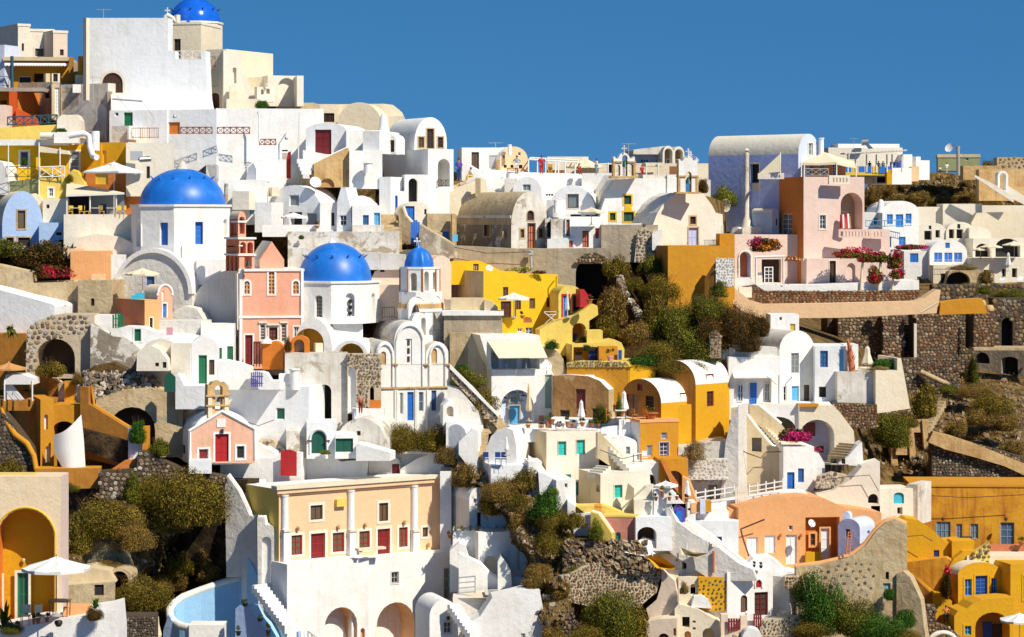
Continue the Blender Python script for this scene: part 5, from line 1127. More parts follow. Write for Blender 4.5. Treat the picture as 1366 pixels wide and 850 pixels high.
B(h,[(400,662),(487,662),(492,612),(455,616),(440,606),(400,606)],Y=200.6,th=6,mat='white',D=5,name='terrace_wall');B(h,R(480,606,575,662),Y=204.5,th=0,mat='white',D=5,name='rear_wall')
B(h,V(492,608,534,640,618),Y=203.2,th=20,mat='white',xl=486,op=[(S('dmaroon',nx=1,ny=1),523,619,533,637)],name='stair_house')
B(h,[(534,645),(575,645),(575,606),(556,612),(534,626)],Y=203.2,th=0,mat='white',D=2);B(h,R(570,600,592,650),Y=203,th=0,mat='white',D=3,name='chimney_block');B(h,R(584,597,600,735),Y=203.6,th=0,mat='white',D=3,name='end_pier')
rg=T('red_gate','bright red wooden gate in the white roof terrace wall','gate',374,634);f=face(374,198.2,-6);fence_pick(rg,f,374.5,603,396,635,'pred',n=6,gap=.04,top=.2,pickn='board')
stonewall('broken pale stone steps behind the red gate',[(346,608),(382,614),(378,598),(362,586),(346,586)],Y=200.5,D=1,size=.35,mort='mortarlight',mats=('stoneslight',),gap=.05,name='stone_steps',cat='steps')
 # ---------------- bush, stairs right of church
bush('large olive brown bush below the white church front',536,583,60,48,203,'scrub',v=0);bush('round olive bush right of the large one below the white church',578,585,46,40,202.5,'scrub',v=1);bush('low dry bush at the foot of the church bushes',596,606,34,30,200,'scrubdry',v=2)
h=T('niche_wall','white stepped wall with a gabled shrine niche beside the church stairs','wall',598,600)
B(h,[(597,610),(646,610),(645,580),(638,548),(622,530),(612,520),(597,516)],Y=203,th=0,mat='whitegrey',D=1.5,cap=(.14,'white'));b=B(h,[(591,568),(612,568),(612,545),(604,534),(599,534),(591,541)],Y=201.5,th=10,mat='white',D=1.5,op=[(S('nic',rd=.5,jb='cream'),596,542,605,556)],name='shrine')
B(h,R(595,563,640,612),Y=200.8,th=0,mat='white',D=3);B(h,V(596,566,622,610,580),Y=199.8,th=-35,mat='whitecool',D=2,name='low_vault');B(h,[(612,606),(638,640),(638,575),(630,572),(612,590)],Y=199,th=0,mat='white',D=3)
st=T('long_stone_stairs','long flight of brown edged stone stairs climbing right of the white church','stairs',642,622)
steps(st,(647,624,199),(652,572,203.5),14,2.2,'tanold');steps(st,(652,572,203.5),(602,492,211),18,1.6,'tanold',side=-1)
stonewall('rough stone parapet along the upper church stairs',[(600,502),(664,572),(664,556),(630,522),(600,492)],Y=203.2,D=.7,size=.26,mort='mortarlight',mats=('stonesmix',),name='stair_parapet',gap=.05)
m=MB();f=None
B(T('stair_coping','white coping band on the rough stair parapet','coping',600,492),[(600,492),(665,557),(666,553),(657,545),(632,518),(600,487)],Y=203,th=0,mat='white',D=.9,name='coping')
B(T('tan_retaining_wall','big tan grey retaining wall behind the white awning house','wall',592,530),R(592,419,670,540),Y=209.5,th=0,mat='greyplaster',D=4,name='wall');B(bpy.data.objects['tan_retaining_wall'],R(590,415,672,421),Y=209.2,th=0,mat='white',D=3,name='coping')
B(bpy.data.objects['tan_retaining_wall'],R(600,444,655,510),Y=208.8,th=0,mat='tanold',D=3,name='lower_wall')
bush('green and yellow bush on the slope left of the awning house',624,505,50,34,205.5,'scrubgreen',v=1);bush('orange brown bush between the stairs and the awning house',640,530,52,42,204.6,'scrub',v=2);bush('small leafy bush by the rough stair parapet',616,490,26,22,206.5,'green',v=3)
 # ================================================================== THE RIDGE
h=T('doorway_house','white house with dark doorway at the head of the ridge stairs','house',616,240,236)
B(h,R(616,197,652,250),Y=236,th=6,mat='white',D=5,op=[(S('dbrown',pm='glasswarm',ny=1),629,203,639,228)]);B(h,[(618,250),(653,250),(653,244),(640,229),(625,220),(618,219)],Y=234.2,th=0,mat='white',D=.8,cap=(.12,'white'),name='stair_wall')
B(h,[(612,240),(617,240),(617,199),(613,206)],Y=238,th=0,mat='white',D=2)
h=T('peach_vault','peach vaulted house on the ridge with tiny windows','house',652,232,240)
B(h,R(650,197,672,232),Y=240,th=0,mat='white',D=5,op=[(S('dgrey',nx=1,ny=1,rd=.1),652,207,667,225)]);B(h,V(667,195.5,704,232,213),Y=239,th=20,mat='peach',roof='white',xl=650,op=[('sm',672,220,676,224),('sm',681,220,685,224),('smw',671,206,674,211),('smw',691,203,695,208),('sm',692,220,697,225)])
chimney(h,680,193,207,2.5,238.5,'white',kind=2);antenna('television aerial on the ridge roof left of the peach vault',661,190,200,241)
h=T('ridge_parapet','long white parapet wall of the ridge walk with people on it','wall',640,300,234)
B(h,[(644,262),(782,262),(782,232),(706,230),(650,226),(644,228)],Y=235,th=3,mat='white',D=4,name='upper_wall');B(h,R(642,238,782,300),Y=232,th=3,mat='white',D=3);B(h,R(776,231,835,300),Y=231,th=-12,mat='white',D=4)
B(h,[(628,290),(700,290),(700,262),(668,262),(655,250),(640,244),(628,250)],Y=230,th=0,mat='white',D=2,name='curved_wall');chimney(h,681,228,240,6,230.6,'white',kind=0);B(h,R(673,238,690,290),Y=229.6,th=-10,mat='white',D=3,name='chimney_base')
rail(h,[(677,232,232.4),(690,232,232.4)],mat='iron',h=.5)
B(h,[(782,300),(812,300),(820,255),(835,240),(835,232),(806,234),(796,250)],Y=229.5,th=-25,mat='whiteold',D=3,name='buttress')
dw=T('ridge_stair_wall','cream plastered diagonal wall with a stepped stone edge up to the ridge','wall',571,300)
B(dw,[(570,330),(652,330),(652,262),(648,240),(643,237),(628,244),(600,256),(571,276)],Y=229,th=10,mat='cream',D=3);steps(dw,(573,262,230.5),(622,241,233),12,1.5,'tanold')
B(dw,R(634,238,641,262),Y=228.2,th=0,mat='tanold',D=.6,name='pilaster')
h=T('peeling_church','old barrel vaulted church with grey peeling side and red brown door','church',682,333)
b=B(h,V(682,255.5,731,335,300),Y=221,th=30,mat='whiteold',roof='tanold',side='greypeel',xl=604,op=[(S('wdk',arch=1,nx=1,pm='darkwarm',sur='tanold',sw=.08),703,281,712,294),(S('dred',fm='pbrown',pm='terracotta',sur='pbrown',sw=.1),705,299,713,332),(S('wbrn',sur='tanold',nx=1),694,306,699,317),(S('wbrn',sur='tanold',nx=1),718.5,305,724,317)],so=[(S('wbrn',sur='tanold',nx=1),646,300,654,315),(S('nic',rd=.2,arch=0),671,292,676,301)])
f=b['s'];m=MB();
m.fbox(f,-b['D'],f.hit(640,288)[1]-.2,0,f.hit(640,288)[1]+.05,0,.1,'whiteold');m.build('eaves',h)
m=MB();u,v=f.hit(673,313);m.box(f.w(u,v,.1),.2,.5,.6,'stonecream');m.build('meter_box',h)
h=T('small_ridge_vault','small white vault with one dark window between the ridge and peeling church','house',684,270,229)
B(h,V(684,236,722,275,254),Y=228.5,th=-5,mat='whitecool',D=5,op=[(S('smw',pm='glassgrey',nx=2),697,246,708,255)])
h=T('parasol_vault_house','white vaulted house behind the cream parasol with dark square gable window','house',733,332)
B(h,V(732,247,794,315,282),Y=226,th=-8,mat='whitecool',D=6,roof='white',op=[(S('wd',sur='creamlt',sw=.06,nx=1,ny=1,pm='glassgrey'),757,259,772,277.5),(S('wd',nx=2),761,286,775,300),(S('wd',nx=4),781,287,794,300)]);B(h,R(735,289,805,332),Y=223,th=0,mat='white',D=3,op=[(S('dmaroon',nx=1,ny=2),755,293,760,315)]and())
for x in(729.5,733,736.5):m=MB();m.tube([P(x,260,228),P(x,260,228)+Vector((0,-.3,0))],.1,'dark',n=8);m.build('vent_hole',h)
B(h,R(727,291,736,332),Y=221.5,th=0,mat='greypeel',D=2,name='side_wall',op=[(S('arc',rd=.3),730,296,735,316)]);B(h,R(729,267,744,290),Y=222.6,th=-20,mat='white',D=2,name='flue_block');chimney(h,742,267,284,3,222.2,'white',kind=2)
B(h,R(735,292,756,330),Y=220.8,th=0,mat='whitepeel',D=2,name='patched_wall');B(h,R(754,291,761,330),Y=220.6,th=0,mat='white',D=2,op=[(S('dred',nx=1,pm='terracotta',fm='pbrown'),755.5,293,760,315)],name='door_block')
B(h,[(730,334),(766,334),(766,318),(750,317),(738,318),(730,319)],Y=219.8,th=-6,mat='white',D=2,op=[(S('dred',nx=1,ny=1,pm='terracotta',rd=.1),759,321,764,330)],name='courtyard_wall')
b=B(h,R(762,302,806,334),Y=220,th=6,mat='white',D=4,op=[(S('dmaroon',sur=None,pm='terracotta',fm='pmaroon'),777,308,785.5,330),(S('wred',sur=None,pm='terracotta'),794,304.5,799,318)],name='lower_house')
umbrella('cream parasol in front of the white vaulted house on the ridge',789,276,36,301,219,'clothcream',n=4)
h=T('yellow_window_church','big white vaulted church with four windows in thick yellow frames','church',800,305)
ye=dict(fm='pbrown',pm='pgreendk',nx=2,ny=1,sur='yellow',sw=.13)
b=B(h,[(798,310),(896,310),(896,250),(893,238),(845,238),(820,240),(810,255),(802,280)],Y=224.5,th=6,mat='creamlt',fr='white',D=5,op=[(S('w',**ye),832.5,261,842,272.5),(S('w',**ye),813.5,284,821,294),(S('w',**ye),832,283,845.5,295.5),(S('w',**ye),854,282,862,292)])
f=b['f'];m=MB();u,v=f.hit(838,278);m.fbox(f,u-.3,v-.3,u+.3,v+.35,0,.05,'yellow');m.build('crest',h)

B(h,R(858,233,896,262),Y=225.5,th=4,mat='whiteold',D=4,name='rear_wall');B(h,R(890,233,905,290),Y=225,th=0,mat='white',D=4,name='rear_wall');
B(h,R(826,298,876,309),Y=222.8,th=0,mat='white',D=.25,op=[(S('thru',rd=.25),829+i*4.6,300,831.6+i*4.6,305)for i in range(9)],name='balustrade')
B(h,R(812,298,826,309),Y=222.4,th=0,mat='whitecool',D=1,name='water_tank')
def bellgable(label,x0,x1,yt,ym,yb_,Y,arches,mids,name='bell_gable',th=8,edge='stonecream'):
    t=T(name,label,'bell gable',x0,yb_,Y);w=x1-x0
    prof=[(x0,yb_),(x1,yb_),(x1,yt+w*.22),(x1-w*.05,yt+w*.16),(x1-w*.12,yt+w*.26),(x1-w*.22,yt+w*.25),(x1-w*.30,yt+w*.10),(x1-w*.4,yt+w*.02),(x0+w*.5,yt-w*.02),(x0+w*.4,yt+w*.02),(x0+w*.30,yt+w*.10),(x0+w*.22,yt+w*.26),(x0+w*.12,yt+w*.28),(x0+w*.05,yt+w*.16),(x0,yt+w*.20)]
    b=B(t,prof,Y=Y,th=th,mat='white',side=edge,D=.9,op=[(S('thru',rd=.9,jm=edge,arch=1),a,c_,b_,d)for a,c_,b_,d in arches]);f=b['f']
    m=MB();u0,u1=f.hit(x0,yb_)[0],f.hit(x1,yb_)[0];m.fbox(f,u0-.25,P(0,yb_+1,Y).z,u1+.25,P(0,yb_-1.4,Y).z,-1.1,.2,edge);m.build('base_moulding',t)
    for a,b_ in mids:
        m=MB();q,r=f.hit(a,ym)[0],f.hit(b_,ym)[0];m.fbox(f,q-.06,P(0,ym+1,Y).z,r+.06,P(0,ym-1,Y).z,-1.0,.12,edge);m.build('impost',t)
    for e in(x0+w*.02,x1-w*.02):m=MB();q=f.hit(e,ym)[0];m.fbox(f,q-.1,P(0,yb_-1.4,Y).z,q+.1,P(0,ym+1,Y).z,-.2,.07,edge);m.build('corner_strip',t)
    cx=(arches[0][0]+arches[0][2])/2;m=MB();m.lathe(P(cx,arches[0][1]+9,Y+.4),[(.3,-.45),(.24,-.3),(.14,.05),(.001,.15)],'pgreendk',n=10);m.build('bell',t);cross(t,(x0+x1)/2,yt,9,Y,'whiteold');return t
bellgable('scalloped white bell gable with three bays on the yellow windowed church',818.5,847,204,216,236.5,223.4,[(830,207,837,235),(822,220,827.5,234.5),(839.5,219,845,234.5)],[(818.5,829),(838,847)])
bellgable('scalloped bell gable on the plain white vaulted church',905.5,930.5,218-10,235,257.5,219.8,[(914.5,229,922.5,256.5)],[(905.5,914),(923,930.5)])
h=T('plain_vault_church','plain white vaulted church with small black window over a lilac door','church',870,330)
b=B(h,[(869,332),(965,332),(964,286),(955,284),(950,274),(938,258),(930,257),(905,257),(895,262),(885,272),(877,284),(871,300)],Y=220.5,th=22,mat='white',fr='creamlt',roof='whitegrey',D=4.5,op=[(S('sm',sur='stonecream',sw=.12),920.5,289,928,299),(S('dlilac',sur='tanold',sw=.12,ny=2),918.5,304,931,328)])
B(h,[(870,334),(884,334),(884,306),(870,312)],Y=218.5,th=0,mat='white',D=2,name='curved_step');rail(h,[(940,328,219.4),(958,328,220)],mat='pgrey',h=.5,kind='v',step=.5)
B(h,R(940,300,965,335),Y=223,th=0,mat='creamlt',D=3)
 # hotels behind the ridge
h=T('twin_vault_hotel','pale hotel with two white open arches on the skyline','hotel',847,238,245)
B(h,R(847,205,888,240),Y=248,th=6,mat='bluepale',D=6,op=[(S('w',pm='screen',nx=3,ny=1),854,212,866,218),(S('w',pm='screen',nx=1,ny=1),875,212,881,222)]);B(h,[(845,206),(884,206),(884,198),(886,195),(850,199),(845,200)],Y=247,th=6,mat='whiteold',D=6,name='roof')
B(h,V(884,194.5,899,240,206),Y=246,th=10,mat='creamlt',D=6,op=[(S('hole',arch=1,rd=2.2,jb='cream'),886.5,198,897,232)]);B(h,V(898,195.5,913,240,206),Y=247,th=10,mat='creamlt',D=6,op=[(S('hole',arch=1,rd=2.2,jb='cream'),900.5,199,911,230)])
for x,y0,y1 in((888,212,893),):put(face(880,247.6,10).shift(.4),('smw',889,212,894,226,dict(pm='glassblue')),h)
put(face(900,248.6,10).shift(.5),('smw',901,212,907,222,dict(pm='screen')),h)
h=T('ridge_restaurant','cream walled ridge restaurant with umbrellas and brown fence behind the bell gables','restaurant',780,235,240)
B(h,R(780,218,945,240),Y=240,th=2,mat='cream',D=3,op=[(S('recw',rd=.4),812,219,818,233),(S('recw',rd=.4),887+7,222,911,232)]);B(h,R(893,222,912,234),Y=238,th=0,mat='pwood',D=.1,name='reed_fence');B(h,R(730,209,785,236),Y=241,th=0,mat='creamlt',D=2)
B(h,R(860,217,884,222),Y=237.5,th=4,mat='clothcream',D=2,name='awning')
for x in(811,829.5,862,878):m=MB();m.tube([P(x,233,237.4),P(x,217,237.4)],.07,'pwhite');m.build('post',h)
m=MB();m.tube([P(805,219,238),P(850,219,238)],.07,'pwhite');m.build('beam',h);antenna('tall thin aerial behind the three bay bell gable',838.5,191,206,238)
h=T('ridge_pergola','flat white pergola with slim posts on the ridge walk','pergola',706,234,237)
for i in range(14):m=MB();p=P(707+i*5.2,211+i*.45,237);m.box(p+Vector((0,1.2,0)),.09,3.2,.1,'clothcream');m.build('slat',h)
m=MB();m.tube([P(705,212.5,236),P(776,217,236)],.08,'pwhite');m.tube([P(707,210.5,239),P(776,214,239)],.08,'pwhite');m.build('beam',h)
for x in(705,717,728,741,745,754,767):m=MB();m.tube([P(x,234,236),P(x,213+(x-705)*.06,236)],.06,'pwhite');m.build('post',h)
B(h,R(731,219,737,234),Y=236.5,th=0,mat='ochre',D=.6,name='sign_board');B(h,R(727,227,755,234),Y=237.4,th=0,mat='pwood',D=.5,name='bench')
u_=T('kiosk_roof','low cream tent roof at the right end of the ridge pergola','tent',770,234,239);m=MB();canopy(m,P(779,222,239),1.9,.8,'clothcream');m.build('canopy',u_);q=MB();q.tube([P(779,234,239),P(779,215,239)],.04,'pwhite');q.build('pole',u_)
B(h,R(926,240,948,300),Y=238,th=0,mat='creamlt',D=2,name='garden_wall');bush('dark hedge with red blossom between the bell gable and blue house',938,246,20,26,236,'hedge')
 # people on the ridge
person('man in a blue shirt standing at the head of the ridge stairs',612,240.5,29,232.2,'purple','pbluedk',pose='stand',face_a=-10)
person('woman in a white top and yellow trousers sitting by the stair wall',628,241,17,231.4,'pwhite','pyel',pose='sit',face_a=-50)
person('man in a grey shirt and white shorts leaning on the ridge parapet',689.5,232,24,233.6,'pbluegrey','pwhite',pose='hips',pl=.5)
person('person in a long bright red robe standing on the ridge parapet',722.5,233,25,233.6,'pred','pred',pose='hips')
person('person in red sitting on the ridge parapet in the middle',772.5,234,15,231.6,'pred','pred',pose='sit',face_a=20)
person('woman with a raised camera and white top on the ridge',795.5,232,20,231.6,'pwhite','pbluegrey',pose='photo',face_a=-60)
person('person in a white top seen through the bell gable',833,236,20,227.5,'pwhite','pwhite',pose='photo',face_a=-40)
person('person in a bright red shirt sitting behind the church roof',856.5,234.5,14,227,'pred','pred',pose='sit')
fl=T('greek_flag','blue and white striped flag with a cross flying on a pole','flag',918.5,222,236)
m=MB();m.tube([P(918.5,224,236),P(918.5,198,236)],.05,'pwhite');m.build('pole',fl)
N=9;f0,f1,g0,g1=P(919,199,236),P(933,213,236),P(919,210,236),P(932,217,236)
def fp(a,b):p=f0.lerp(f1,a);q=g0.lerp(g1,a);r=p.lerp(q,b);return r+Vector((0,.22*math.sin(a*7)*a,0))
m=MB()
for i in range(9):
    for j in range(12):
        a0,a1,b0,b1=j/12,(j+1)/12,i/9,(i+1)/9;cnt=j<4.5 and i<5;w_=(i==2 or j==2)if cnt else i%2==1
        m.add([fp(a0,b0),fp(a1,b0),fp(a1,b1),fp(a0,b1)],[[0,3,2,1]],'pwhite' if w_ else 'pblue',True)
m.build('cloth',fl)
 # the big retaining wall and the cave
h=T('ridge_retaining_wall','long grey brown retaining wall carrying the peeling church','wall',588,400)
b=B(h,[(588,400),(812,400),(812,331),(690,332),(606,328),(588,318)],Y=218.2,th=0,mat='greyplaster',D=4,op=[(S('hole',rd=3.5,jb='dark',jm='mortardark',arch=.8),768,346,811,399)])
B(h,[(560,345),(606,345),(606,328),(590,318),(560,300)],Y=217,th=0,mat='greyplaster',D=2,cap=(.15,'tanold'),name='stair_wall')
m=MB();m.tube([P(709,357,217.6),P(708,338,217.6)],.1,'pgrey');m.box(P(708.5,337,217.6),.4,.3,.4,'pgrey');m.build('electric_box',h)
B(h,R(802,300,878,350),Y=219.5,th=0,mat='greyplaster',D=3,name='upper_wall');b=stonewall(None,[(846,350),(878,350),(876,316),(860,300),(850,312)],Y=219.1,D=1,size=.32,mort='mortarlight',mats=('stonesmix','stoneslight'),root=h)
stonewall('dark rock rim and rubble around the cave mouth',[(766,352),(812,352),(806,342),(794,337),(780,339),(770,346)],Y=217.9,D=.5,size=.28,mort='mortardark',mats=('stonesbrown','stonesmix'),name='cave_rim',cat='rocks')
ck=T('cliff_hollow','dark shaded rock hollow under the ridge wall','cliff',770,440);b=B(ck,[(766,470),(900,470),(900,340),(850,338),(812,345),(790,344),(768,352)],Y=219.8,th=-28,mat='cliff',D=3,name='rock')  # upright rock plate; shade under the wall put into its dark colour
dr=T('dry_wall_line','thin crooked line of pale dry stones running down the dark hollow','stone wall',860,440)
pts=[];
for i in range(190):t=random.random();x=pw([(0,826),(.3,834),(.5,848),(.75,856),(1,868)],t)+random.uniform(-3.2,3.2);y=lerp(368,452,t);pts.append((P(x,y,214.6-4*t+random.uniform(-.3,.3)),random.uniform(.13,.30)))
boulders('stones',pts,dr,mats=('stoneslight','stonesmix'))
B(T('earth_rib','brown earth rib under the crooked line of stones','bank',820,460),[(790,480),(905,480),(880,455),(862,425),(852,405),(838,385),(826,362),(815,365),(800,400)],Y=215.5,th=-10,mat='earthdark',D=2,name='bank')
for i,(x,y,w,h_,mt,Y)in enumerate([(822,352,40,42,'scrub',216.5),(845,375,34,30,'scrub',215.5),(868,352,40,34,'scrubgreen',217),(880,385,60,50,'scrub',214.5),(818,405,46,62,'scrubdry',212),(812,430,44,46,'scrub',211),(846,442,50,40,'scrubdry',210),(872,418,44,50,'scrub',211.5),(905,425,80,70,'scrubgreen',209.5),(945,408,66,50,'scrubgreen',209),(925,458,90,56,'scrubgreen',207),(880,470,80,40,'scrub',205.8),(860,478,56,24,'green',205),(948,445,60,60,'hedge',206.8),(985,432,70,62,'hedge',207.2),(1012,430,36,44,'hedge',207),(958,385,30,26,'scrubgreen',210.5),(1000,458,40,26,'hedge',206),(905,488,90,22,'scrub',204.4),(778,455,30,30,'scrub',209)]):
    bush('%s bush %s'%({'scrub':'olive brown','scrubgreen':'dull green','scrubdry':'dry rusty','hedge':'dark reddish','green':'fresh green'}[mt],['at the top of the hollow beside the cave','below the cave rim beside the stone line','under the plain vaulted church','in the middle of the dark hollow','tall and leaning right of the yellow stair','just above the yellow wing','beneath the crooked stone line','right of the crooked stone line','spreading below the ochre block','under the corner of the ochre block','widest one above the ochre houses','low over the stone topped wall','small one behind the yellow vault roof','dense one left of the hedge slope','covering the slope under the orange curb','at the right end of the hedge slope','against the ochre block face','hanging behind the white vault house','long and low behind the ochre gables','left of the yellow terrace wing'][i]),x,y,w,h_,Y,mt)
stonewall('short broken wall of reddish stones in the green scrub',[(948,478),(962,478),(962,448),(955,440),(946,446)],Y=205,D=1.5,size=.3,mort='mortar',mats=('stonesred','stoneslight'))
 # ================================================================== CENTRE RIGHT: YELLOW HOUSE, AWNING HOUSE, OCHRE HOUSES
h=T('bright_yellow_house','bright yellow block house with red brown windows under the ridge wall','house',645,470,214)
B(h,[(598,380),(668,380),(668,362),(655,354),(640,348),(598,349)],Y=216.5,th=6,mat='yellow',D=3,op=[(S('wbrn',sur=None,pm='greyplaster'),631.5,352,638.5,361)]);m=MB();
for x in(640,652,667,670):m.tube([P(x,372,214.2),P(x,372,214.2)+Vector((0,-.1,.3))],.12,'orangedeep',n=6)
b=B(h,[(645,470),(744,470),(744,366),(695,366),(688,362),(645,362)],Y=212.5,th=22,mat='yellow',side='beige',xl=600,op=[(S('wbrn',sur=None),671,383,678,395),(S('wred',sur=None,fm='pmaroon',pm='darkwarm'),668,402,682,425),(S('wred',sur=None,fm='pbrown',nx=2,ny=1),687,400,695,413),(S('wred',sur=None,pm='glasswarm',nx=1,ny=1,fm='pwood'),706,398,714,412),(S('wred',sur=None,nx=1,ny=1,fm='pwood',pm='pmaroon'),729,397,737,410),(S('w',fm='pwhite',pm='glassblue'),701,437,711,447),(S('w',fm='pwhite',pm='glassblue'),690,438,697,447)])  # beige side: the left face's shade put into its colour
B(h,R(601,398,646,440),Y=210.8,th=0,mat='beige',D=2,name='low_wall');B(h,[(646,430),(664,430),(664,410),(656,402),(646,400)],Y=210.4,th=0,mat='beige',D=1.5,name='curved_wall');B(h,R(667,424,690,460),Y=210.2,th=6,mat='yellow',D=1.6,name='porch_block');B(h,[(665,447),(678,447),(678,440),(674,434),(669,428),(665,426)],Y=209.6,th=0,mat='yellow',D=1.2,name='curved_wall')
for x in(687.5,):m=MB();m.tube([P(x,430,210.6),P(x,398,210.6)],.06,'yellow');m.build('post',h)
dish('white satellite dish on the bright yellow roof',653,358,5,215,10);umbrella('white parasol in front of the bright yellow house',685.5,390,42,424,209.8)
pot_plant('dark cup shaped pot on the yellow house wall',697,425,9,10,210.2,mat='scrub');
bx=T('flower_box','orange flower box with trailing plants on the yellow wall','flower box',704,431,210.2);m=MB();m.box(P(704,428,210.2),.7,.3,.3,'potclay');m.build('box',bx);m=MB();leaf_cloud(m,P(704,425,210.2),.4,.25,.22,120,.08,'orangeflower');m.build('flowers',bx)
dr=T('drying_rack','white crossed drying rack on the yellow terrace','drying rack',734,432,210.4)
m=MB()
for a,b_ in(((726,417),(744,431)),((744,416),(727,432)),((726,416),(746,416)),((730,420),(742,420))):m.tube([P(a[0],a[1],210.4),P(b_[0],b_[1],210.4)],.03,'pwhite',n=4)
m.build('frame',dr)
m=MB();rp_=T('roof_plants','row of low plants growing on the yellow house roof edge','plants',705,366,214);leaf_cloud(m,P(692,362,214),1.2,.6,.5,500,.08,'yellowgreen');leaf_cloud(m,P(713,364,214),1.1,.4,.3,400,.07,'hedge');m.build('foliage',rp_)
h=T('round_yellow_house','pale yellow rounded house with a bright blue door and red trimmed window','house',744,440)
B(h,V(745,381,777,440,396),Y=211.5,th=12,mat='yellowpale',D=5,op=[(S('dblue',sur='pred',sw=.12,fm='pbluelt'),751,394,758.5,426),(S('wdk',sur='pred',sw=.1,nx=1,ny=1),765,395.5,773,414.5)])
B(h,[(774,410),(786,410),(785,394),(779,386),(774,386)],Y=210.5,th=20,mat='pred',D=1,name='red_wall')
b=B(h,[(720,475),(786,475),(786,428),(798,420),(797,408),(790,405),(783,410),(768,421),(745,428),(727,436),(720,440)],Y=209.3,th=10,mat='yellowpale',D=2,op=[(S('hole',rd=1.8,arch=1,jb='ochre'),763.5,431,782,474)],name='stair_wall')
put(b['f'].shift(-1.7),('sbluedk',764,445,772,458),h)
B(h,R(783,441,804,462),Y=207.5,th=4,mat='yellowpale',D=2);B(h,[(763,492),(832,492),(833,466),(829,457),(820,453),(806,456),(763,460)],Y=206.8,th=8,mat='yellowpale',roof='yellowpale',D=3,op=[(S('hole',rd=1.2,jb='ochre'),765,463,822,487)],name='lower_wing')
f=face(765,207.4,8);put(f,('dbluedk',786,464,799,484),h);put(f,('recw',770,470,779,484),h);B(h,R(799,462,824,490),Y=206.4,th=8,mat='ochre',D=.6,name='pier');put(face(823,206.4,8).shift(.1),('wblue',825,467,830,481),h)
pot_plant('white pink pot with trailing plant before the yellow wing',814,486,11,26,205.6,pot='rosy');pot_plant('red flowering plant on top of the yellow stair wall',786,405,14,14,208.6,mat='scrubgreen',flower='redflower')
bush('small vine over the yellow wing doorway',784,464,20,10,205.8,'ivy');bush('leafy plants at the foot of the yellow stair wall',736,458,20,18,207,'green');umbrella('closed grey parasol before the blue door of the yellow house',757,388,5,424,209.6,mat='whitegrey',open_=False)
h=T('stone_topped_wall','ochre garden wall with a ragged stone topped edge','wall',765,512)
B(h,R(756,489,840,540),Y=203.8,th=-14,mat='ochre',D=2);B(h,R(838,487,874,540),Y=203.8,th=20,mat='gold',D=4)  # gold length is the same wall with sunlight painted in
b=stonewall(None,[(756,490),(842,490),(836,483),(770,482),(756,484)],Y=203.7,th=-14,D=1.2,size=.2,mort='yellowpale',mats=('stonesbrown','stoneslight'),root=h)
B(h,[(800,490),(872,490),(868,482),(850,479),(815,481),(800,484)],Y=206,th=0,mat='yellowpale',D=2,name='low_vault')
 # awning house
h=T('awning_house','white house with a cream awning over its balcony and a painted arch below','house',640,570)
b=B(h,[(656,575),(738,575),(738,500),(722,458),(719,447),(640,447),(650,480),(656,490)],Y=206.0,th=14,mat='white',D=7,side='cream',op=[(S('hole',rd=1.4,jb='bluepale',arch=0),655,462,720,493),(S('hole',rd=1.0,jb='bluepale',arch=1),668,520,712,571),(S('dsage',nx=2,ny=5),727,500,736,545)])
f=b['f'].shift(-1.35);put(f,('wgrey',656,470,666,491),h);put(f,('dbluelt' and 'dbg',672,474,690,492),h);put(f,('wgrey',697,474,708,492),h)
f=b['f'].shift(-.96);put(f,(S('dbg',nx=1,ny=1,sur='greyplaster',fm='pbluegrey',pm='glassgrey'),680.5,528.5,691,538),h);put(f,(S('dbluelt',sur='greyplaster',sw=.1,nx=5,ny=1),679.5,541,693,568),h)
B(h,[(614,520),(658,555),(658,500),(640,449),(614,449)],Y=207.6,th=-30,mat='beige',side='beige',D=5,name='side_wall')  # side of the white house, its shade painted in as beige
m=MB();f=b['f']
for i in range(3):
    xa,xb=(650,660,695)[i],(659.6,694.6,720)[i];ya=456;a,va=f.hit(xa,ya);c_,_=f.hit(xb,ya);d,vd=f.hit(xa+10 if i==0 else xa+7 if i==1 else xa+5,477);e,_=f.hit(xb+8 if i==0 else xb+5,477)
    m.add([f.w(a,va,.05),f.w(c_,va,.05),f.w(e,vd,1.3),f.w(d,vd,1.3),f.w(a,va+.06,.05),f.w(c_,va+.06,.05),f.w(e,vd+.06,1.3),f.w(d,vd+.06,1.3)],[[4,7,6,5],[0,1,2,3],[3,2,6,7],[0,3,7,4],[1,5,6,2]],'clothcream')
m.build('awning',h)
B(h,[(737,575),(752,575),(752,515),(744,505),(737,500)],Y=205.8,th=0,mat='white',D=3);B(h,[(722,500),(752,500),(750,476),(742,466),(728,461),(722,461)],Y=209,th=0,mat='creamlt',D=3,name='rear_vault')
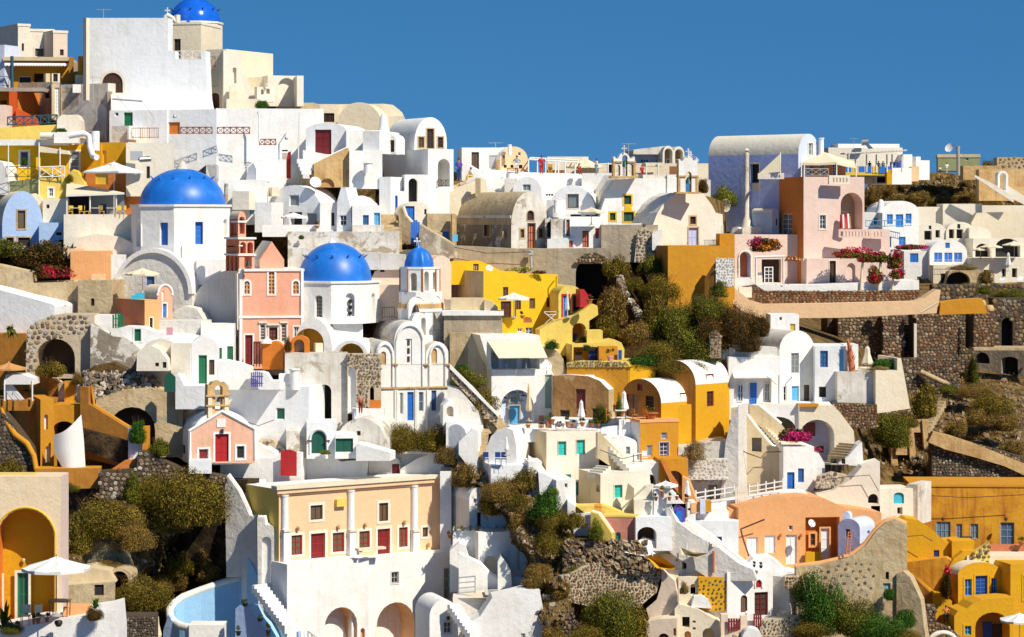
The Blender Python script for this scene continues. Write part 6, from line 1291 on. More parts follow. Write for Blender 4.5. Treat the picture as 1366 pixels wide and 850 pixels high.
 # painted lettering and dolphins in the arch
def lettering(txt,fc,x,y,size,mat,root,name='lettering'):
    cu=bpy.data.curves.new('text','FONT');cu.body=txt;cu.size=size;cu.extrude=.012;cu.align_x='CENTER';cu.shear=.25
    t=bpy.data.objects.new('text',cu);COL.objects.link(t);dg=bpy.context.evaluated_depsgraph_get();me=bpy.data.meshes.new_from_object(t.evaluated_get(dg));bpy.data.objects.remove(t)
    o=bpy.data.objects.new(name,me);COL.objects.link(o);me.materials.clear();me.materials.append(MATS[mat]);u,v=fc.hit(x,y);p=fc.w(u,v,.02)
    rt=Matrix((fc.u,Vector((0,0,1)),fc.n)).transposed();me.transform(Matrix.Translation(p-origin(root))@rt.to_4x4());o.parent=root
lettering('Blue Sky',f0_:=b['f'].shift(-.97),688.5,524.8,.36,'pbluedk',h)
m=MB()
for x,y,s_ in((672.5,531,1),(698,528,1),(710,535,-1),(674,537,1),(696,535,-1)):
    u,v=f0_.hit(x,y);L=[(-.32,-.02),(-.12,.10),(.0,.14),(.06,.24),(.12,.12),(.28,.0),(.40,-.12),(.2,-.07),(0,-.03),(-.15,-.05)];L=[(u+s_*a*.8,v+b_*.8)for a,b_ in L];m.tess(f0_,L if s_<0 else L,[],.015,'pbluegrey' if y>533 else 'pbluedk')
m.build('painted_dolphins',h)
umbrella('closed brown parasol in front of the painted arch',705.5,513,8,562,203.8,mat='beige',open_=False,pole='pwood');dish('white satellite dish between the awning house and the peeling brown house',730,488,7,204.5,30,post=1.2)
B(T('tan_rounded_wall','tan rounded wall behind the satellite dish','wall',738,500,206.5),[(722,500),(756,500),(752,480),(745,470),(735,463),(722,463)],Y=207.5,th=0,mat='tanold',D=2)
 # peeling brown house
h=T('peeling_brown_house','old brown peeling house with a white curved roof and dark red shutters','house',737,566)
b=B(h,[(737,570),(812,570),(812,520),(800,508),(785,502),(760,500),(737,501)],Y=203.0,th=-22,mat='brownpeel',roof='white',side='tanold',xl=829,op=[(S('dmaroon',sur=None,fm='pbrown'),768,519,781,546),(S('wdk',nx=1),747,547,760,566),(S('wdk',nx=1),790,545,801,566),(S('dmaroon',ny=1),769,548,782,568)],so=[(S('sred'),818,539,821,549)])
B(h,[(795,516),(836,516),(828,508),(815,502),(800,500),(780,500)],Y=204.5,th=0,mat='white',D=4,name='roof_vault')
umbrella('closed white parasol before the peeling brown house',775.5,534,10,566,200.8,open_=False);umbrella('closed white parasol between the brown and ochre houses',832.5,522,12,556,201.5,open_=False)
bush('dark green climbing plant on the peeling brown house',803,552,26,32,200.9,'scrubgreen');bush('yellow flowering vine at the corner of the ochre house',826,538,9,34,201.5,'yellowgreen',name='vine',cat='vine')
 # ochre vault houses
h=T('ochre_vault_house','tall ochre house with two white vaulted roofs and red windows','house',828,610)
b=B(h,V(828,505.5,882,566,536),Y=201.0,th=-46,mat='ochre',fr='ochrebrown',side='gold',roof='white',xl=932,op=[(S('sred',pm='pmaroon',ny=1),850,512,857,521),(S('wred',sur=None,nx=2,ny=3),835,526,851,557),(S('wdk',nx=1),861,528,872,547)],so=[(S('wdk',fm='pmaroon'),908,524,919,543)])  # browner gables, golden sides: shade and sun put into the colours
b=B(h,V(876,481,928,600,512),Y=202.5,th=-42,mat='ochre',fr='ochrebrown',side='gold',roof='white',xl=973,op=[('smw',902,487,908,496)],so=[(S('sred',pm='pmaroon',ny=2),943,499,952,510),(S('wred',sur=None,pm='darkwarm',fm='pmaroon'),943,522,952,542)])
B(h,R(878,540,930,600),Y=201.8,th=20,mat='gold',D=3,name='lower_wall')
h=T('orange_terrace_house','orange terrace house with lilac double door below the white parasols','house',854,620)
b=B(h,R(854,560,905,622),Y=199,th=20,mat='ochre',D=6,side='white',cor=(.2,.05,'orange'),xl=836,op=[(S('wgrey',fm='plilac',nx=1,ny=1),863,594,870,609),(S('glilac',sur='plilac',sw=.05),880,590,892,613),(S('w',nx=1,ny=1,fm='plilac',pm='glassgrey'),882,577,890,586)])
B(h,R(826,560,856,600),Y=200.5,th=6,mat='white',D=3,name='white_wall');B(h,[(879,670),(918,670),(918,612),(879,613)],Y=196.8,th=4,mat='ochre',D=3,op=[(S('hole',rd=2,arch=1,jb='peachpink'),888,628,911,668)],name='arch_wing')
B(h,[(880,612),(884,612),(900,638),(917,662),(913,668),(896,647)],Y=196.3,th=0,mat='rust',D=.4,name='stair_edge');B(h,[(910,672),(930,672),(926,660),(918,640),(910,636)],Y=195.8,th=-10,mat='orange',D=1,name='curved_buttress')
h=T('white_terrace_block','white terrace with round chair set and flat parapet left of the orange house','terrace',840,640)
B(h,V(812,583,850,618,593),Y=198.6,th=10,mat='white',D=4,op=[(S('w',fm='pgrey'),835,596,840.5,606)],name='small_house');B(h,[(800,600),(815,600),(818,588),(808,578),(798,580)],Y=199.5,th=-30,mat='white',D=2)
B(h,R(842,617,882,650),Y=196.8,th=6,mat='white',D=4,op=[(S('hole',rd=1.5,arch=1,jb='darkwarm'),858,633,876,649)],name='parapet');table('small white metal table on the white terrace by the orange house',850,618,197.5,'pwhite',.7);chair('white metal chair at the small terrace table',860,618,197.3,'pwhite')
table('white table set on the terrace before the ochre gable house',828,560,200.6,'pwhite',.9)
for x,lb in((812,'left'),(847,'middle'),(862,'right')):chair('brown wooden chair on the ochre house terrace, %s one'%lb,x,561,199.9,'porange',group='chairs before the ochre house',a=x)
pot_plant('row of leafy plants on the terrace table by the ochre house',868,558,26,18,200.2,mat='scrubgreen')
 # terrace with pots
h=T('pot_terrace','long white terrace parapet lined with terracotta pots','terrace',705,575)
B(h,[(684,590),(850,590),(852,562),(840,560),(836,566),(800,571),(738,574),(684,572)],Y=199.8,th=6,mat='whitecool',D=4,name='parapet');B(h,R(736,560,860,575),Y=201.5,th=0,mat='white',D=4,name='terrace_floor')
for i,(x,yb,w,hh,mt)in enumerate([(704.5,571,9,11,'yellowgreen'),(730,570,8,18,'yellowgreen'),(736,566,12,16,'green'),(757,570,8,18,'scrubgreen'),(764,570,9,10,'green'),(777,569,9,13,'green'),(789,569,10,9,'green'),(798,569,7,9,'scrub'),(722,571,8,8,'scrub'),(746,570,8,9,'green')]):
    pot_plant(['terracotta pot with yellow green plant beside the closed brown parasol','tall leafy pot plant left of the peeling brown house','spiky agave like pot plant by the terrace corner','bushy pot at the dark window of the brown house','round green pot plant under the brown house window','pot plant at the foot of the closed white parasol','low wide green pot right of the closed parasol','small orange pot by the climbing plant','small pot beside the brown terrace chair','small green pot left of the cat'][i],x,yb,w,hh,199.3,mat=mt)
chair('dark brown wooden chair on the pot terrace',722,571,199.4,'pbrown')
ct=T('cat','grey cat walking along the terrace parapet','cat',747,572,198.9);c_=P(747,572,198.9);m=MB();k=1.15
m.tube([c_+Vector((a*k,0,b_*k))for a,b_ in((-.36,.27),(-.25,.30),(0,.27),(.2,.30),(.3,.33))],[.07,.11,.12,.10,.06],'cat',n=8);m.lathe(c_+Vector((-.44*k,0,.24*k)),[(.02,-.02),(.08,.04),(.085,.1),(.04,.16),(.001,.17)],'cat',n=8)
for a in(-.28,-.2,.16,.25):m.tube([c_+Vector((a*k,0,.25)),c_+Vector((a*k-.04,0,.12)),c_+Vector((a*k,0,0))],[.045,.03,.025],'cat',n=5)
m.tube([c_+Vector((.3*k,0,.36)),c_+Vector((.5*k,0,.3)),c_+Vector((.62*k,0,.42))],.025,'cat',n=5)
for a in(-.48,-.40):m.lathe(c_+Vector((a*k,0,.36)),[(.03,0),(.001,.07)],'cat',n=4)
m.build('body',ct)
 # beige house with teal windows
h=T('beige_house','beige block house with teal shuttered windows below the pot terrace','house',729,705)
te=dict(sur='beige',sw=.05,ny=2)
b=B(h,R(729,576,799,706),Y=197.5,th=18,mat='creamlt',side='beige',xl=684,op=[(S('dteal',**te),744.5,589,755,607.5),(S('dteal',**te),769,587,780,606),(S('dteal',nx=2,ny=1),748,633,762,638),(S('dteal',nx=1,ny=2,fm='pbrown'),768,643,772,661)])  # lit front and shaded side painted as two plaster colours
b=B(h,R(801,632,867,700),Y=193.2,th=20,mat='creamlt',side='beige',xl=772,op=[(S('dteal',sur='cream',sw=.06),819.5,647,830,664)],so=[('nic',795,646,800,656)],name='lower_wing')
B(h,[(856,664),(873,664),(870,644),(858,640),(856,600)],Y=194.5,th=0,mat='creamlt',D=1)if False else None
for(xa,ya,xb,yb_,n,Yq,sd)in((858,645,799,582,13,196,-1),):
    st=T('beige_stairs','beige outside stair descending right from the teal windowed house','stairs',858,645,195);steps(st,(860,652,195.0),(798,582,197.4),15,1.3,'creamlt',side=-1);B(st,[(799,612),(832,634),(858,664),(872,664),(868,650),(850,628),(800,577),(797,577),(797,612)],Y=196.9,th=0,mat='beige',D=.4,cap=(.13,'cream'),name='outer_wall')
    steps(st,(801,634,193.8),(815,622,194.6),4,1.4,'creamlt',side=1)
B(h,[(830,703),(872,703),(870,648),(862,650),(845,665),(830,680)],Y=192.6,th=0,mat='creamlt',D=2,name='stair_base');B(h,[(834,667),(846,667),(846,652),(838,645)],Y=192.4,th=0,mat='greyplaster',D=.4)
 # organic white corner left of it
h=T('white_rounded_court','rounded white courtyard wall with blue chairs left of the beige house','wall',645,640)
B(h,[(644,640),(690,625),(688,590),(684,574),(676,571),(665,573),(655,582),(648,600)],Y=197.4,th=-20,mat='white',D=3);B(h,R(655,621,706,665),Y=195.5,th=10,mat='whitecool',D=4,name='parapet');B(h,R(705,616,723,668),Y=194.8,th=6,mat='white',D=3,op=[('sm',712,636,715,644)])
umbrella('closed white parasol inside the rounded white court',675.5,583,7,608,195.4,open_=False)
for i,x in enumerate((664,672,648)):chair('dark blue folding chair in the rounded white court, %s'%('nearest the parapet','under the closed parasol','at the left edge')[i],x,620,195.2,'pbluedk',group='blue chairs in the rounded court')
h=T('low_white_house','low white house with dark doorway and tiny window above the green shrub','house',720,700)
B(h,R(742,641,768,712),Y=192.6,th=10,mat='white',xl=720,D=4,op=[('smw',753,645,757,651)],so=[('rec',724,647,732,664)]);B(h,[(720,660),(745,660),(741,640),(726,632),(718,630)],Y=194,th=0,mat='white',D=3);B(h,[(700,662),(735,652),(735,640),(722,622),(705,612)],Y=196,th=0,mat='white',D=3)
B(h,[(757,725),(790,715),(790,690),(780,684),(757,668)],Y=191.5,th=0,mat='white',D=3,name='buttress');B(h,[(765,715),(792,715),(792,684),(765,686)],Y=191,th=-6,mat='white',D=2)
bush('bright green shrub in front of the low white house',728,672,50,46,190.8,'green',v=1);bush('small yellow green bush beside the low white house window',738,655,18,12,191.4,'yellowgreen')
 # pink wall, terracotta gate
h=T('old_pink_wall','worn dusky pink wall with a small teal door','wall',805,730)
B(h,R(805,688,850,735),Y=189.5,th=-8,mat='pinkold',D=3,side='pinkold',cor=(.12,.04,'yellowpale'),op=[(S('dteal',arch=1,fm='pgreen',nx=1),821.5,710,828,722)])
B(h,[(788,722),(816,722),(816,712),(808,700),(798,686),(788,683)],Y=189,th=-20,mat='yellowpale',D=.8,cap=(.14,'creamlt'),name='yellow_wall');B(h,[(768,690),(850,690),(850,684),(830,684),(806,675),(768,676)],Y=191.5,th=0,mat='yellowpale',D=2)
g=T('terracotta_gate','terracotta picket gate beside the yellow green wall','gate',793,689);fence_pick(g,face(793,190.4,0),793,672,803,690,'orangedeep',n=5,gap=.4)
bush('yellow green climbing plant on the sloping yellow wall',795,706,22,34,188.3,'yellowgreen')
 # green stair area
h=T('arched_terrace_house','white terrace house with a broad dark arch beside the long stairs','house',850,730)
B(h,R(848,690,896,735),Y=189,th=6,mat='whitecool',D=4,side='white',op=[(S('hole',rd=1.4,arch=.8,jb='darkwarm'),850,703,876,732)]);B(h,R(846,668,892,694),Y=190.6,th=0,mat='creamlt',D=3)
B(h,[(872,690),(900,690),(895,668),(880,655),(873,655)],Y=190.5,th=0,mat='white',D=2);
for i,(x,y)in enumerate(((875,668),(893,668),(884,664),(903,667),(916,670))):pot_plant(('cactus pot beside the white parasol over the stairs','terracotta pot at the curved white wall','tall cactus pot in the curved white court','second small pot along the curved wall','red flowering pot above the blue gate')[i],x,y,7,12 if i!=2 else 20,190-i*.2,mat='yellowgreen' if i!=4 else 'green',flower='redflower' if i==4 else None)
umbrella('white parasol above the curved court left of the blue gate',888,641,34,668,190.8,n=4);umbrella('closed cream parasol at the foot of the orange arch wing',917,641,9,670,192.6,open_=False)
B(h,[(884,672),(913,672),(905,664),(896,655),(890,650),(884,652)],Y=190.2,th=0,mat='white',D=.5,cap=(.1,'white'),name='curved_wall')
ls=T('long_white_stairs','long white walled stairs descending right from the blue gate','stairs',1000,762)
B(ls,[(891,735),(905,745),(950,775),(1010,775),(1004,760),(985,752),(960,732),(925,712),(902,695),(893,676),(889,678)],Y=188,th=-14,mat='whitegrey',D=.7,cap=(.16,'white'),name='outer_wall');steps(ls,(950,727,188.6),(908,697,191.4),14,.9,'whitegrey',side=-1)
B(ls,[(912,735),(1000,765),(1000,756),(975,735),(945,712),(915,692),(912,694)],Y=190.5,th=-14,mat='white',D=.5,cap=(.12,'white'),name='inner_wall')
B(T('blue_gate_box','ultramarine double gate at the top of the long white stairs','gate',897,696,190.4),[(897,690),(905,697),(914,696),(914,680),(908,676),(903,674),(897,680)],Y=190.4,th=0,mat='purple',D=.6,name='gate_leaf');B(bpy.data.objects['blue_gate_box'],R(900,682,910,695),Y=190.2,th=0,mat='pblue',D=.1,name='gate_leaf')
h=T('white_stair_house','plain white house with one deep blue window between stairs and orange house','house',925,770)
B(h,R(925,695,985,760),Y=192.6,th=-6,mat='whitecool',D=4,op=[(S('sblue',fm='pbluedk',nx=2),953,716,963,725.5)]);B(h,[(925,700),(972,700),(972,682),(950,683),(925,688)],Y=193.8,th=0,mat='white',D=3);B(h,R(917,670,928,700),Y=193,th=0,mat='white',D=2,op=[('sm',917.5,678,921,681),('sm',923-.5,677.5,925.5,681)])
B(h,R(922,671,935,684),Y=192.9,th=10,mat='orange',D=1.2,name='orange_block');B(h,R(934,667,941,686),Y=192.7,th=0,mat='bluepale',D=.8,name='post_block');B(h,R(940,669,949,683),Y=192.9,th=0,mat='ochre',D=1.2,name='orange_block')
 # ================================================================== RIGHT: BLUE AND PINK HOUSES, FAR TOWN, STONE TERRACES
h=T('blue_vault_house','large periwinkle blue vaulted house with a white roof and tall white flue','house',1065,310,250)
b=B(h,V(1065,178.5,1093,310,206),Y=248,th=47,mat='bluepale',side='blue',roof='creamlt',xl=945,op=[(S('smw',pm='glassgrey',sur='creamlt',sw=.12,ny=2),1078.5,191,1084,207)],so=[(S('rec',rd=.4),1001,219,1013,244),(S('nic',arch=0,rd=.15,jb='creamlt'),1001,245,1013,254)])  # pale gable, bluer side: sun and shade put into the colours
f=b['s'];m=MB();u0,u1=f.hit(999,230)[0],f.hit(1015,230)[0];v1,v0=f.hit(1007,216.5)[1],f.hit(1007,255)[1];vi1=f.hit(1007,219)[1]
m.tess(f,[(u0,v0),(u1,v0),(u1,v1),(u0,v1)],[[(f.hit(1001,230)[0],f.hit(1007,254)[1]),(f.hit(1013,230)[0],f.hit(1007,254)[1]),(f.hit(1013,230)[0],vi1),(f.hit(1001,230)[0],vi1)]],.06,'creamlt');m.build('window_surround',h)
chimney(h,996,197,306,3.2,251,'whiteold',kind=3,name='flue');chimney(h,1095.5,184,206,3.4,250,'whitecool',kind=2)
B(h,R(940,255,1000,310),Y=256,th=-4,mat='blue',D=4,name='lower_wall')
b=B(h,V(1030,278,1039,312,283),Y=248,th=30,mat='bluepale',side='bluelt',roof='creamlt',xl=1003,op=[('smw',1035,291,1038.5,302)],name='annex')
B(h,[(978,320),(1072,320),(1072,306),(1000,302),(985,306),(978,312)],Y=249.5,th=0,mat='creamlt',D=4,name='terrace_wall');B(h,V(973,303,990,318,312),Y=250,th=-30,mat='white',D=3,name='small_vault')
bush('yellow green tree like shrub against the blue vault house',966,262,40,34,252,'yellowgreen',v=2,name='shrub',cat='shrub');ov=T('lattice_plaque','oval white lattice window panel within the shrub on the blue wall','lattice',969,283,251.5)
m=MB();f=face(963,251,0);L=[(f.hit(968.5+6*math.cos(t*.3927),274-9*math.sin(t*.3927)))for t in range(16)];I=[(lerp(f.hit(968.5,274)[0],a,.8),lerp(f.hit(968.5,274)[1],b_,.85))for a,b_ in L];m.tess(f,L,[I],.05,'creamlt')
for x in(966,971):u,v=f.hit(x,274);m.fbox(f,u-.06,v-.55,u+.06,v+.55,0,.04,'creamlt')
u,v=f.hit(968.5,274);m.fbox(f,u-.4,v-.06,u+.4,v+.06,0,.04,'creamlt');m.build('lattice',ov);m=MB();m.tess(f,L,[],.0,'beige');m.build('back_panel',ov)
h=T('pink_tower_house','tall pale pink house with shade-darkened rust brown side wall and a deep arched loggia','house',1072,400)
b=B(h,R(1072,236,1153,395),Y=243,th=14,mat='pinkwhite',side='rust',xl=1010,op=[(S('log',rd=2.0,jb='greyplaster',jm='pinkwhite'),1121.5,257,1152-1.5,307),(S('w',sur='creamlt',sw=.12,ny=3),1093.5,287,1101.5,305.5)],so=[(S('gwhite',pm='glassgrey',nx=2),1042,285,1057,313)])  # rust side: shade of the left face put into its colour
b2=B(h,R(1150,306,1187,395),Y=244.5,th=10,mat='pinkwhite',D=5,name='lower_wing');f=b['f']
B(h,R(1119,306,1162,317),Y=242,th=8,mat='pinkwhite',D=.3,op=[(S('thru',rd=.3),1121.5+i*4.3,308.5,1124.8+i*4.3,315)for i in range(9)],name='balustrade');B(h,R(1162,306,1187,318),Y=243.6,th=8,mat='pinkwhite',D=.3,op=[(S('thru',rd=.3),1164+i*4.3,309,1167.3+i*4.3,315.5)for i in range(3)],name='balustrade')
B(h,R(1106,234,1134,246),Y=242.4,th=12,mat='creamlt',D=.35,op=[(S('thru',rd=.3),1110+i*4.4,237,1113+i*4.4,243)for i in range(5)],name='balustrade')
b3=B(h,R(978,313,1076,395),Y=243.5,th=10,mat='pinkwhite',D=5,op=[(S('hole',rd=1.2,arch=1,jb='terracotta',jm='lavender'),986.5,336,1001,370),(S('w',sur='creamlt',sw=.1),1068.5,351,1075,364),(S('recw',rd=.8),1016,346,1042,377)],name='front_wing');arch_trim(h,b3['f'],985.5,1002,343.5,335,371,.1,'creamlt',.04)
put(b3['f'].shift(-.7),('gwhite',1020,356,1032,377),h)
b4=B(h,R(1076,345,1190,395),Y=241.3,th=8,mat='pinkwhite',D=2,op=[(S('dbrown',sur='creamlt',sw=.1,pm='darkwarm'),1106.5,348,1115,377),(S('nic',rd=.3),1130,351,1141,374)],name='front_wing')
rail(T('roof_railing','iron railing and posts around the roof tent of the pink house','railing',1072,236,242),[(1072,235,243),(1105,235,244)],mat='pgrey',h=.7)
t=T('roof_tent','large cream tent roof over the pink house terrace','tent',1100,236,247)
m=MB();ap=P(1100,203,248);e=[P(1068,217,245),P(1116,216,244.5),P(1142,221,246),P(1140,216,252),P(1080,213,253)]
for i in range(5):
    a,b_=e[i],e[(i+1)%5];md=(a+b_)/2+Vector((0,0,-.1));m.add([ap,a,md,b_],[[0,1,2],[0,2,3]],'clothcream');m.add([a,md,b_,b_-Vector((0,0,.25)),md-Vector((0,0,.2)),a-Vector((0,0,.25))],[[0,5,4,1],[1,4,3,2]],'clothcream')
m.build('canopy',t)
for x,Y_ in((1069,245),(1073,245),(1116,244.5),(1142,246)):m=MB();m.tube([P(x,236,Y_),P(x,217,Y_)],.06,'pwhite');m.build('pole',t)
h2=T('roof_hut','small peach roof hut with white doors under the cream tent','house',1085,236,250);B(h2,R(1085,213,1128,240),Y=249,th=6,mat='orange',D=3,op=[('gwhite',1093,217,1101,236),('gwhite',1110,218,1117,236)]);B(h2,R(1068,217,1087,240),Y=250,th=0,mat='clothcream',D=.5,name='screen')
s_=T('triangular_sail','triangular cream sail tent on the rust brown roof','sail',1013,238,246);m=MB();A,Bq,Cq,Dq=P(1012,232,246),P(1042,229,245),P(1041,205,246),P(1020,229,250);m.add([A,Bq,Cq,Dq],[[0,1,2],[0,2,3],[1,3,2]],'clothcream');m.build('cloth',s_);m=MB();m.tube([P(1041,238,246),P(1041,203,246)],.06,'pwhite');m.build('mast',s_)
B(s_,R(1011,231,1046,239),Y=245.4,th=-6,mat='creamlt',D=.3,op=[(S('thru',rd=.3),1028+i*3.5,233,1030.5+i*3.5,237)for i in range(4)],name='parapet')
person('red flowered drapery figure standing in the pink house loggia',1127,307,26,242.3,'pred','pwhite',pose='hips')if False else None
t=T('hanging_textiles','bundle of red and white hanging cloth in the arched loggia','textile',1127,306,243)
m=MB();
for i in range(7):m.tube([P(1122.5+i*1.6,285+random.uniform(0,6),243.3),P(1123+i*1.7,305,243.1)],.16,('pred','pwhite','terracotta','pred')[i%4],n=5,r2=.2)
m.build('cloth',t)
pg=T('pergola','white pergola frame with a dark doorway under orange flowers','pergola',1008,378,239.5)
for x in(1008.5,1045):m=MB();m.tube([P(x,379,239),P(x,343,239)],.1,'pwhite',n=4);m.build('post',pg)
m=MB();m.tube([P(1007,343,239),P(1047,342,239)],.12,'pwhite',n=4);m.build('beam',pg)
for i in range(7):m=MB();m.tube([P(1047+i*5,345+i*.5,239),P(1047+i*5,343+i*.5,241.5)],.05,'pwhite',n=4);m.build('rafter',pg)
bv=T('orange_bougainvillea','orange and purple bougainvillea on top of the white pergola','flowering shrub',1025,345,240);flowers_cloud(bv,1020,331,48,26,240,1500,'hedge','orangeflower');m=MB();leaf_cloud(m,P(1006,325,239.6),.9,.7,1.0,300,.12,'magenta');m.build('purple_blossom',bv);m=MB();leaf_cloud(m,P(1055,346,240),1.1,.6,.6,300,.11,'orangeflower');m.build('orange_blossom',bv)
chair('white garden chair beneath the white pergola',1014,377,240,'pwhite')
bv=T('red_bougainvillea','huge red bougainvillea arching over the pink house terrace','flowering shrub',1170,385,239)
for x,y,w_,h_,n in((1140,341,52,18,1500),(1168,346,50,24,1800),(1196,352,28,36,1300),(1166,372,22,34,1000),(1196,368,24,24,700),(1212,331,46,10,900)):flowers_cloud(bv,x,y,w_,h_,239.5,n,'scrubgreen','magenta' if x>1200 else 'redflower')
for x in(1148,1172,1190):m=MB();m.tube([P(x,388,239.5),P(x+3,345,239.5)],.12,'clothcream');m.build('post',bv)
h=T('pink_terrace_base','white terrace wall over brown stone base below the pink house','wall',975,404)
B(h,[(975,402),(1226,396),(1226,374),(1100,379),(1040,381),(1010,380),(1000,371),(978,371)],Y=238.8,th=4,mat='white',D=6,name='parapet');
b=stonewall(None,[(990,408),(1226,408),(1226,387),(1100,389),(1020,388),(1008,380),(992,382)],Y=238.2,th=4,D=3,size=.28,mort='mortardark',mats=('stonesred',),root=h,gap=.04,course=True)
B(h,R(986,383,1003,397),Y=238,th=4,mat='creamlt',D=.5,name='panel')
cw=T('orange_curb_wall','long apricot plastered curb wall curving down to the left','wall',965,425);B(cw,[(968,396),(1000,425),(1120,424),(1250,418),(1255,387),(1250,386),(1232,398),(1222,402),(1100,405),(1020,406),(1000,400),(968,375)],Y=236.6,th=2,mat='peach',roof='peach',D=2,fr='peach')
B(cw,[(1253,420),(1318,418),(1310,398),(1280,400),(1255,404)],Y=237,th=4,mat='ochre',D=2,name='ochre_wall');m=MB();m.tube([P(1228,417,236),P(1250,404,236)],.12,'clothcream',n=5);m.build('handrail',cw)
h=T('ochre_block','big plain ochre block house front beside the green scrub','house',891,440)
B(h,R(891,328,978,440),Y=214.5,th=10,mat='ochre',side='ochrebrown',xl=870,D=6);B(h,R(960,312,980,400),Y=216.6,th=0,mat='ochre',D=4);B(h,[(940,400),(957,400),(957,347),(950,355),(940,372)],Y=213.2,th=-30,mat='ochrebrown',D=.8,name='fin_wall')  # ochrebrown side is painted shade; the slanting plate is a painted cast shadow
stonewall('whitewashed rough stone slab wall right of the ochre block',R(955,345,979,382),Y=213.2,D=.8,size=.25,mort='white',mats=('stonespale',),gap=.1,proud=.04)
 # far right restaurant and hill
Y1=395
h=T('roof_restaurant','flat roofed restaurant with blue and yellow balcony and slatted canopy','restaurant',1125,245,Y1)
B(h,R(1105,197,1204,245),Y=Y1+6,th=4,mat='creamlt',D=6);B(h,R(1118,192,1200,200),Y=Y1+8,th=4,mat='pwhite',D=6,name='roof');B(h,R(1125,233,1189,245),Y=Y1-2,th=4,mat='greyplaster',D=4,name='ground_floor',op=[('rec',1133,237,1148,244),('rec',1170,236,1184,244)])
b=B(h,R(1185,224,1216,246),Y=Y1-1,th=16,mat='pwhite',D=6,op=[(S('sblue',nx=1,ny=1),1188+i*4,217+9,1190.6+i*4,231)for i in range(0)]);B(h,R(1205,206,1217,246),Y=Y1+4,th=8,mat='white',D=6)
B(h,R(1128,217,1190,236),Y=Y1,th=4,mat='darkwarm',D=3,name='interior')if False else None
for i in range(7):B(h,R(1128+i*9,222,1135.5+i*9,231),Y=Y1-3,th=4,mat='pyel' if i%3==1 else 'pblue',D=.4,name='balcony_panel')
for i in range(4):B(h,R(1188+i*4.2,216,1190.8+i*4.2,224),Y=Y1-2.5,th=10,mat='pblue',D=.3,name='balcony_panel')
B(h,R(1126,230,1190,234),Y=Y1-3.2,th=4,mat='pyel',D=.5,name='fascia');B(h,R(1183,226,1190,246),Y=Y1-3,th=4,mat='gold',D=1,name='pier')
for x in(1131,1141,1156,1169,1183,1190,1203):m=MB();m.tube([P(x,230,Y1-3),P(x,206,Y1-3)],.12,'pwhite',n=4);m.build('post',h)
for i in range(17):m=MB();p=P(1126+i*4.9,205-i*.25,Y1-2);m.box(p,.5,5,.18,'cloth');m.build('slat',h)
sw_=T('solar_water_heater','solar water heater on the restaurant roof','water heater',1155,198,Y1+5);m=MB();m.tube([P(1149,190,Y1+5),P(1158,189,Y1+5)],.55,'steel',n=8);m.build('tank',sw_);m=MB();m.add([P(1153,192,Y1+4),P(1158,191,Y1+4),P(1165,198,Y1+2),P(1159,199,Y1+2)],[[0,3,2,1]],'glassblue');m.build('collector',sw_)
antenna('aerial beside the solar heater on the restaurant roof',1139,184,197,Y1+6)
for i,x in enumerate((1160,1172,1178,1201)):person('guest in %s clothes on the far restaurant terrace'%('dark','grey','pale','red')[i],x,230,15,Y1+1,('pdark','pgrey','pwhite','pred')[i],'pdark')
B(T('small_far_house','small cream and white cubic house right of the roof restaurant','house',1216,240,Y1+4),R(1216,222,1226,242),Y=Y1+2,th=0,mat='peach',D=4);B(bpy.data.objects['small_far_house'],R(1222,214,1240,240),Y=Y1+5,th=16,mat='white',D=5,name='white_wing');B(bpy.data.objects['small_far_house'],R(1222,209,1228,216),Y=Y1+6,th=16,mat='white',D=2,name='chimney')
h=T('olive_house','flat olive green house on the far hilltop','house',1251,226,415);B(h,R(1251,206,1307,228),Y=414,th=-8,mat='olive',D=8,cor=(.5,.1,'beige'),op=[('smw',1288,211,1292,214)]);B(h,R(1285,221,1332,240),Y=408,th=0,mat='stonecream',D=3,name='garden_wall')
dish('large white satellite dish on the olive house roof',1266.5,197,6.5,412,-40,post=1.5);m=MB();pl=T('utility_pole','grey utility pole in front of the olive house','pole',1278,234,405);m.tube([P(1278.5,234,405),P(1278,195,405)],.28,'concrete');m.tube([P(1275.5,198,405),P(1281,197,405)],.08,'pgrey',n=4);m.build('shaft',pl)
person('man in white walking on the far hilltop',1263,232,15,402,'pwhite','pgrey');person('child in dark clothes on the far hilltop',1254,232,10,402,'pwhite','pdark')
stonewall('tan stone walls of the ruin on the far right hilltop',R(1330,210,1380,232),Y=415,D=3,size=.8,mort='tanold',mats=('stonesbrown',),gap=.3,proud=.05);B(T('tan_far_wall','long tan wall below the ruin on the far right','wall',1308,262,402),R(1306,226,1380,268),Y=401,th=0,mat='stonecream',D=3)
ar=T('white_garden_arch','white gateway arch on the far right slope','arch',1332,256,392);B(ar,V(1331,228,1345,258,235),Y=392,th=10,mat='white',D=1.2,op=[(S('thru',rd=1.2),1334,231,1342,254)]);B(ar,[(1300,236),(1330,256),(1352,270),(1352,262),(1330,248),(1300,233)],Y=391,th=0,mat='creamlt',D=.8,name='stair_wall');B(ar,[(1345,262),(1380,280),(1380,270),(1345,248)],Y=393,th=0,mat='creamlt',D=.8,name='stair_wall')
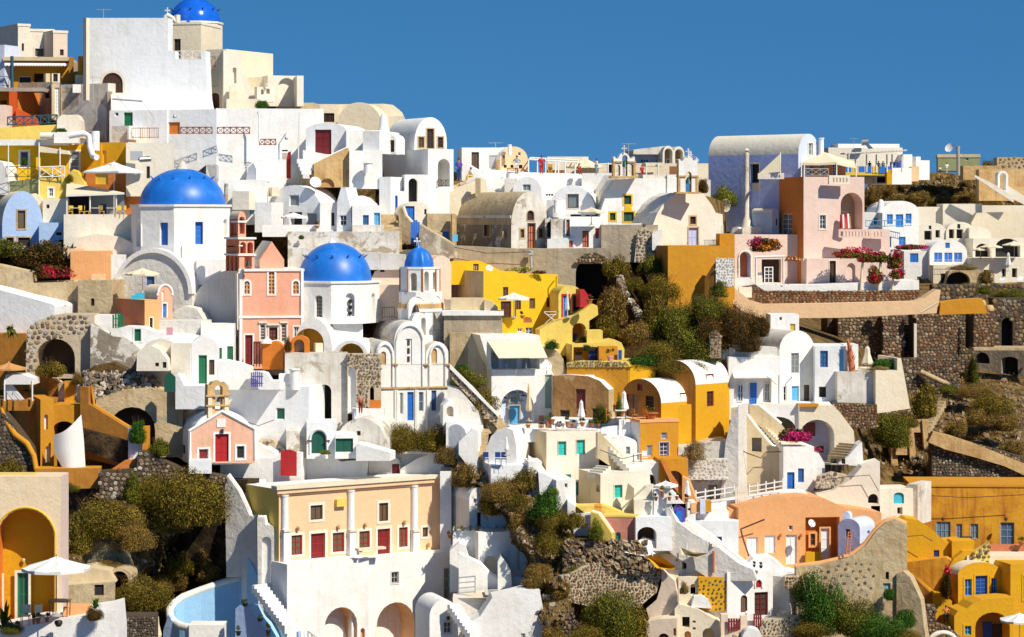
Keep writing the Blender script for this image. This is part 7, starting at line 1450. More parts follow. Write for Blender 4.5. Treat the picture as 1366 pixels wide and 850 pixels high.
for i,(x,y,w,hh,mt)in enumerate([(1318,222,26,28,'scrub'),(1180,250,40,20,'scrubdry'),(1205,245,30,16,'scrubdry'),(1222,262,44,22,'scrubdry'),(1255,268,50,18,'scrub'),(1290,262,40,20,'scrubdry'),(1318,272,44,16,'scrub'),(1196,268,44,18,'scrub'),(1166,262,26,30,'scrubdry'),(1345,280,40,14,'scrub'),(1240,250,26,12,'scrub'),(1288,245,20,10,'scrubdry')]):
    bush('%s hill bush %s'%('olive' if mt=='scrub' else 'dry brown',['round and tall beside the ruin','just under the roof restaurant','right below the small far house','in the middle of the far slope','low above the cream hotel roofs','below the hilltop walkers','at the foot of the white garden arch stairs','above the blue shuttered house','behind the pink tower corner','at the right edge below the tan wall','small one near the white cube house','small one under the utility pole'][i]),x,y,w,hh,Yt(x,y+hh/2)-2,mt)
 # far white and blue houses
Y2=388
bl=dict(fm='pbluelt',pm='pblue',nx=2,ny=2)
h=T('blue_shutter_house','far white vaulted house with blue doors and shutters','house',1155,380,Y2)
B(h,R(1150,283,1182,385),Y=Y2+2,th=0,mat='white',D=6,op=[(S('dblue',**bl),1165,291,1171,299)]);b=B(h,V(1177,268,1226,385,283),Y=Y2,th=10,mat='white',D=8,op=[(S('dblue',**bl),1183,286,1191,299),(S('dblue',**bl),1195,286,1205,303),(S('dblue',**bl),1208,285,1216,298),(S('dblue',**bl),1199,316,1208,327),(S('dblue',**bl),1185,316,1189,330)])
chimney(h,1175,266,284,4,Y2-1,'white',kind=1);rail(h,[(1155,303,Y2-1),(1180,303,Y2-1),(1215,302,Y2-1)],mat='pbluelt',h=1.0,kind='v',step=2.2,r=.05)
h=T('cream_hotel','long cream cave hotel with arched terraces and dark doorways','hotel',1225,400,Y2+4)
B(h,R(1224,276,1262,345),Y=Y2+8,th=0,mat='creamlt',D=6);B(h,R(1258,272,1310,345),Y=Y2+7,th=0,mat='creamlt',D=6);B(h,R(1306,274,1400,345),Y=Y2+9,th=0,mat='creamlt',D=6);B(h,[(1295,345),(1312,345),(1400,345),(1400,283),(1330,283),(1303,284),(1296,297)],Y=Y2+5,th=0,mat='cream',D=3,name='curved_wall')
dk=dict(fm='pbrown',pm='dark',nx=1,ny=1)
B(h,V(1225,297,1262,350,308),Y=Y2+1,th=4,mat='creamlt',D=4,op=[(S('sm',**dk),1239,301,1242.5,306),(S('rec'),1233,308,1243,320),(S('rec'),1248,307,1254,317)]);B(h,V(1262,296,1300,350,310),Y=Y2+1,th=4,mat='creamlt',D=4,op=[(S('sm',**dk),1277,299,1281,305),(S('rec'),1266,306,1273,318),(S('rec'),1276,306,1285,318),(S('rec'),1290,305,1294,317)])
B(h,[(1293,360),(1325,360),(1322,312),(1318,306),(1310,303),(1293,304)],Y=Y2-.5,th=0,mat='creamlt',D=3,name='rounded_terrace');b=B(h,R(1298,318,1400,400),Y=Y2-4,th=4,mat='creamlt',D=5,op=[(S('arc',rd=1.5),1301,325,1321,343),(S('arc',rd=1.5,arch=.7),1328,318,1361,343)],name='arched_wall')
B(h,R(1296,344,1400,378),Y=Y2-8,th=4,mat='creamlt',D=5,op=[(S('rec'),1312,360,1320,369),(S('rec'),1337,359,1342,370),(S('rec'),1350,358,1357,370)],name='lower_terrace')
B(h,R(1285,340,1300,392),Y=Y2-3,th=0,mat='creamlt',D=3)
umbrella('small cream parasol on the cream hotel terrace, leftmost of the three open ones',1308,329,22,345,Y2-9,'clothcream');umbrella('middle open cream parasol on the cream hotel terrace',1322,324,30,345,Y2-9,'clothcream');umbrella('big cream parasol at the right end of the cream hotel terrace',1353,321,32,345,Y2-9,'clothcream');umbrella('closed grey parasol below the cream hotel terrace',1345,337,8,362,Y2-12,'whitegrey',open_=False)
for i,x in enumerate((1336,1360)):l_=T('sun_lounger',('white lounger left of the closed grey parasol','white lounger right of the closed grey parasol')[i],'sun lounger',x,378,Y2-12);m=MB();m.add([P(x-3,374,Y2-13),P(x+4,374,Y2-13),P(x+5,369,Y2-11),P(x-1,369,Y2-11),P(x-3,376,Y2-13),P(x+4,376,Y2-13),P(x+5,371,Y2-11),P(x-1,371,Y2-11)],[[0,3,2,1][::-1],[4,5,6,7][::-1],[0,1,5,4],[1,2,6,5],[3,0,4,7]],'pwhite');m.build('cushion',l_)
h=T('front_blue_house','white vaulted house with three wide blue shuttered windows','house',1240,385,Y2-6)
b=B(h,V(1240,320,1290,390,337),Y=Y2-6,th=6,mat='white',D=5,op=[(S('sblue',ny=1),1261,324,1267,331)]+[(S('sblue',ny=1,fm='pwhite'),a,337,a+11,350)for a in(1246,1259.5,1272.5)])
B(h,R(1206,335,1242,390),Y=Y2-5,th=0,mat='white',D=3,op=[(S('sblue',ny=1),1214,338,1225,350),(S('smw',pm='glassblue'),1223,369,1229,375)]);B(h,R(1245,354,1290,392),Y=Y2-9,th=0,mat='cream',D=3,op=[(S('sm'),1255,365,1261,378)],name='lower_wall');rail(h,[(1246,355,Y2-10),(1283,355,Y2-10)],mat='pwhite',h=.9,kind='v',step=2)
cv=T('tan_cave_mound','tan earth mound with a dark cave mouth before the far houses','mound',1262,382,376)
B(cv,[(1258,392),(1330,392),(1322,376),(1310,362),(1296,356),(1278,354),(1266,362)],Y=377,th=0,mat='tanold',D=3,op=[(S('arc',rd=2,arch=.7),1263,363,1294,380)]);bush('dry scrub on top of the tan cave mound',1285,356,44,10,375,'strawgrass');bush('green scrub beneath the tan cave mound',1292,381,50,12,370,'scrubgreen');bush('rust coloured scrub at the right of the cave mound',1316,370,24,26,371,'scrubdry')
 # stone terraces
Y3=300
stonewall('dark lava stone wall under the far white houses',R(1245,380,1400,400),Y=318,D=3,size=.55,mort='mortardark',mats=('stonesdark','stonesbrown'),gap=.05)
stonewall('second dark stone wall with an arched niche at the right edge',R(1325,398,1400,466),Y=284,D=3,size=.5,mort='mortardark',mats=('stonesdark','stonesbrown'),gap=.05,op=[(S('arc',rd=1.5),1336,424,1351,462)],holes=[[(1335,466),(1335,430),(1343,422),(1352,430),(1352,466)]])
bush('green hedge on the wall above the niche, rightmost one',1345,392,60,20,308,'scrubgreen');bush('green hedge left of the niche wall',1312,386,26,14,309,'scrubgreen')
Ya=262
tw=T('terrace_retaining_wall','huge reddish stone retaining wall with dark recessed bays','stone wall',1118,480,Ya)
for i,(x0,x1,y0,y1,dY,mt)in enumerate([(1118,1174,422,470,0,('stonesmix','stonesbrown')),(1178,1206,421,480,-1,('stonesred','stonesmix')),(1222,1280,418,476,-1,('stonesred','stonesmix','stonesred')),(1299,1326,415,466,-2,('stonesred',)),(1104,1118,424,470,1.5,('stonesdark',)),(1172,1180,424,470,3,('stonesdark',)),(1204,1223,420,480,3,('stonesdark','stonesred')),(1278,1300,418,520,4,('stonesdark','stonesbrown'))]):
    stonewall(None,R(x0,y0,x1,y1),Y=Ya+dY,th=6,D=3,size=.36,mort='mortardark',mats=mt,root=tw,gap=.03)
B(tw,R(1219.5,432,1223,478),Y=Ya-2,th=0,mat='creamlt',D=.6,name='white_edge');B(tw,R(1299,464,1400,467.5),Y=Ya-3,th=0,mat='tanold',D=4,name='coping')
sw_=stonewall('lower dark and red stone wall with a diagonal coping',[(1202,560),(1216,520),(1280,520),(1280,476),(1204,480)],Y=257,th=6,D=3,size=.34,mort='mortardark',mats=('stonesred','stonesdark'),gap=.03,root=None,name='lower_stone_wall')
stonewall('black lava stone ramp wall below the diagonal coping',[(1202,530),(1284,530),(1284,521),(1230,498),(1203,484)],Y=255.5,D=1.5,size=.40,mort='mortardark',mats=('stonesdark','stonesmix'),gap=.08)
m=MB();dc=T('diagonal_coping','pale diagonal coping beam on the lava stone ramp','coping',1286,524,255);m.tube([P(1228,496,255),P(1287,524,254)],.28,'tanold',n=5);m.build('beam',dc)
for i,(x,y)in enumerate(((1118,418),(1174.5,416),(1296,414),(1320,413),(1309,406))):v_=T('terracotta_vat','round ochre vat on the stone terrace wall, %s'%('leftmost one','second from the left','beside the ochre wall end','rightmost one','behind the rightmost pair')[i],'vat',x,y,Ya-1);m=MB();m.lathe(P(x,y+7,Ya-1),[(.2,0),(.45,.3),(.5,.65),(.35,.95),(.3,1.0),(.001,.95)],'stonecream' if i>1 else 'beige',n=12);m.build('vessel',v_)
pot_plant('dark leafed urn on the stone terrace pier',1220,424,12,18,Ya-2,pot='tanold',mat='scrubgreen')
h=T('shaded_house','shadowed grey house with tall dark doorway at the right edge','house',1300,560,262)
B(h,R(1284,467,1400,560),Y=263,th=-34,mat='greyplaster',D=4,op=[(S('arc',rd=1.0,arch=.4),1336,476,1358,530),(S('arc',rd=.6),1300,470,1320,485)])
 # white house with palm trunk and terraces
h=T('white_vault_mansion','large white two storey house with vault roof, blue door and arcade below','house',972,560,213)
b=B(h,V(1040,441,1086,560,466),Y=207.5,th=24,mat='white',roof='whiteold',xl=980,op=[(S('w',fm='pgrey',pm='glassgrey',ny=3),1055.5,471,1066,498),(S('dbluelt',nx=2,ny=4),1056,515,1066,537),(S('w',nx=1),1045,515,1050,535),(S('wd',nx=1,pm='glasswarm'),1072.5,513.5,1080,535.5)])
b=B(h,R(972,476,1041,560),Y=205.8,th=6,mat='white',D=5,op=[(S('hole',rd=.7,jb='whitecool'),979,504,1029,541)],name='front_wing');f=b['f'].shift(-.68);put(f,('dblue',1001,511,1010,540),h);put(f,(S('w',pm='glassblue',nx=2),984,513,992,536),h);put(f,(S('w',pm='glassgrey',nx=2),1020,511,1027.5,535),h)
B(h,R(973,464,1037,477),Y=206.6,th=0,mat='whitegrey',D=3,name='roof_parapet');B(h,R(962,466,975,480),Y=207,th=0,mat='white',D=2,name='pier');m=MB();f=b['f'];u0,v=f.hit(977,500);u1=f.hit(1031,500)[0];m.add([f.w(u0,v+.2,0),f.w(u1,v+.2,0),f.w(u1,v-.15,.7),f.w(u0,v-.15,.7),f.w(u0,v-.25,.7),f.w(u1,v-.25,.7),f.w(u1,v+.05,0),f.w(u0,v+.05,0)],[[0,3,2,1],[3,4,5,2],[4,7,6,5],[0,7,4,3]],'white');m.build('canopy_ledge',h)
chimney(h,1047,420,444,14,212,'white',kind=0,name='roof_drum')if False else B(h,R(1028,420,1066,450),Y=214,th=0,mat='white',D=4,name='rear_house',op=[('sm',1040,423,1043,427),(S('sgreen',fm='yellowpale',pm='yellowpale'),1054,432,1061,442)])
m=MB();m.tube([P(1022,501,204),P(1036,513,203.5)],.035,'pgrey',n=4);m.tube([P(1039,538,203.6),P(1039,501,204)],.05,'pgrey',n=4);m.build('lamp_bracket',h)
b=B(h,R(1086,462,1131,560),Y=207,th=-4,mat='whitecool',D=5,op=[(S('wblue',pm='glassblue',ny=3),1094,468,1104.5,490),(S('dbluelt',nx=1,ny=4),1119.5,466,1125.5,496),('sm',1092.5,516,1102,530)],name='right_wing');B(h,R(1126,460,1145,500),Y=208.5,th=0,mat='white',D=3)
B(h,R(1117,496,1170,545),Y=206,th=4,mat='whiteold',D=5,name='terrace_wall');B(h,[(1168,552),(1214,545),(1208,510),(1202,478),(1197,478),(1197,494),(1168,494)],Y=205.5,th=10,mat='cream',D=5,name='terrace_wall')
stonewall('red brown stone wall below the white terrace wall',[(1108,572),(1170,572),(1170,540),(1112,538)],Y=204.8,D=2,size=.26,mort='mortardark',mats=('stonesred',),gap=.03)
pt=T('palm','thick reddish palm stem rising behind the white terrace','palm',1133,496,207);m=MB();m.tube([P(1137,498,206.6),P(1134,470,206.6),P(1131,452,206.6)],[.3,.24,.1],'terracotta',n=9);m.build('trunk',pt)
for i in range(22):
    m=MB();t=i/22;p=P(lerp(1137,1131.5,t),lerp(495,455,t),206.6);r=lerp(.4,.2,t);a=i*2.4;m.add([p+Vector((r*math.cos(a),r*math.sin(a),0)),p+Vector((r*math.cos(a+.5),r*math.sin(a+.5),0)),p+Vector((1.6*r*math.cos(a+.25),1.3*r*math.sin(a+.25),.35))],[[0,1,2],[2,1,0]],'potclay');m.build('frond_stub',pt)
umbrella('closed grey green parasol on the walled garden terrace',1157,462,14,496,206.8,'clothcream',open_=False);bush('green garden hedge on the white terrace beside the closed parasol',1180,484,46,20,207,'green',v=0);bush('low orange flowering plants on the garden terrace',1172,491,30,8,206,'strawgrass')
 # arcade and stairs
ac=T('arcade','white arcade with two deep arches beside the diagonal white stairs','house',1010,620,203)
b=B(ac,R(1010,540,1066,620),Y=203.5,th=-4,mat='creamlt',D=5,fr='white',op=[(S('hole',rd=3.2,arch=.75,jb='cream'),1014,556,1062,612)]);b=B(ac,[(1064,620),(1142,620),(1139,575),(1122,552),(1112,541),(1064,541)],Y=203.3,th=2,mat='creamlt',fr='cream',D=5,op=[(S('hole',rd=3.2,arch=.9,jb='lavender',jm='whitegrey'),1067,560,1113,618)],cap=(.12,'white'))
m=MB();f=face(1067,205.8,2);put(f,('dmaroon',1072,564,1088,582),ac);put(f,('sm',1093,595,1099,604),ac);B(ac,R(1064,539,1092,542.5),Y=203,th=0,mat='ochre',D=1,name='ledge');m=MB();m.tube([P(1065,575,202.6),P(1065,541,202.6)],.08,'pgrey',n=5);m.build('downpipe',ac)
ds=T('diagonal_stairs','cream white diagonal stair walls descending right beside the ochre house','stairs',975,660,202)
B(ds,[(975,660),(1046,660),(1046,602),(1030,596),(1008,570),(988,543),(975,545)],Y=201.5,th=-6,mat='beige',D=2,cap=(.14,'white'),op=[(S('hole',rd=1.4,jb='white'),1003,584,1016,603)],name='outer_wall');B(ds,[(1000,560),(1062,600),(1067,598),(1042,566),(1012,541),(1000,541)],Y=203,th=-4,mat='beige',D=.8,cap=(.14,'white'),name='inner_wall');steps(ds,(1048,600,202),(996,545,204.2),16,1.0,'cream',side=-1)
m=MB();m.tube([P(980,593,201),P(995,604,200.8),(P(1015,611,200.8)),P(1022,603,200.8),P(1083,602,200.5)],.04,'pbrown',n=4);m.build('cable',ds)
h=T('small_blue_door_house','small white house with blue door and blue window under the bougainvillea','house',1045,664)
b=B(h,R(1045,596,1086,664),Y=200,th=6,mat='white',D=5,op=[(S('dblue',ny=3),1050,630,1060,658),(S('wblue',nx=2),1064.5,625,1072.5,643.5)]);B(h,[(1084,650),(1102,650),(1100,618),(1092,604),(1084,602)],Y=200.4,th=0,mat='white',D=3);B(h,R(968,640,1046,672),Y=202.5,th=0,mat='greyplaster',D=3)if False else None
bv=T('magenta_bougainvillea','bright magenta bougainvillea in front of the white arcade','flowering shrub',1065,600,200.5);flowers_cloud(bv,1062,584,48,26,200.8,2400,'scrubgreen','magenta');flowers_cloud(bv,1090,600,16,8,200.8,260,'scrubgreen','magenta')
rk=T('whitewashed_rock','rough whitewashed rock wall below the tall ochre house','wall',905,668,200);B(rk,[(902,672),(990,672),(990,600),(972,588),(950,590),(925,596),(905,596)],Y=200,th=4,mat='whitepeel',D=4,op=[(S('hole',rd=.5,jb='tanold'),945,647,957,666),('sm',926,625,932,630)]);B(rk,[(960,672),(985,672),(985,540),(975,560),(968,590)],Y=199.4,th=-20,mat='whitegrey',D=3);bush('golden dry bush growing on the whitewashed rock',926,600,34,30,198.6,'strawgrass',v=0);stonewall('old whitewashed rubble wall beneath the golden bush',[(903,640),(972,640),(970,612),(905,612)],Y=199,D=.6,size=.3,mort='whiteold',mats=('stonespale',),gap=.1,proud=.04)
fw=T('white_rail_fence','white rail fence along the lane above the orange house','fence',930,668,197)
def pix_fence(a,b_,n,Y):
    for i in range(n+1):m=MB();x,y=lerp(a[0],b_[0],i/n),lerp(a[1],b_[1],i/n);m.tube([P(x,y+1,Y),P(x,y-14,Y)],.07,'pwhite',n=4);m.build('post',fw)
    for q in(3.5,10):m=MB();m.tube([P(a[0],a[1]-q,Y),P(b_[0],b_[1]-q,Y)],.06,'pwhite',n=4);m.build('rail',fw)
pix_fence((928,668),(979,660),4,196.5);pix_fence((999,660),(1044,652),4,196.5);B(fw,[(945,690),(1050,690),(1085,668),(1075,656),(1046,656),(999,664),(946,672)],Y=196.8,th=0,mat='white',D=2,name='base_wall')
g=T('white_picket_gate','weathered white picket gate in the rail fence','gate',981,672);fence_pick(g,face(981,196.2,0),981,652,998,674,'creamlt',n=6,gap=.3,top=.2)
h=T('stepped_white_walls','stepped white walls with arched cellar door right of the arcade','wall',1085,690)
B(h,[(1096,690),(1174,690),(1174,616),(1150,622),(1135,640),(1110,655),(1090,660)],Y=198,th=0,mat='creamlt',D=3,op=[(S('arc',rd=.8,sur='tanold'),1158,659,1172,672)]);B(h,[(1118,620),(1152,622),(1150,590),(1144,594),(1130,610)],Y=200,th=0,mat='white',D=2);steps(h,(1128,612,200.3),(1145,592,201.4),6,1.8,'tanold')
for i,(x,w)in enumerate(((1112,12),(1120,12),(1128,10))):chair('dark iron chair on the terrace by the arcade, %s'%('left','middle','right')[i],x,628,199.6,'iron',a=i*60)
stonewall('pile of pale rubble under the arcade terrace',[(1088,652),(1136,650),(1130,634),(1110,630),(1092,636)],Y=199,D=1,size=.3,mort='mortarlight',mats=('stoneslight',),name='rubble',gap=.05)
B(T('cyan_door_wall','white wall with a turquoise arched door beside the ochre house','wall',1174,700,199),R(1173,652,1218,700),Y=199,th=10,mat='creamlt',D=3,op=[(S('dbluelt',arch=.6,fm='pcyan',pm='pcyan',nx=1,ny=1),1192,657,1206,672),('rec',1197,677,1204,686)]);B(bpy.data.objects['cyan_door_wall'],R(1162,675,1174,688),Y=198,th=0,mat='pcyan',D=.3,name='turquoise_gate');B(bpy.data.objects['cyan_door_wall'],R(1210,646,1224,700),Y=199.5,th=-30,mat='whiteold',D=3)
tf=T('tan_framed_ruin','tan slanting pier frame with stone infill on the slope','ruin',1185,650,236)
for L in([(1192,645),(1226,645),(1216,595),(1212,565),(1196,565)],):B(tf,L,Y=238,th=0,mat='olive' and 'tanold',D=1)
B(tf,[(1190,645),(1200,645),(1196,594),(1188,590)],Y=236.5,th=0,mat='stonecream',D=1.5,name='pier');B(tf,[(1216,648),(1226,648),(1219,575),(1212,575)],Y=236,th=0,mat='stonecream',D=1.5,name='pier');B(tf,[(1236,640),(1243,640),(1238,560),(1230,560)],Y=236,th=0,mat='stonecream',D=1.5,name='pier');B(tf,R(1195,595,1218,607),Y=236.2,th=0,mat='stonecream',D=1.5,name='beam');B(tf,R(1212,560,1236,577),Y=236.2,th=0,mat='stonecream',D=2,name='beam')
stonewall('stone infill between the tan piers',[(1222,645),(1240,645),(1236,575),(1220,575)],Y=236.8,D=1,size=.36,mort='mortardark',mats=('stonesmix',),gap=.04);stonewall('narrow dark stone wall left of the tan piers',[(1170,645),(1196,640),(1186,600),(1172,585)],Y=238.5,D=1,size=.36,mort='mortardark',mats=('stonesmix','stonesdark'),gap=.04)
stonewall('broad grey and white speckled stone slope wall',[(1243,650),(1400,655),(1400,620),(1330,600),(1270,585),(1243,580)],Y=230,D=2,size=.30,mort='mortardark',mats=('stoneslight','stonesdark','stonesdark','stonesmix'),gap=.08,name='slope_wall')
pth=MB();tp=T('white_footpath_wall','pale lane wall running diagonally down the right slope','path wall',1240,590,236)
B(tp,[(1238,590),(1262,600),(1300,610),(1340,622),(1400,650),(1400,632),(1350,612),(1300,592),(1270,582),(1245,576)],Y=229.4,th=0,mat='stonecream',D=1.2,name='lane_wall')
st=T('slope_steps','rough stone steps climbing the slope between round bushes','steps',1250,575,240);steps(st,(1236,580,238),(1262,535,246),10,3.0,'tanold')
for i,(x,y,w,hh,mt,Y)in enumerate([(1232,536,48,50,'scrub',238),(1185,570,70,60,'scrubgreen',231),(1320,542,70,52,'scrub',240),(1275,570,36,32,'scrubdry',234),(1340,562,44,30,'scrubdry',236),(1300,520,60,26,'scrubdry',248),(1200,650,56,14,'scrub',203),(1352,596,40,24,'scrubdry',233),(1296,495,20,50,'scrubgreen',252),(1262,518,40,16,'scrubgreen',248),(1160,556,34,30,'scrub',230),(1305,556,40,26,'scrubdry',238),(1212,560,40,24,'scrub',234)]):
    bush('%s round bush %s'%('olive' if mt=='scrub' else 'green' if mt=='scrubgreen' else 'rusty',['under the lava ramp coping','wide one above the tan framed ruin','big one before the shaded house','between the steps and lane wall','at the right edge above the lane wall','in front of the shaded doorway','low along the top of the ochre house','lowest one beside the lane wall','climbing the dark stone bay','thin one at the foot of the diagonal coping','left part above the stone infill','in the middle of the right slope','small one at the terrace wall foot'][i]),x,y,w,hh,Y,mt)
 # ================================================================== BOTTOM: PEACH HOTEL, WHITE LOWER HOUSES, FOREGROUND
h=T('peach_hotel','peach hotel facade with white columns and red doors at the bottom centre','hotel',372,752,194)
YH=191.5
wi=dict(sur='creamlt',sw=.2);rw=dict(fm='pred',pm='glasswarm',nx=2,ny=3,sur='creamlt',sw=.2)
b=B(h,R(372,645,600,756),Y=YH,th=36,mat='peach',roof='white',side='yellowpale',xl=328,op=[(S('wbrn',**wi),414,674,430,693),(S('wbrn',**wi),505.5,671,517.5,695),(S('dred',sur='creamlt',sw=.22,pm='pmaroon'),414.5,711.5,433.5,752),(S('w',**rw),388.5,714,403,740),(S('w',**rw),443.5,710.5,459,736),(S('w',**rw),479,708.5,493,733),(S('dred',sur='creamlt',sw=.2,pm='pmaroon'),503.5,705.5,520,744),(S('w',**rw),532,703.5,543.5,729.5),(S('wbrn',sur='creamlt',sw=.18,nx=1,ny=1),563.5,703.5,570.5,716)])  # yellowpale side: golden bounce on peach plaster put into the colour
f=b['f'];u0,u1=0,f.hit(597,640)[0];vt=max(p[1]for p in b['L'])
for dv,ov,hh in((0.05,.42,.28),(-.25,.28,.3),(-.5,.12,.22)):m=MB();m.fbox(f,u0-ov,vt+dv-hh+.25,u1,vt+dv+.25,-.4,ov,'peach' if dv<0 else 'cream');m.build('cornice',h)
for x0,x1 in((374,384),(462,472),(547,556.5)):
    a,c_=f.hit(x0,700)[0],f.hit(x1,700)[0];r=(c_-a)*.42;mid=(a+c_)/2;vb,vm=b['vb'],f.hit(x0,707)[1];o=T('column','white half round column','column',x0,750,193)if False else None
    m=MB();p=f.w(mid,vm,.12);m.lathe(p,[(r,0),(r*.95,vt-.55-vm),(r*1.1,vt-.52-vm),(r*1.1,vt-.42-vm)],'whitecool',n=14);m.fbox(f,mid-r*1.15,vm-.12,mid+r*1.15,vm+.03,0,r+.25,'cream');m.fbox(f,mid-r*1.05,vb,mid+r*1.05,vm-.12,0,r+.16,'whitecool');m.build('column',h,sharp=40)
for x,y in((396,704),(450,702),(486,699),(538,696),(570,726)):u,v=f.hit(x,y);m=MB();m.lathe(f.w(u,v-.15,.22),[(.04,.3),(.13,.25),(.1,0),(.02,-.08)],'stonecream',n=8);m.build('wall_lamp',h)
m=MB();u,v=f.hit(453,670);m.fbox(f,u-.45,v-.3,u+.42,v+.25,0,.35,'yellowpale');m.build('air_conditioner',h)
B(h,R(587,630,602,740),Y=199,th=0,mat='white',D=4,name='end_wall')
st=T('hotel_side_stairs','white side stairs climbing along the left flank of the peach hotel','stairs',345,700,195);steps(st,(338,706,194.5),(322,640,197.5),14,1.9,'whitecool',side=-1)
B(st,[(302,770),(345,770),(341,690),(333,688),(318,655),(303,634),(300,640)],Y=193.6,th=-28,mat='whitegrey',D=.5,cap=(.16,'white'),name='outer_wall');B(st,R(338,700,345,750),Y=194,th=0,mat='whitegrey',D=1,op=[(S('dbrown',nx=1),340.5,703,344.5,740)],name='door_wall')  # white outer wall; its shade is put into the grey
st=T('arched_stair_wall','tall white sloping wall with a rounded opening beside the hotel','wall',345,800,191.5)
B(st,[(345,840),(404,840),(404,828),(383,790),(381,750),(364,702),(354,700),(352,690),(343,690)],Y=191.6,th=-8,mat='whitegrey',fr='whitegrey',D=.9,side='white',op=[(S('hole',rd=.3,jb='white',arch=1),349,716,362,778)],cap=(.14,'white'));
steps(st,(397,836,188.6),(353,778,191.0),12,1.3,'whitecool',side=1)
bl_=T('blue_pool_court','sky blue walled court with a curved white coping','wall',225,850,190)
def ribbon(root,pts,hgt,th_,mat,top,name):
    m=MB();W_=[P(*p)for p in pts];n=len(W_);inn,out=[],[]
    for i,p in enumerate(W_):
        d=(W_[min(i+1,n-1)]-W_[max(i-1,0)]);d.z=0;nr=Vector((-d.y,d.x,0)).normalized()*th_/2;inn.append(p+nr);out.append(p-nr)
    dz=Vector((0,0,-hgt))
    for i in range(n-1):
        m.add([inn[i],inn[i+1],inn[i+1]+dz,inn[i]+dz],[[0,1,2,3]],mat,True);m.add([out[i],out[i+1],out[i+1]+dz,out[i]+dz],[[3,2,1,0]],mat,True)
    m.build(name,root);m=MB();m.tube([p+Vector((0,0,.02))for p in W_],th_*.62,top,n=8);m.build('coping',root)
ribbon(bl_,[(334,768,196.5),(300,777,196.2),(268,788,196),(244,797,195.6),(231,806,195),(226,815,194),(227,824,193),(233,831,192),(243,836,191.2),(254,838,190.8)],6.5,.5,'skyblue','white','curved_wall')
B(bl_,R(252,834,299,870),Y=190.4,th=0,mat='white',D=2,name='end_block');B(bl_,[(216,880),(255,880),(252,838),(240,835),(229,828),(225,820),(218,840)],Y=190.8,th=-30,mat='bluelt',D=.3,name='outer_face')
B(bl_,[(329,880),(400,880),(398,843),(384,838),(372,812),(356,785),(350,784),(332,744),(329,742)],Y=190.2,th=-42,mat='blue',fr='skyblue',D=.6,cap=(.16,'white'),name='stair_wall');B(bl_,R(316,768,331,880),Y=195.5,th=-40,mat='skyblue',D=1,name='corner_wall')
B(bl_,[(314,880),(378,880),(362,850),(350,834),(342,826),(333,810),(319,808),(314,812)],Y=189.3,th=-25,mat='skyblue',fr='bluelt',D=1.4,name='planter_bench')
for i,(x,y,w,hh)in enumerate(((327,809,12,11),(347,829,12,11),(358,848,10,18),(318,848,10,14))):pot_plant(('black square pot topmost on the blue bench','black square pot in the middle of the blue bench','black pot with cactus lowest on the blue bench','dark plant pot in the corner of the blue court')[i],x,y,w,hh,188.6,pot='pdark',mat='scrubgreen')
umbrella('closed cream parasol cut off at the bottom by the blue court',209,820,12,862,187,'clothcream',open_=False)
h=T('white_lower_house','white house with peach lined arches under the peach hotel','house',383,880,190)
pe=dict(jb='white',jm='peach')
b=B(h,R(383,749,478,900),Y=190.0,th=34,mat='white',D=9,op=[(S('hole',rd=2.0,arch=1,**pe),433,810,478-1.5,890)])
m=MB();f=b['f'].shift(-1.4);L=[f.hit(*p)for p in[(410,860),(464,860),(459,838),(450,826),(438,822),(424,826),(414,840)]];m.tess(f,L,[],0,'white');m.build('inner_wall',h)
b=B(h,R(488,740,612,900),Y=194.4,th=33,mat='white',side='whitecool',xl=470,op=[(S('hole',rd=2.4,arch=1,jb='white',jm='peach'),502.5,803.5,553,880),(S('w',sur='creamlt',sw=.1,fm='pgrey'),522,763,531.5,778),(S('dsage',sur='creamlt',sw=.12,nx=1,ny=3,pm='glassgrey'),592,758,600.5,799)])
f=b['f'].shift(-2.35);put(f,(S('gwhite',fm='psage',sur='creamlt',sw=.1),517,830,527,880),h);put(f,(S('gwhite',fm='psage',nx=1),539,829,547,880),h);B(h,[(469,880),(492,880),(492,744),(478,746),(469,800)],Y=193.6,th=20,mat='white',D=2,op=[(S('nic',rd=.3,jb='orange'),481,838,487,860)],name='buttress')
m=MB();m.tube([P(411,842,186),P(424,852,186)],.05,'pgrey',n=4);[m.tube([P(x,860,186),P(x,842+(x-411)*.75,186)],.04,'pgrey',n=4)for x in(411,416,421,426)];m.build('handrail',h)
bx=T('terrace_slab_bench','low cream stone bench on the hotel terrace edge','bench',480,742,190.5);m=MB();m.fbox(face(474,193,33),0,P(0,741.5,190).z,2.4,P(0,738.5,190).z,-.1,.5,'cream');m.build('seat',bx);m=MB();m.fbox(face(474,193,33),.1,P(0,747,190).z,.4,P(0,741.5,190).z,0,.4,'cream');m.build('support',bx)
h=T('small_vault_annex','small white vaulted annex with one paned window at the bottom','house',573,880,186)
b=B(h,V(573,800,611,890,822),Y=186,th=18,mat='white',side='whitecool',xl=554,op=[(S('w',sur='creamlt',sw=.1,fm='pwhite'),591.5,829.5,602,845)]);m=MB();u,v=b['f'].hit(597,824);m.lathe(b['f'].w(u,v-.15,.2),[(.04,.3),(.13,.25),(.1,0)],'iron',n=8);m.build('wall_lamp',h)
st=T('zigzag_stairs','white zigzag stairs descending right beside the small vaulted annex','stairs',635,855,186);steps(st,(640,846,185.4),(610,804,186.6),9,1.2,'white',side=1);B(st,[(611,880),(640,880),(640,855),(632,832),(611,812)],Y=187.4,th=0,mat='whitegrey',D=1,name='side_wall')
h=T('pool_terrace','white pool terrace with a small railing and pale pool','terrace',640,880,187)
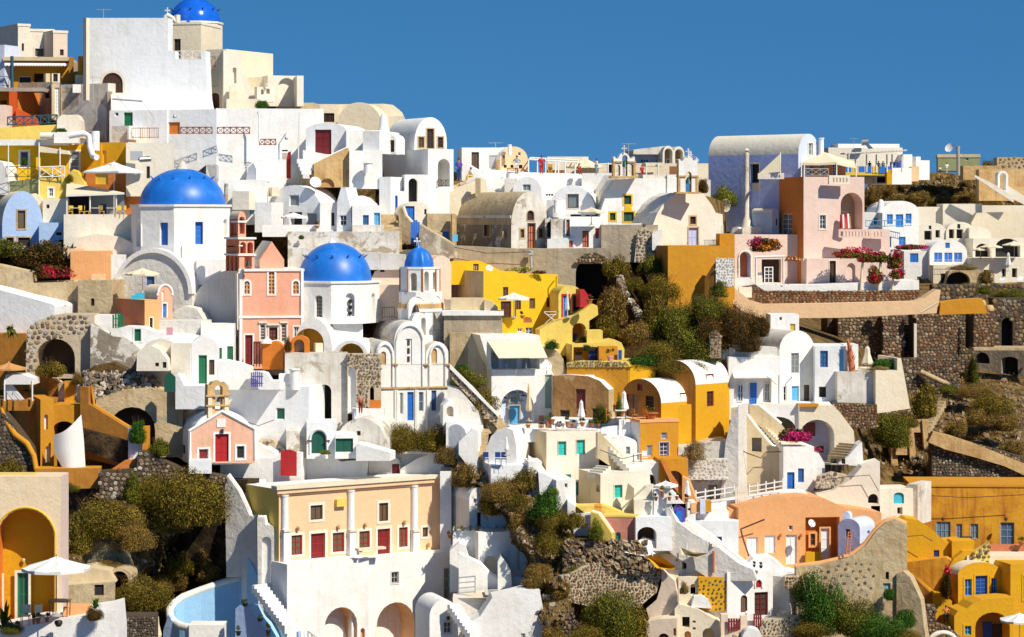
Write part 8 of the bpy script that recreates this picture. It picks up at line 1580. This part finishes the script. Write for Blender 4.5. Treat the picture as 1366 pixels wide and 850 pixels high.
B(h,[(628,900),(738,900),(731,850),(720,787),(700,787),(657,797),(640,823),(628,830)],Y=185.6,th=4,mat='white',D=2.5,name='front_wall',op=[('w',694.5,845,700.5,858)]);B(h,[(604,850),(658,850),(658,800),(604,797)],Y=188.5,th=0,mat='whitegrey',D=2,name='inner_wall')
m=MB();m.add([P(604,798,188.6),P(660,798,187.6),P(722,788,186),P(704,784,191),P(645,787,192),P(612,791,192)],[[0,1,2,3,4,5]],'cream');m.build('terrace_floor',h);m=MB();m.add([P(648,795,187.9),P(690,790.5,187.2),P(697,787.2,190),P(645,788,191)],[[0,1,2,3]],'water');o=m.build('pool_water',h);o.location.z+=.05
B(h,[(612,792),(706,788),(705,778),(698,773),(663,772),(652,765),(640,752),(625,745),(612,738)],Y=192.4,th=0,mat='white',D=.5,cap=(.16,'white'),name='rear_wall');rail(h,[(612,794,190),(634,792,189.5)],mat='pgrey',h=1.3,kind='h',step=1.2,r=.04)
B(h,[(600,790),(626,790),(626,745),(620,728),(612,724),(600,735)],Y=193.6,th=0,mat='white',D=3,name='rounded_wall')
h=T('vault_house_east','white vaulted house with agave bed right of the peach hotel','house',625,720,197)
b=B(h,V(626,650,650,720,667),Y=196.4,th=22,mat='white',side='whitegrey',xl=597,op=[(S('dbrown',pm='dark',nx=1),636.5,683.5,642,703)]);B(h,R(604,707,645,760),Y=195,th=0,mat='white',D=2,name='planter');B(h,[(649,722),(689,722),(687,705),(678,700),(672,688),(664,683),(649,678)],Y=197,th=0,mat='white',D=.6,cap=(.14,'white'),name='curved_wall')
steps(h,(650,715,196),(664,700,197),4,1.5,'white',side=1)
for i,x in enumerate((608,617,627,637)):spiky('agave like succulent in the white planter, %s'%('leftmost','second from left','third from left','rightmost')[i],x,709,18,13,194.6,'agave',14,group='succulents in the white planter');
pot_plant('dark round pot beside the hotel end pier',600,718,9,10,197.6,mat='scrub')
h=T('lower_white_house','low white house with an arched recess and a narrow worn door','house',638,800,193)
B(h,R(638,710,681,800),Y=193.6,th=14,mat='white',side='whitegrey',xl=612,op=[(S('nic',rd=.5,jb='cream',arch=.9),645,742,664,772)]);B(h,R(678,708,715,775),Y=194.2,th=4,mat='whiteold',fr='white',D=4,op=[(S('dwhite',nx=1,ny=2,pm='cream'),689.5,733,695.5,760)]);B(h,[(664,790),(684,790),(681,760),(674,748),(668,742),(664,750)],Y=191.6,th=0,mat='white',D=2,name='chimney_block')
st=T('small_white_steps','short flight of white steps on the slope right of the low house','steps',735,760,195);steps(st,(740,756,194),(714,728,195.6),8,1.1,'white',side=1)
stonewall('low ruined stone hut walls at the bottom of the slope',[(724,850),(746,850),(746,795),(724,793)],Y=187,D=2,size=.32,mort='mortarlight',mats=('stonesmix','stoneslight'),gap=.06,name='ruin');stonewall('ruined stone pillar in the dry gully',R(750,815,766,860),Y=186,D=1.5,size=.3,mort='mortardark',mats=('stonesmix',),gap=.05)
stonewall('large rounded ruin wall of brown rubble on the slope',[(745,800),(800,812),(850,812),(876,790),(884,755),(868,745),(845,738),(815,748),(780,755),(750,770)],Y=187.4,th=14,D=3,size=.24,mort='mortarlight',mats=('stonesbrown','stonesmix','stonesred'),gap=.04,name='round_ruin');B(T('rock_bank','brown rocky bank above the rounded ruin','bank',770,770,192),[(740,775),(870,775),(856,740),(830,722),(800,718),(770,722),(748,745)],Y=188.6,th=10,mat='earth',D=2,name='rock')
m=[];[m.append((P(random.uniform(752,862),random.uniform(722,765),188.4),random.uniform(.1,.34)))for i in range(500)];boulders('loose_rocks',m,T('rubble_field','brown rubble strewn above the rounded ruin','rocks',800,765,191),mats=('stonesbrown','stonesmix'))
 # beige organic houses
h=T('beige_cave_house','beige pink rounded cave house with tiny niches and arch','house',862,860,187)
B(h,[(862,880),(903,880),(903,825),(880,826),(862,830)],Y=186.6,th=-12,mat='cream',fr='peachpink',D=3,op=[(S('hole',rd=.8,arch=1,jb='darkwarm'),878,845,893,878),(S('nic',rd=.4,jb='orange'),898,838,902,848)]);B(h,[(900,880),(962,880),(960,830),(930,812),(905,806),(900,812)],Y=187.6,th=-6,mat='cream',D=3,op=[('recw',910,823,920,837),(S('nic',rd=.4,jb='orange'),913,842,922,858),('recw',924,828,928,831),('recw',924,837,928,840),(S('hole',rd=.8,arch=1,jb='beige'),937,838,953,862)])
B(h,[(866,826),(905,826),(903,790),(900,775),(884,760),(882,780),(876,800),(862,812)],Y=188.6,th=-16,mat='peachpink',D=2,name='smooth_flank');B(h,R(884,760,905,812),Y=189.3,th=0,mat='cream',D=2,name='yellow_face')
B(h,[(900,822),(985,830),(978,812),(955,808),(935,795),(925,792),(912,796),(898,792)],Y=189,th=0,mat='white',D=3,name='white_mound');B(h,[(922,810),(950,812),(945,800),(936,794),(926,796)],Y=188,th=0,mat='white',D=1.5,name='white_mound')
h=T('white_terrace_cluster','cluster of white terraces with cream sails below the long stairs','house',880,790,190)
B(h,R(862,722,907,772),Y=190.8,th=0,mat='white',D=3,op=[('sm',888,746,893,750),('recw',876,731,881,735)]);B(h,R(896,708,910,790),Y=190,th=0,mat='white',D=2.5,op=[('sm',902,746,904,749)]);B(h,R(908,738,972,784),Y=190.6,th=0,mat='white',D=3,op=[('recw',909,744,916,760)]);B(h,[(902,790),(975,800),(975,778),(940,783),(912,784),(906,774),(902,774)],Y=189.2,th=0,mat='white',D=3,name='parapet');B(h,R(857,738,900,762),Y=190.1,th=-30,mat='gold' and 'cream',D=2)
for i,L in enumerate(([(833,737),(858,716),(880,722),(886,736),(860,742)],[(908,730),(925,737),(945,738),(932,744),(909,740)],[(862,742),(880,742),(902,756),(898,760),(876,758)])):
    s_=T('sail_awning',('big white tent awning left of the white terraces','cream sagging sail awning beside the long stairs','ochre awning over the beige cave house')[i],'awning',L[0][0],L[0][1],188.6);m=MB();c_=sum((P(x,y,188.8+j%2)for j,(x,y)in enumerate(L)),Vector())/len(L)+Vector((0,0,.5 if i==0 else-.2));pts=[P(x,y,188.2+(2 if y<L[0][1]else 0))for x,y in L]
    m.add([c_]+pts,[[0,j+1,(j+1)%len(L)+1]for j in range(len(L))],'cloth' if i==0 else 'clothcream' if i==1 else 'gold');m.build('cloth',s_)
    m=MB();m.tube([P(L[0][0]+8,L[0][1]+14,188.8),P(L[0][0]+8,L[0][1]-6,188.8)],.05,'pwhite',n=4);m.build('pole',s_)
m=MB();mp_=T('mast','slim red brown mast beside the long stairs','pole',952,763,188.6);m.tube([P(952,764,188.6),P(952,735,188.6)],.09,'terracotta');m.build('shaft',mp_)
stonewall('yellow plastered wall studded with dark lava stones',[(931,815),(972,815),(972,770),(932,770)],Y=188.6,D=1.5,size=.34,mort='gold',mats=('stonesdark',),gap=.45,proud=.06,name='studded_wall');B(h,R(905,770,932,812),Y=188.9,th=0,mat='cream',D=1.5,op=[(S('nic',rd=.3,jb='tanold'),921,779,928,794)]);bush('round yellow bush against the cream niche wall',913,784,14,20,187.8,'strawgrass')
h=T('white_cube_house','white cube house with red fanlight, arched brown window and maroon door','house',970,840,189)
b=B(h,R(970,762,1031,850),Y=188.4,th=18,mat='white',D=5,op=[(S('dred',arch=1,nx=1,ny=1,rd=.1),1008,774,1015.5,784),(S('w',arch=1,fm='pmaroon',pm='glasswarm',nx=1,ny=1),988,794,997,817),(S('gmaroon',fm='pmaroon',pm='darkwarm'),1006.5,790,1024.5,821)]);arch_trim(h,b['f'],1007,1016.5,779,772.5,784,.07,'white',.04);B(h,[(1029,850),(1053,850),(1053,790),(1048,770),(1029,768)],Y=189.6,th=-38,mat='whitegrey',D=3,name='side_wall');B(h,R(1046,778,1072,845),Y=190.4,th=0,mat='white',D=2,op=[(S('sm',fm='pmaroon'),1059,794,1064,806)],name='right_wing')
B(h,[(1020,766),(1068,778),(1066,766),(1050,762),(1040,752),(1028,744),(1005,745),(998,752),(998,762)],Y=191.4,th=0,mat='whitecool',D=3,name='parapet_block');g=T('maroon_gate','maroon slatted gate between two plaster piers','gate',971,840,186.6);fence_pick(g,face(971,186.6,0),971,825,988,842,'pmaroon',n=5,gap=.2)
B(g,R(962,820,971,850),Y=186.8,th=0,mat='peachpink',D=.8,name='pier');B(g,R(988,822,997,850),Y=186.8,th=0,mat='peachpink',D=.8,name='pier');g=T('maroon_fence_gate','maroon picket gate below the maroon house door','gate',1005,842,186.8);fence_pick(g,face(1005,186.8,0),1005,819,1016,842,'pmaroon',n=4,gap=.2);B(h,R(996,818,1007,860),Y=187.2,th=0,mat='white',D=1,name='pier')
stonewall('pale garden wall studded with small dark stones at the bottom',[(1014,860),(1080,860),(1080,825),(1050,824),(1020,830),(1014,838)],Y=186.4,D=1.5,size=.26,mort='mortarlight',mats=('stonesdark','stonesbrown'),gap=.3,name='studded_wall');B(T('white_dome_cap','small white domed chimney at the bottom edge','chimney',990,870,184.5),V(990,839,1017,870,852),Y=184.5,th=0,mat='white',D=1.5,name='wall');stonewall('low red brown stone kerb wall at the bottom',[(962,870),(1000,870),(1000,838),(975,848),(955,858)],Y=185.8,D=1,size=.25,mort='peachpink',mats=('stonesbrown',),gap=.1)
for i,(x,y,w)in enumerate(((971,762,7),(1006,757,6),(1015,758,7))):pot_plant(('small dark pot at the left end of the white cube roof','pot with slim cactus on the white cube roof','round dark pot on the white cube roof')[i],x,y,w,9,188.8,pot='pdark',mat='scrub')
 # orange house and lavender annex
h=T('apricot_house','apricot house with a wavy top, white shutters and double door','house',975,775,194)
b=B(h,[(985,790),(1176,790),(1176,684),(1150,680),(1130,678),(1115,672),(1100,665),(1075,662),(1045,664),(1010,672),(985,678)],Y=193.6,th=8,mat='orange',fr='peach' and 'orange',D=5,op=[(S('swhite',nx=2,ny=1),996,716.5,1010.5,739),(S('swhite',nx=2,ny=1),1020,714.5,1034,738),(S('dwhite',nx=2,ny=2),1048.5,713.5,1063,753),(S('w',nx=1,ny=1),1052,701,1057.5,708),(S('hole',rd=.9,jb='orangedeep',arch=0),1074.5,690,1120,752)])
f=b['f'].shift(-.88);put(f,(S('w',fm='pwood',nx=1,sur='orange',sw=.15),1081,712,1087.5,728),h);put(f,(S('dwhite',nx=1,sur='orange'),1095,705,1106,746),h);B(h,R(1075,737,1096,756),Y=193.8,th=8,mat='gold',D=.3,name='low_panel');B(h,R(972,680,988,696),Y=194.5,th=0,mat='orange',D=2,name='corner_block')
m=MB();m.tube([P(988,706,192.9),P(1020,693,192.9)],.06,'pbrown',n=4);m.tube([P(988,706,192.9),P(991,718,192.9),P(999,742,192.9)],.06,'pbrown',n=4);m.build('awning_arm',h);dish('white satellite dish in the apricot house recess',1083,698,5.5,192.6,30,post=.4)
for x in(1041,1068.5):m=MB();u,v=b['f'].hit(x,714);m.lathe(b['f'].w(u,v-.1,.18),[(.04,.25),(.11,.2),(.06,0)],'orangedeep',n=8);m.build('wall_lamp',h)
h=T('lavender_annex','little lavender vaulted annex with a ladder against it','house',1118,752,191)
b=B(h,V(1118,692,1147,756,704),Y=191.2,th=-36,mat='lavender',side='bluepale',roof='bluepale',xl=1167,op=[('sm',1128,706,1134,717)],so=[(S('wblue',nx=1,ny=1),1157,708,1160.5,712)]);B(h,V(1124,683,1134,702,689),Y=192.4,th=-20,mat='bluepale',D=.8,name='chimney')
ld=T('ladder','red brown wooden ladder leaning on the lavender annex','ladder',1130,740,189.6)
for a in(1128.5,1133):m=MB();m.tube([P(a,740,189.4),P(a+3.2,709,190)],.05,'terracotta',n=4);m.build('rail',ld)
for i in range(8):m=MB();t=(i+.5)/8;m.tube([P(1128.5+3.2*t,740-31*t,189.4+.6*t),P(1133+3.2*t,740-31*t,189.4+.6*t)],.04,'terracotta',n=4);m.build('rung',ld)
 # hump wall
h=T('humped_old_wall','old lumpy grey brown wall swelling up to a rounded hump','wall',1065,850,189)
b=B(h,[(1062,860),(1210,860),(1210,700),(1195,693),(1182,697),(1168,710),(1155,728),(1140,740),(1118,748),(1095,753),(1062,757)],Y=189.6,th=0,mat='tanold',fr='tanold',D=1.2,cap=(.2,'orange'),op=[('recw',1181.5,763,1186,773),(S('dpgrey' if 'dpgrey' in ST else 'dsage',nx=2),1178,778,1188,800)]);m=MB();stones(m,b['f'],[b['f'].hit(*p)for p in[(1066,800),(1160,800),(1170,750),(1130,750),(1066,765)]],.55,('stonesbrown','stonesmix'),gap=.5,proud=.05);m.build('stones',h,kind='stuff')
B(h,[(1196,860),(1236,860),(1228,800),(1214,770),(1205,762),(1196,765)],Y=188.4,th=-24,mat='tanold',D=1,name='buttress');stonewall('reddish stone terrace wall beside the white wing',R(1047,770,1090,785),Y=188.8,D=1,size=.24,mort='mortarlight',mats=('stonesred',),gap=.05)
 # golden houses, lower right
h=T('golden_wall_house','golden plastered house wall with lamp post left of the yellow balcony house','house',1205,830,196)
B(h,[(1203,800),(1285,800),(1285,722),(1262,724),(1245,708),(1225,694),(1208,691),(1203,695)],Y=197,th=0,mat='gold',D=3,op=[(S('sblue',fm='pbluedk',nx=1),1245.5,734,1253,743)]);B(h,[(1208,850),(1270,850),(1270,748),(1262,744),(1208,750)],Y=195.6,th=-14,mat='ochremot',D=3);B(h,[(1248,860),(1271,860),(1270,802),(1258,793),(1246,794)],Y=193.6,th=0,mat='gold',D=3);B(h,[(1222,800),(1248,835),(1248,797),(1222,772)],Y=194.2,th=-24,mat='ochrebrown',D=.8,cap=(.12,'gold'),name='stair_wall');m=MB();m.tube([P(1204,745,195),P(1203,703,195)],.09,'pbrown');m.lathe(P(1203,706,195),[(.2,0),(.28,.4),(.001,.6)],'pwhite',n=8);m.build('lamp_post',h)
person('person in orange leaning by the golden stair pier',1262,832,24,192,'porange','pdark',pose='hips')
h=T('yellow_balcony_house','yellow house with royal blue door, arched ground floor and curved parapet','house',1277,880,194)
yb=dict(fm='pbluelt',pm='pbluedk',nx=2,ny=2,sur='gold',sw=.14)
b=B(h,V(1278,750,1336,880,766),Y=193.4,th=14,mat='gold',roof='cream',side='ochre',xl=1266,op=[(S('w',**yb),1287,772.5,1296,795),(S('dblue',sur='gold',pm='pbluedk',ny=6),1301,768,1317,801),(S('w',**yb),1322,771,1330,792.5)]);B(h,R(1316,760,1350,880),Y=192.4,th=0,mat='ochre',D=1,fr='ochrebrown')if False else B(h,R(1348,752,1400,900),Y=192.6,th=14,mat='gold',D=6,op=[(S('w',**yb),1365,768,1372,800)])
b=B(h,[(1273,900),(1352,900),(1352,797),(1310,800),(1298,805),(1290,812),(1278,815),(1273,822)],Y=190.6,th=8,mat='gold',D=2.4,op=[(S('hole',rd=1.8,arch=.8,jb='ochrebrown'),1301,817,1347,895),(S('w',**yb),1287,835,1295.5,847)],name='front_parapet');f=b['f'].shift(-1.75);put(f,('dbluedk',1312,830,1324,880),h);put(f,('recw',1328,835,1345,880),h)
B(h,R(1270,722,1300,752),Y=196.4,th=0,mat='gold',D=2,name='upper_wall');B(h,[(1264,760),(1300,760),(1300,735),(1285,736),(1272,746)],Y=195.4,th=0,mat='gold',D=1.5);B(h,R(1290,742,1400,760),Y=195.2,th=0,mat='cream',D=4,name='roof_deck')
stonewall('yellow brown dry stone corner above the yellow balcony house',[(1298,752),(1320,752),(1320,724),(1312,730),(1298,738)],Y=195,D=1,size=.34,mort='yellowpale',mats=('stonesbrown',),gap=.06);B(T('terracotta_parapet','long terracotta parapet below the mottled ochre wall','wall',1320,748,198),R(1319,728,1400,749),Y=198,th=0,mat='terracotta',D=1)
umbrella('white parasol at the bottom right before the yellow arch',1360,817,52,870,186.5);bush('red flowering climber on the yellow house corner',1262,775,16,50,193.2,'hedge',name='climber',cat='climbing plant');fc_=T('red_blossom','red blossom on the climber at the yellow house corner','flowers',1262,768,193);m=MB();leaf_cloud(m,P(1263,762,192.6),.5,.3,.7,160,.09,'redflower');m.build('blossom',fc_)
stonewall('curved brown stone wall at the bottom right edge',[(1222,880),(1290,880),(1282,850),(1268,838),(1250,833),(1222,836)],Y=190.2,D=1.5,size=.26,mort='mortardark',mats=('stonesbrown','stonesred'),gap=.04);stonewall('flat stacked slate wall below the grey buttress',R(1212,808,1248,830),Y=191.6,D=1,size=.3,mort='mortardark',mats=('stonesmix',),course=True,gap=.04);m=MB();ac_=T('white_arch_rim','white arch rim emerging at the bottom right edge','arch',1242,862,188);m.tube([P(1240+18-18*math.cos(math.pi*i/12),858-14*math.sin(math.pi*i/12),189)for i in range(13)],.2,'creamlt');m.build('rim',ac_)
h=T('mottled_ochre_house','long mottled ochre house with pale blue windows and doors','house',1215,740,226)
gw=dict(fm='pbluegrey',pm='glassgrey');B(h,R(1216,647,1400,752),Y=203.5,th=-3,mat='ochremot',D=6,cor=(.16,.08,'ochre'),op=[(S('w',fm='pbluelt',pm='glassgrey',nx=3,ny=2),1249,696,1268,720),(S('w',nx=2,ny=2,**gw),1275.5,699,1283.5,720),(S('w',nx=2,ny=2,**gw),1294.5,699,1305,719),(S('gwhite',fm='pbluegrey',pm='glassblue',nx=2,ny=3),1334.5,697,1353,727)]);B(h,R(1206,650,1219,700),Y=204,th=-50,mat='whiteold',D=1,name='side_wall')
for i,x in enumerate((1258,1342)):m=MB();m.lathe(P(x,693,202.6),[(.05,.2),(.16,.1),(.1,-.1)],'iron',n=8);m.build('wall_lamp',h)
rail(T('small_iron_gate','small dark iron gate below the pale blue windows','gate',1283,736,199.5),[(1283,735,199.5),(1296,735,199.5)],mat='iron',h=1.1,kind='v',step=.4,r=.04);pot_plant('round terracotta urn on the terracotta parapet',1363,728,12,12,197.6,mat='scrub')
 # foreground building on the left
YF=124.0
h=T('orange_arch_house','cream house in the left foreground with a huge orange arched porch','house',0,860,YF)
b=B(h,R(-60,636,81,860),Y=YF,th=0,mat='creamorange',fr='creamorange',D=2.2,side='pinkwhite',op=[(S('hole',rd=1.5,arch=1,jb='gold',jm='orangedeep'),-4,679,72,850)]);B(h,R(-60,633,46,640),Y=YF+.8,th=0,mat='yellowpale',D=1,name='roof_parapet')
arch_trim(h,b['f'],-6,74,718,677,852,.05,'yellow',.02)
f=b['f'].shift(-1.49);put(f,(S('dgreendk',fm='pgreen',pm='pgreendk',sur='creamlt',sw=.12),23,764,38,850),h);put(f,(S('dgreendk',sur='creamlt',sw=.12),-14,768,2,850),h);m=MB();u,v=f.hit(32,747);m.lathe(f.w(u,v-.1,.12),[(.03,.2),(.1,.15),(.06,0)],'rope',n=8);m.build('wall_lamp',h)
B(h,R(70,640,86,820),Y=YF+3,th=0,mat='pinkwhite',D=2,name='side_pier')if False else None
t=T('foreground_terrace','white terrace wall in the left foreground carrying pots and a parasol','terrace',0,900,120)
B(t,[(-60,900),(163,900),(158,848),(155,814),(140,818),(120,821),(48,833),(0,844),(-60,846)],Y=120.4,th=3,mat='white',D=4,name='parapet',drop=6);B(t,R(84,811,118,822),Y=121.6,th=3,mat='orange',D=1.5,name='orange_kerb')
um=umbrella('big white scalloped parasol in the left foreground',75,741,88,822,119.5,n=8,pole='pwood')
table('low wooden table under the big foreground parasol',80,822,121.2,'pwood',1.0)
for i,x in enumerate((34,54)):chair('wicker armchair at the foreground terrace, %s one'%('left','right')[i],x,834,121,'clothcream',a=i*40)
for i,(x,y,w,hh)in enumerate(((51,832,9,17),(63,830,8,14),(24,838,9,10),(45,833,6,16))):pot_plant(('terracotta jar left under the foreground parasol','terracotta jar right under the foreground parasol','terracotta pot at the dark foreground plant','slim red jar beside the wicker chair')[i],x,y,w,hh,120.6,mat='scrub')
spiky('large dark leafed plant at the left edge foreground',6,842,44,52,120.8,'scrubgreen',34,name='leafy_plant',droop=.35);bush('dark low pot plants at the left foreground corner',14,838,34,18,120.3,'scrubgreen');bush('round reddish flowering bush on the foreground wall end',126,818,28,22,120.2,'hedge');spiky('green spiky grass plant above the reddish foreground bush',127,812,26,18,120.2,'green',30,name='grass_plant')
bt=T('dark_basket','small dark basket on the foreground parapet','basket',78,834,120);m=MB();m.lathe(P(78,836,120),[(.1,0),(.18,.12),(.2,.25),(.12,.3),(.001,.28)],'pdark',n=10);m.build('body',bt)
h=T('stone_hut','small tan stone hut with sloped roof and dark window on the slope','hut',88,815,186)
B(h,[(86,850),(154,850),(153,776),(88,781)],Y=184.5,th=8,mat='tanold',fr='tanold',roof='beige',D=4,op=[('sm',126,780,138.5,794.5),('rec',86.5,785,89,812)]);B(h,[(86,782),(153,778),(146,762),(120,757),(95,762),(86,768)],Y=186,th=0,mat='beige',D=3,name='roof_slope');B(h,V(143,758,176,812,772),Y=187,th=0,mat='tanold',D=3,op=[(S('arc',rd=1.5),147,762,171,800)],name='arch_wall')
stonewall('black lava stone wall between the foreground terrace and blue court',R(158,822,206,900),Y=183,D=2,size=.2,mort='mortardark',mats=('stonesdark',),gap=.04);B(T('rock_outcrop','yellow grey rock outcrop between the left slope bushes','rock',118,760,190),[(112,760),(168,760),(160,738),(142,728),(128,712),(122,695),(116,705)],Y=190,th=-10,mat='path',D=2,name='rock')
B(T('gully_hollow','black shaded hollow under the big bush on the left slope','hollow',230,780,196),[(200,800),(330,800),(330,640),(290,640),(240,690),(205,720)],Y=196.5,th=-32,mat='cliff',D=1.5,name='rock')  # upright near-black plate; the shade of the hollow is its colour
for i,(x,y,w,hh,mt,Y)in enumerate([(248,662,110,96,'scrub',193),(205,655,60,62,'scrub',194),(136,690,110,66,'scrub',190),(178,712,60,50,'scrubdry',189),(106,708,50,70,'scrub',188.5),(176,650,34,50,'scrubgreen',193),(242,748,40,44,'scrub',198),(185,790,84,60,'scrub',187),(225,772,60,40,'scrubdry',198),(272,748,40,44,'scrubdry',199),(92,650,30,16,'scrubgreen',192),(12,622,44,40,'scrub',195.4),(140,755,60,22,'scrubdry',188.6),(285,765,50,26,'scrubdry',198),(225,690,60,50,'scrubgreen',193.2)]):
    bush('%s bush %s'%({'scrub':'golden olive','scrubdry':'rust brown','scrubgreen':'dark green'}[mt],['biggest one under the pink chapel','left half of the big clump under the chapel','wide one above the rock outcrop','between the clump and the rock outcrop','beside the foreground house corner','leafy one before the dry stone wall','small round one in front of the black hollow','large one beside the stone hut','sparse one left of the blue court','thin one at the edge of the black hollow','low one under the ochre wall','at the foot of the lava bank','low one above the stone hut','low one along the blue court coping','lower part of the big clump'][i]),x,y,w,hh,Y,mt)
for i,(x,y,w,hh,mt,Y)in enumerate([(672,650,70,40,'scrubdry',196),(700,640,50,34,'scrub',196.5),(655,665,40,50,'scrub',196.8),(735,690,60,40,'scrub',192.5),(765,690,36,34,'scrub',191.6),(740,722,70,40,'scrub',191.6),(700,690,50,40,'scrubdry',194),(690,665,40,36,'scrub',195),(720,760,40,24,'scrubdry',190.5),(765,760,26,14,'scrubgreen',190),(812,815,90,80,'scrubgreen',185.0),(790,845,80,36,'scrub',184),(845,835,50,60,'scrub',185.8),(745,785,40,30,'scrubdry',189),(640,700,36,26,'scrub',195.6)if False else(770,735,40,24,'scrubdry',191.4),(712,775,40,26,'scrubdry',189),(622,632,40,40,'scrubdry',199.5),(735,845,40,30,'scrubdry',184.6)]):
    bush('%s gully bush %s'%({'scrub':'olive','scrubdry':'straw brown','scrubgreen':'green'}[mt],['right of the hotel end pier','at the foot of the rounded white court','close above the east vault house','under the green shrub','beside the yellow wall','widest one in the middle of the slope','left of the middle slope','high on the slope under the parapet','beside the white steps','small one above the ruined hut','biggest one in front of the round ruin','lowest one at the bottom edge','right one in front of the round ruin','left of the round ruin','over the brown rubble','near the pool terrace corner','at the foot of the stone stairs','beside the ruined pillar'][i]),x,y,w,hh,Y-(1.8 if Y>188 else 0),mt)
for i,(x,y,w,hh,mt,Y)in enumerate([(1095,800,80,90,'green',186),(1075,780,40,50,'scrubgreen',187.4),(1130,820,90,60,'scrubgreen',185.6),(1165,835,90,50,'green',185),(1085,838,70,30,'scrub',184.6),(1208,822,40,34,'green',187.6),(1200,848,60,24,'scrub',186),(1186,790,20,24,'green',188.6)]):
    bush('%s tree shrub %s'%({'scrub':'olive','scrubgreen':'dull green','green':'lush green'}[mt],['in front of the humped wall','beside the white wing of the cube house','in the middle under the humped wall','wide one at the bottom edge','at the pale studded wall','below the grey buttress','at the bottom right of the humped wall','hiding the cellar door of the humped wall'][i]),x,y,w,hh,Y,mt,name='shrub',cat='shrub')
m=MB();tb=T('bare_tree_stems','cluster of pale stems rising through the lush green shrub','stems',1095,830,185.2)
for i in range(7):m=MB();m.tube([P(1082+i*4,845,185.4),P(1078+i*6,800,185.4),P(1070+i*9,768,186)],.06,'rope',n=4,r2=.02);m.build('stem',tb)
 # ================================================================== SMALL THINGS: CABLES AND PIPES
for lb,pts in(('black cable drooping across the long white terrace wall',[(180,205,228),(205,215,227.6),(228,212,227.6)]),('cable slung from the ridge parapet down to the peeling church',[(652,262,229),(668,282,225),(684,300,220.6)]),
    ('cable crossing the grey wall below the peeling church',[(606,330,217.6),(650,338,217.6),(708,336,217.4)]),('cable hanging over the white wall left of the chapel gable',[(320,560,199),(345,568,198.6),(366,560,199)]),
    ('cable running between the beige house and the orange house',[(800,600,195),(830,612,195),(856,606,196.4)]),('cable looping over the whitewashed walls below the arcade',[(1100,640,197.4),(1130,636,197.4),(1160,634,197.4),(1172,655,197.4)]),
    ('cable along the top of the mottled ochre house',[(1220,660,202.6),(1290,664,202.6),(1366,660,202.4)]),('cable on the golden wall beside the lamp post',[(1206,716,195),(1230,714,196),(1244,722,196)])):
    t=T('cable',lb,'cable',pts[0][0],pts[0][1],pts[0][2]);m=MB();m.tube([P(*p)for p in pts],.028,'iron',n=4);m.build('line',t)
for lb,x,y0,y1,Y,mt in(('white drainpipe on the white wall beside the maroon door',398,150,212,229.6,'pwhite'),('rusty drainpipe on the white church front',501,490,572,206.9,'stonecream'),('grey drainpipe on the big white mansion',1086,466,548,205.6,'pgrey'),
    ('drainpipe on the bright yellow house corner',742,370,430,214,'gold'),('brown drainpipe on the orange terrace house',904,565,612,200.6,'ochrebrown'),('drainpipe beside the pink church corner',317,365,440,208.6,'creamlt')):
    t=T('drainpipe',lb,'pipe',x,y1,Y);m=MB();m.tube([P(x,y1,Y),P(x,y0,Y),P(x+2,y0-2,Y+.6)],.06,mt,n=5);m.build('pipe',t)
pot_plant('red geranium tub on the sunny terrace of the white vaulted houses',423,305,9,10,219.6,mat='green',flower='redflower');pot_plant('terracotta pot on the white roof wall beside the hotel',596,607,8,9,203,mat='scrub')
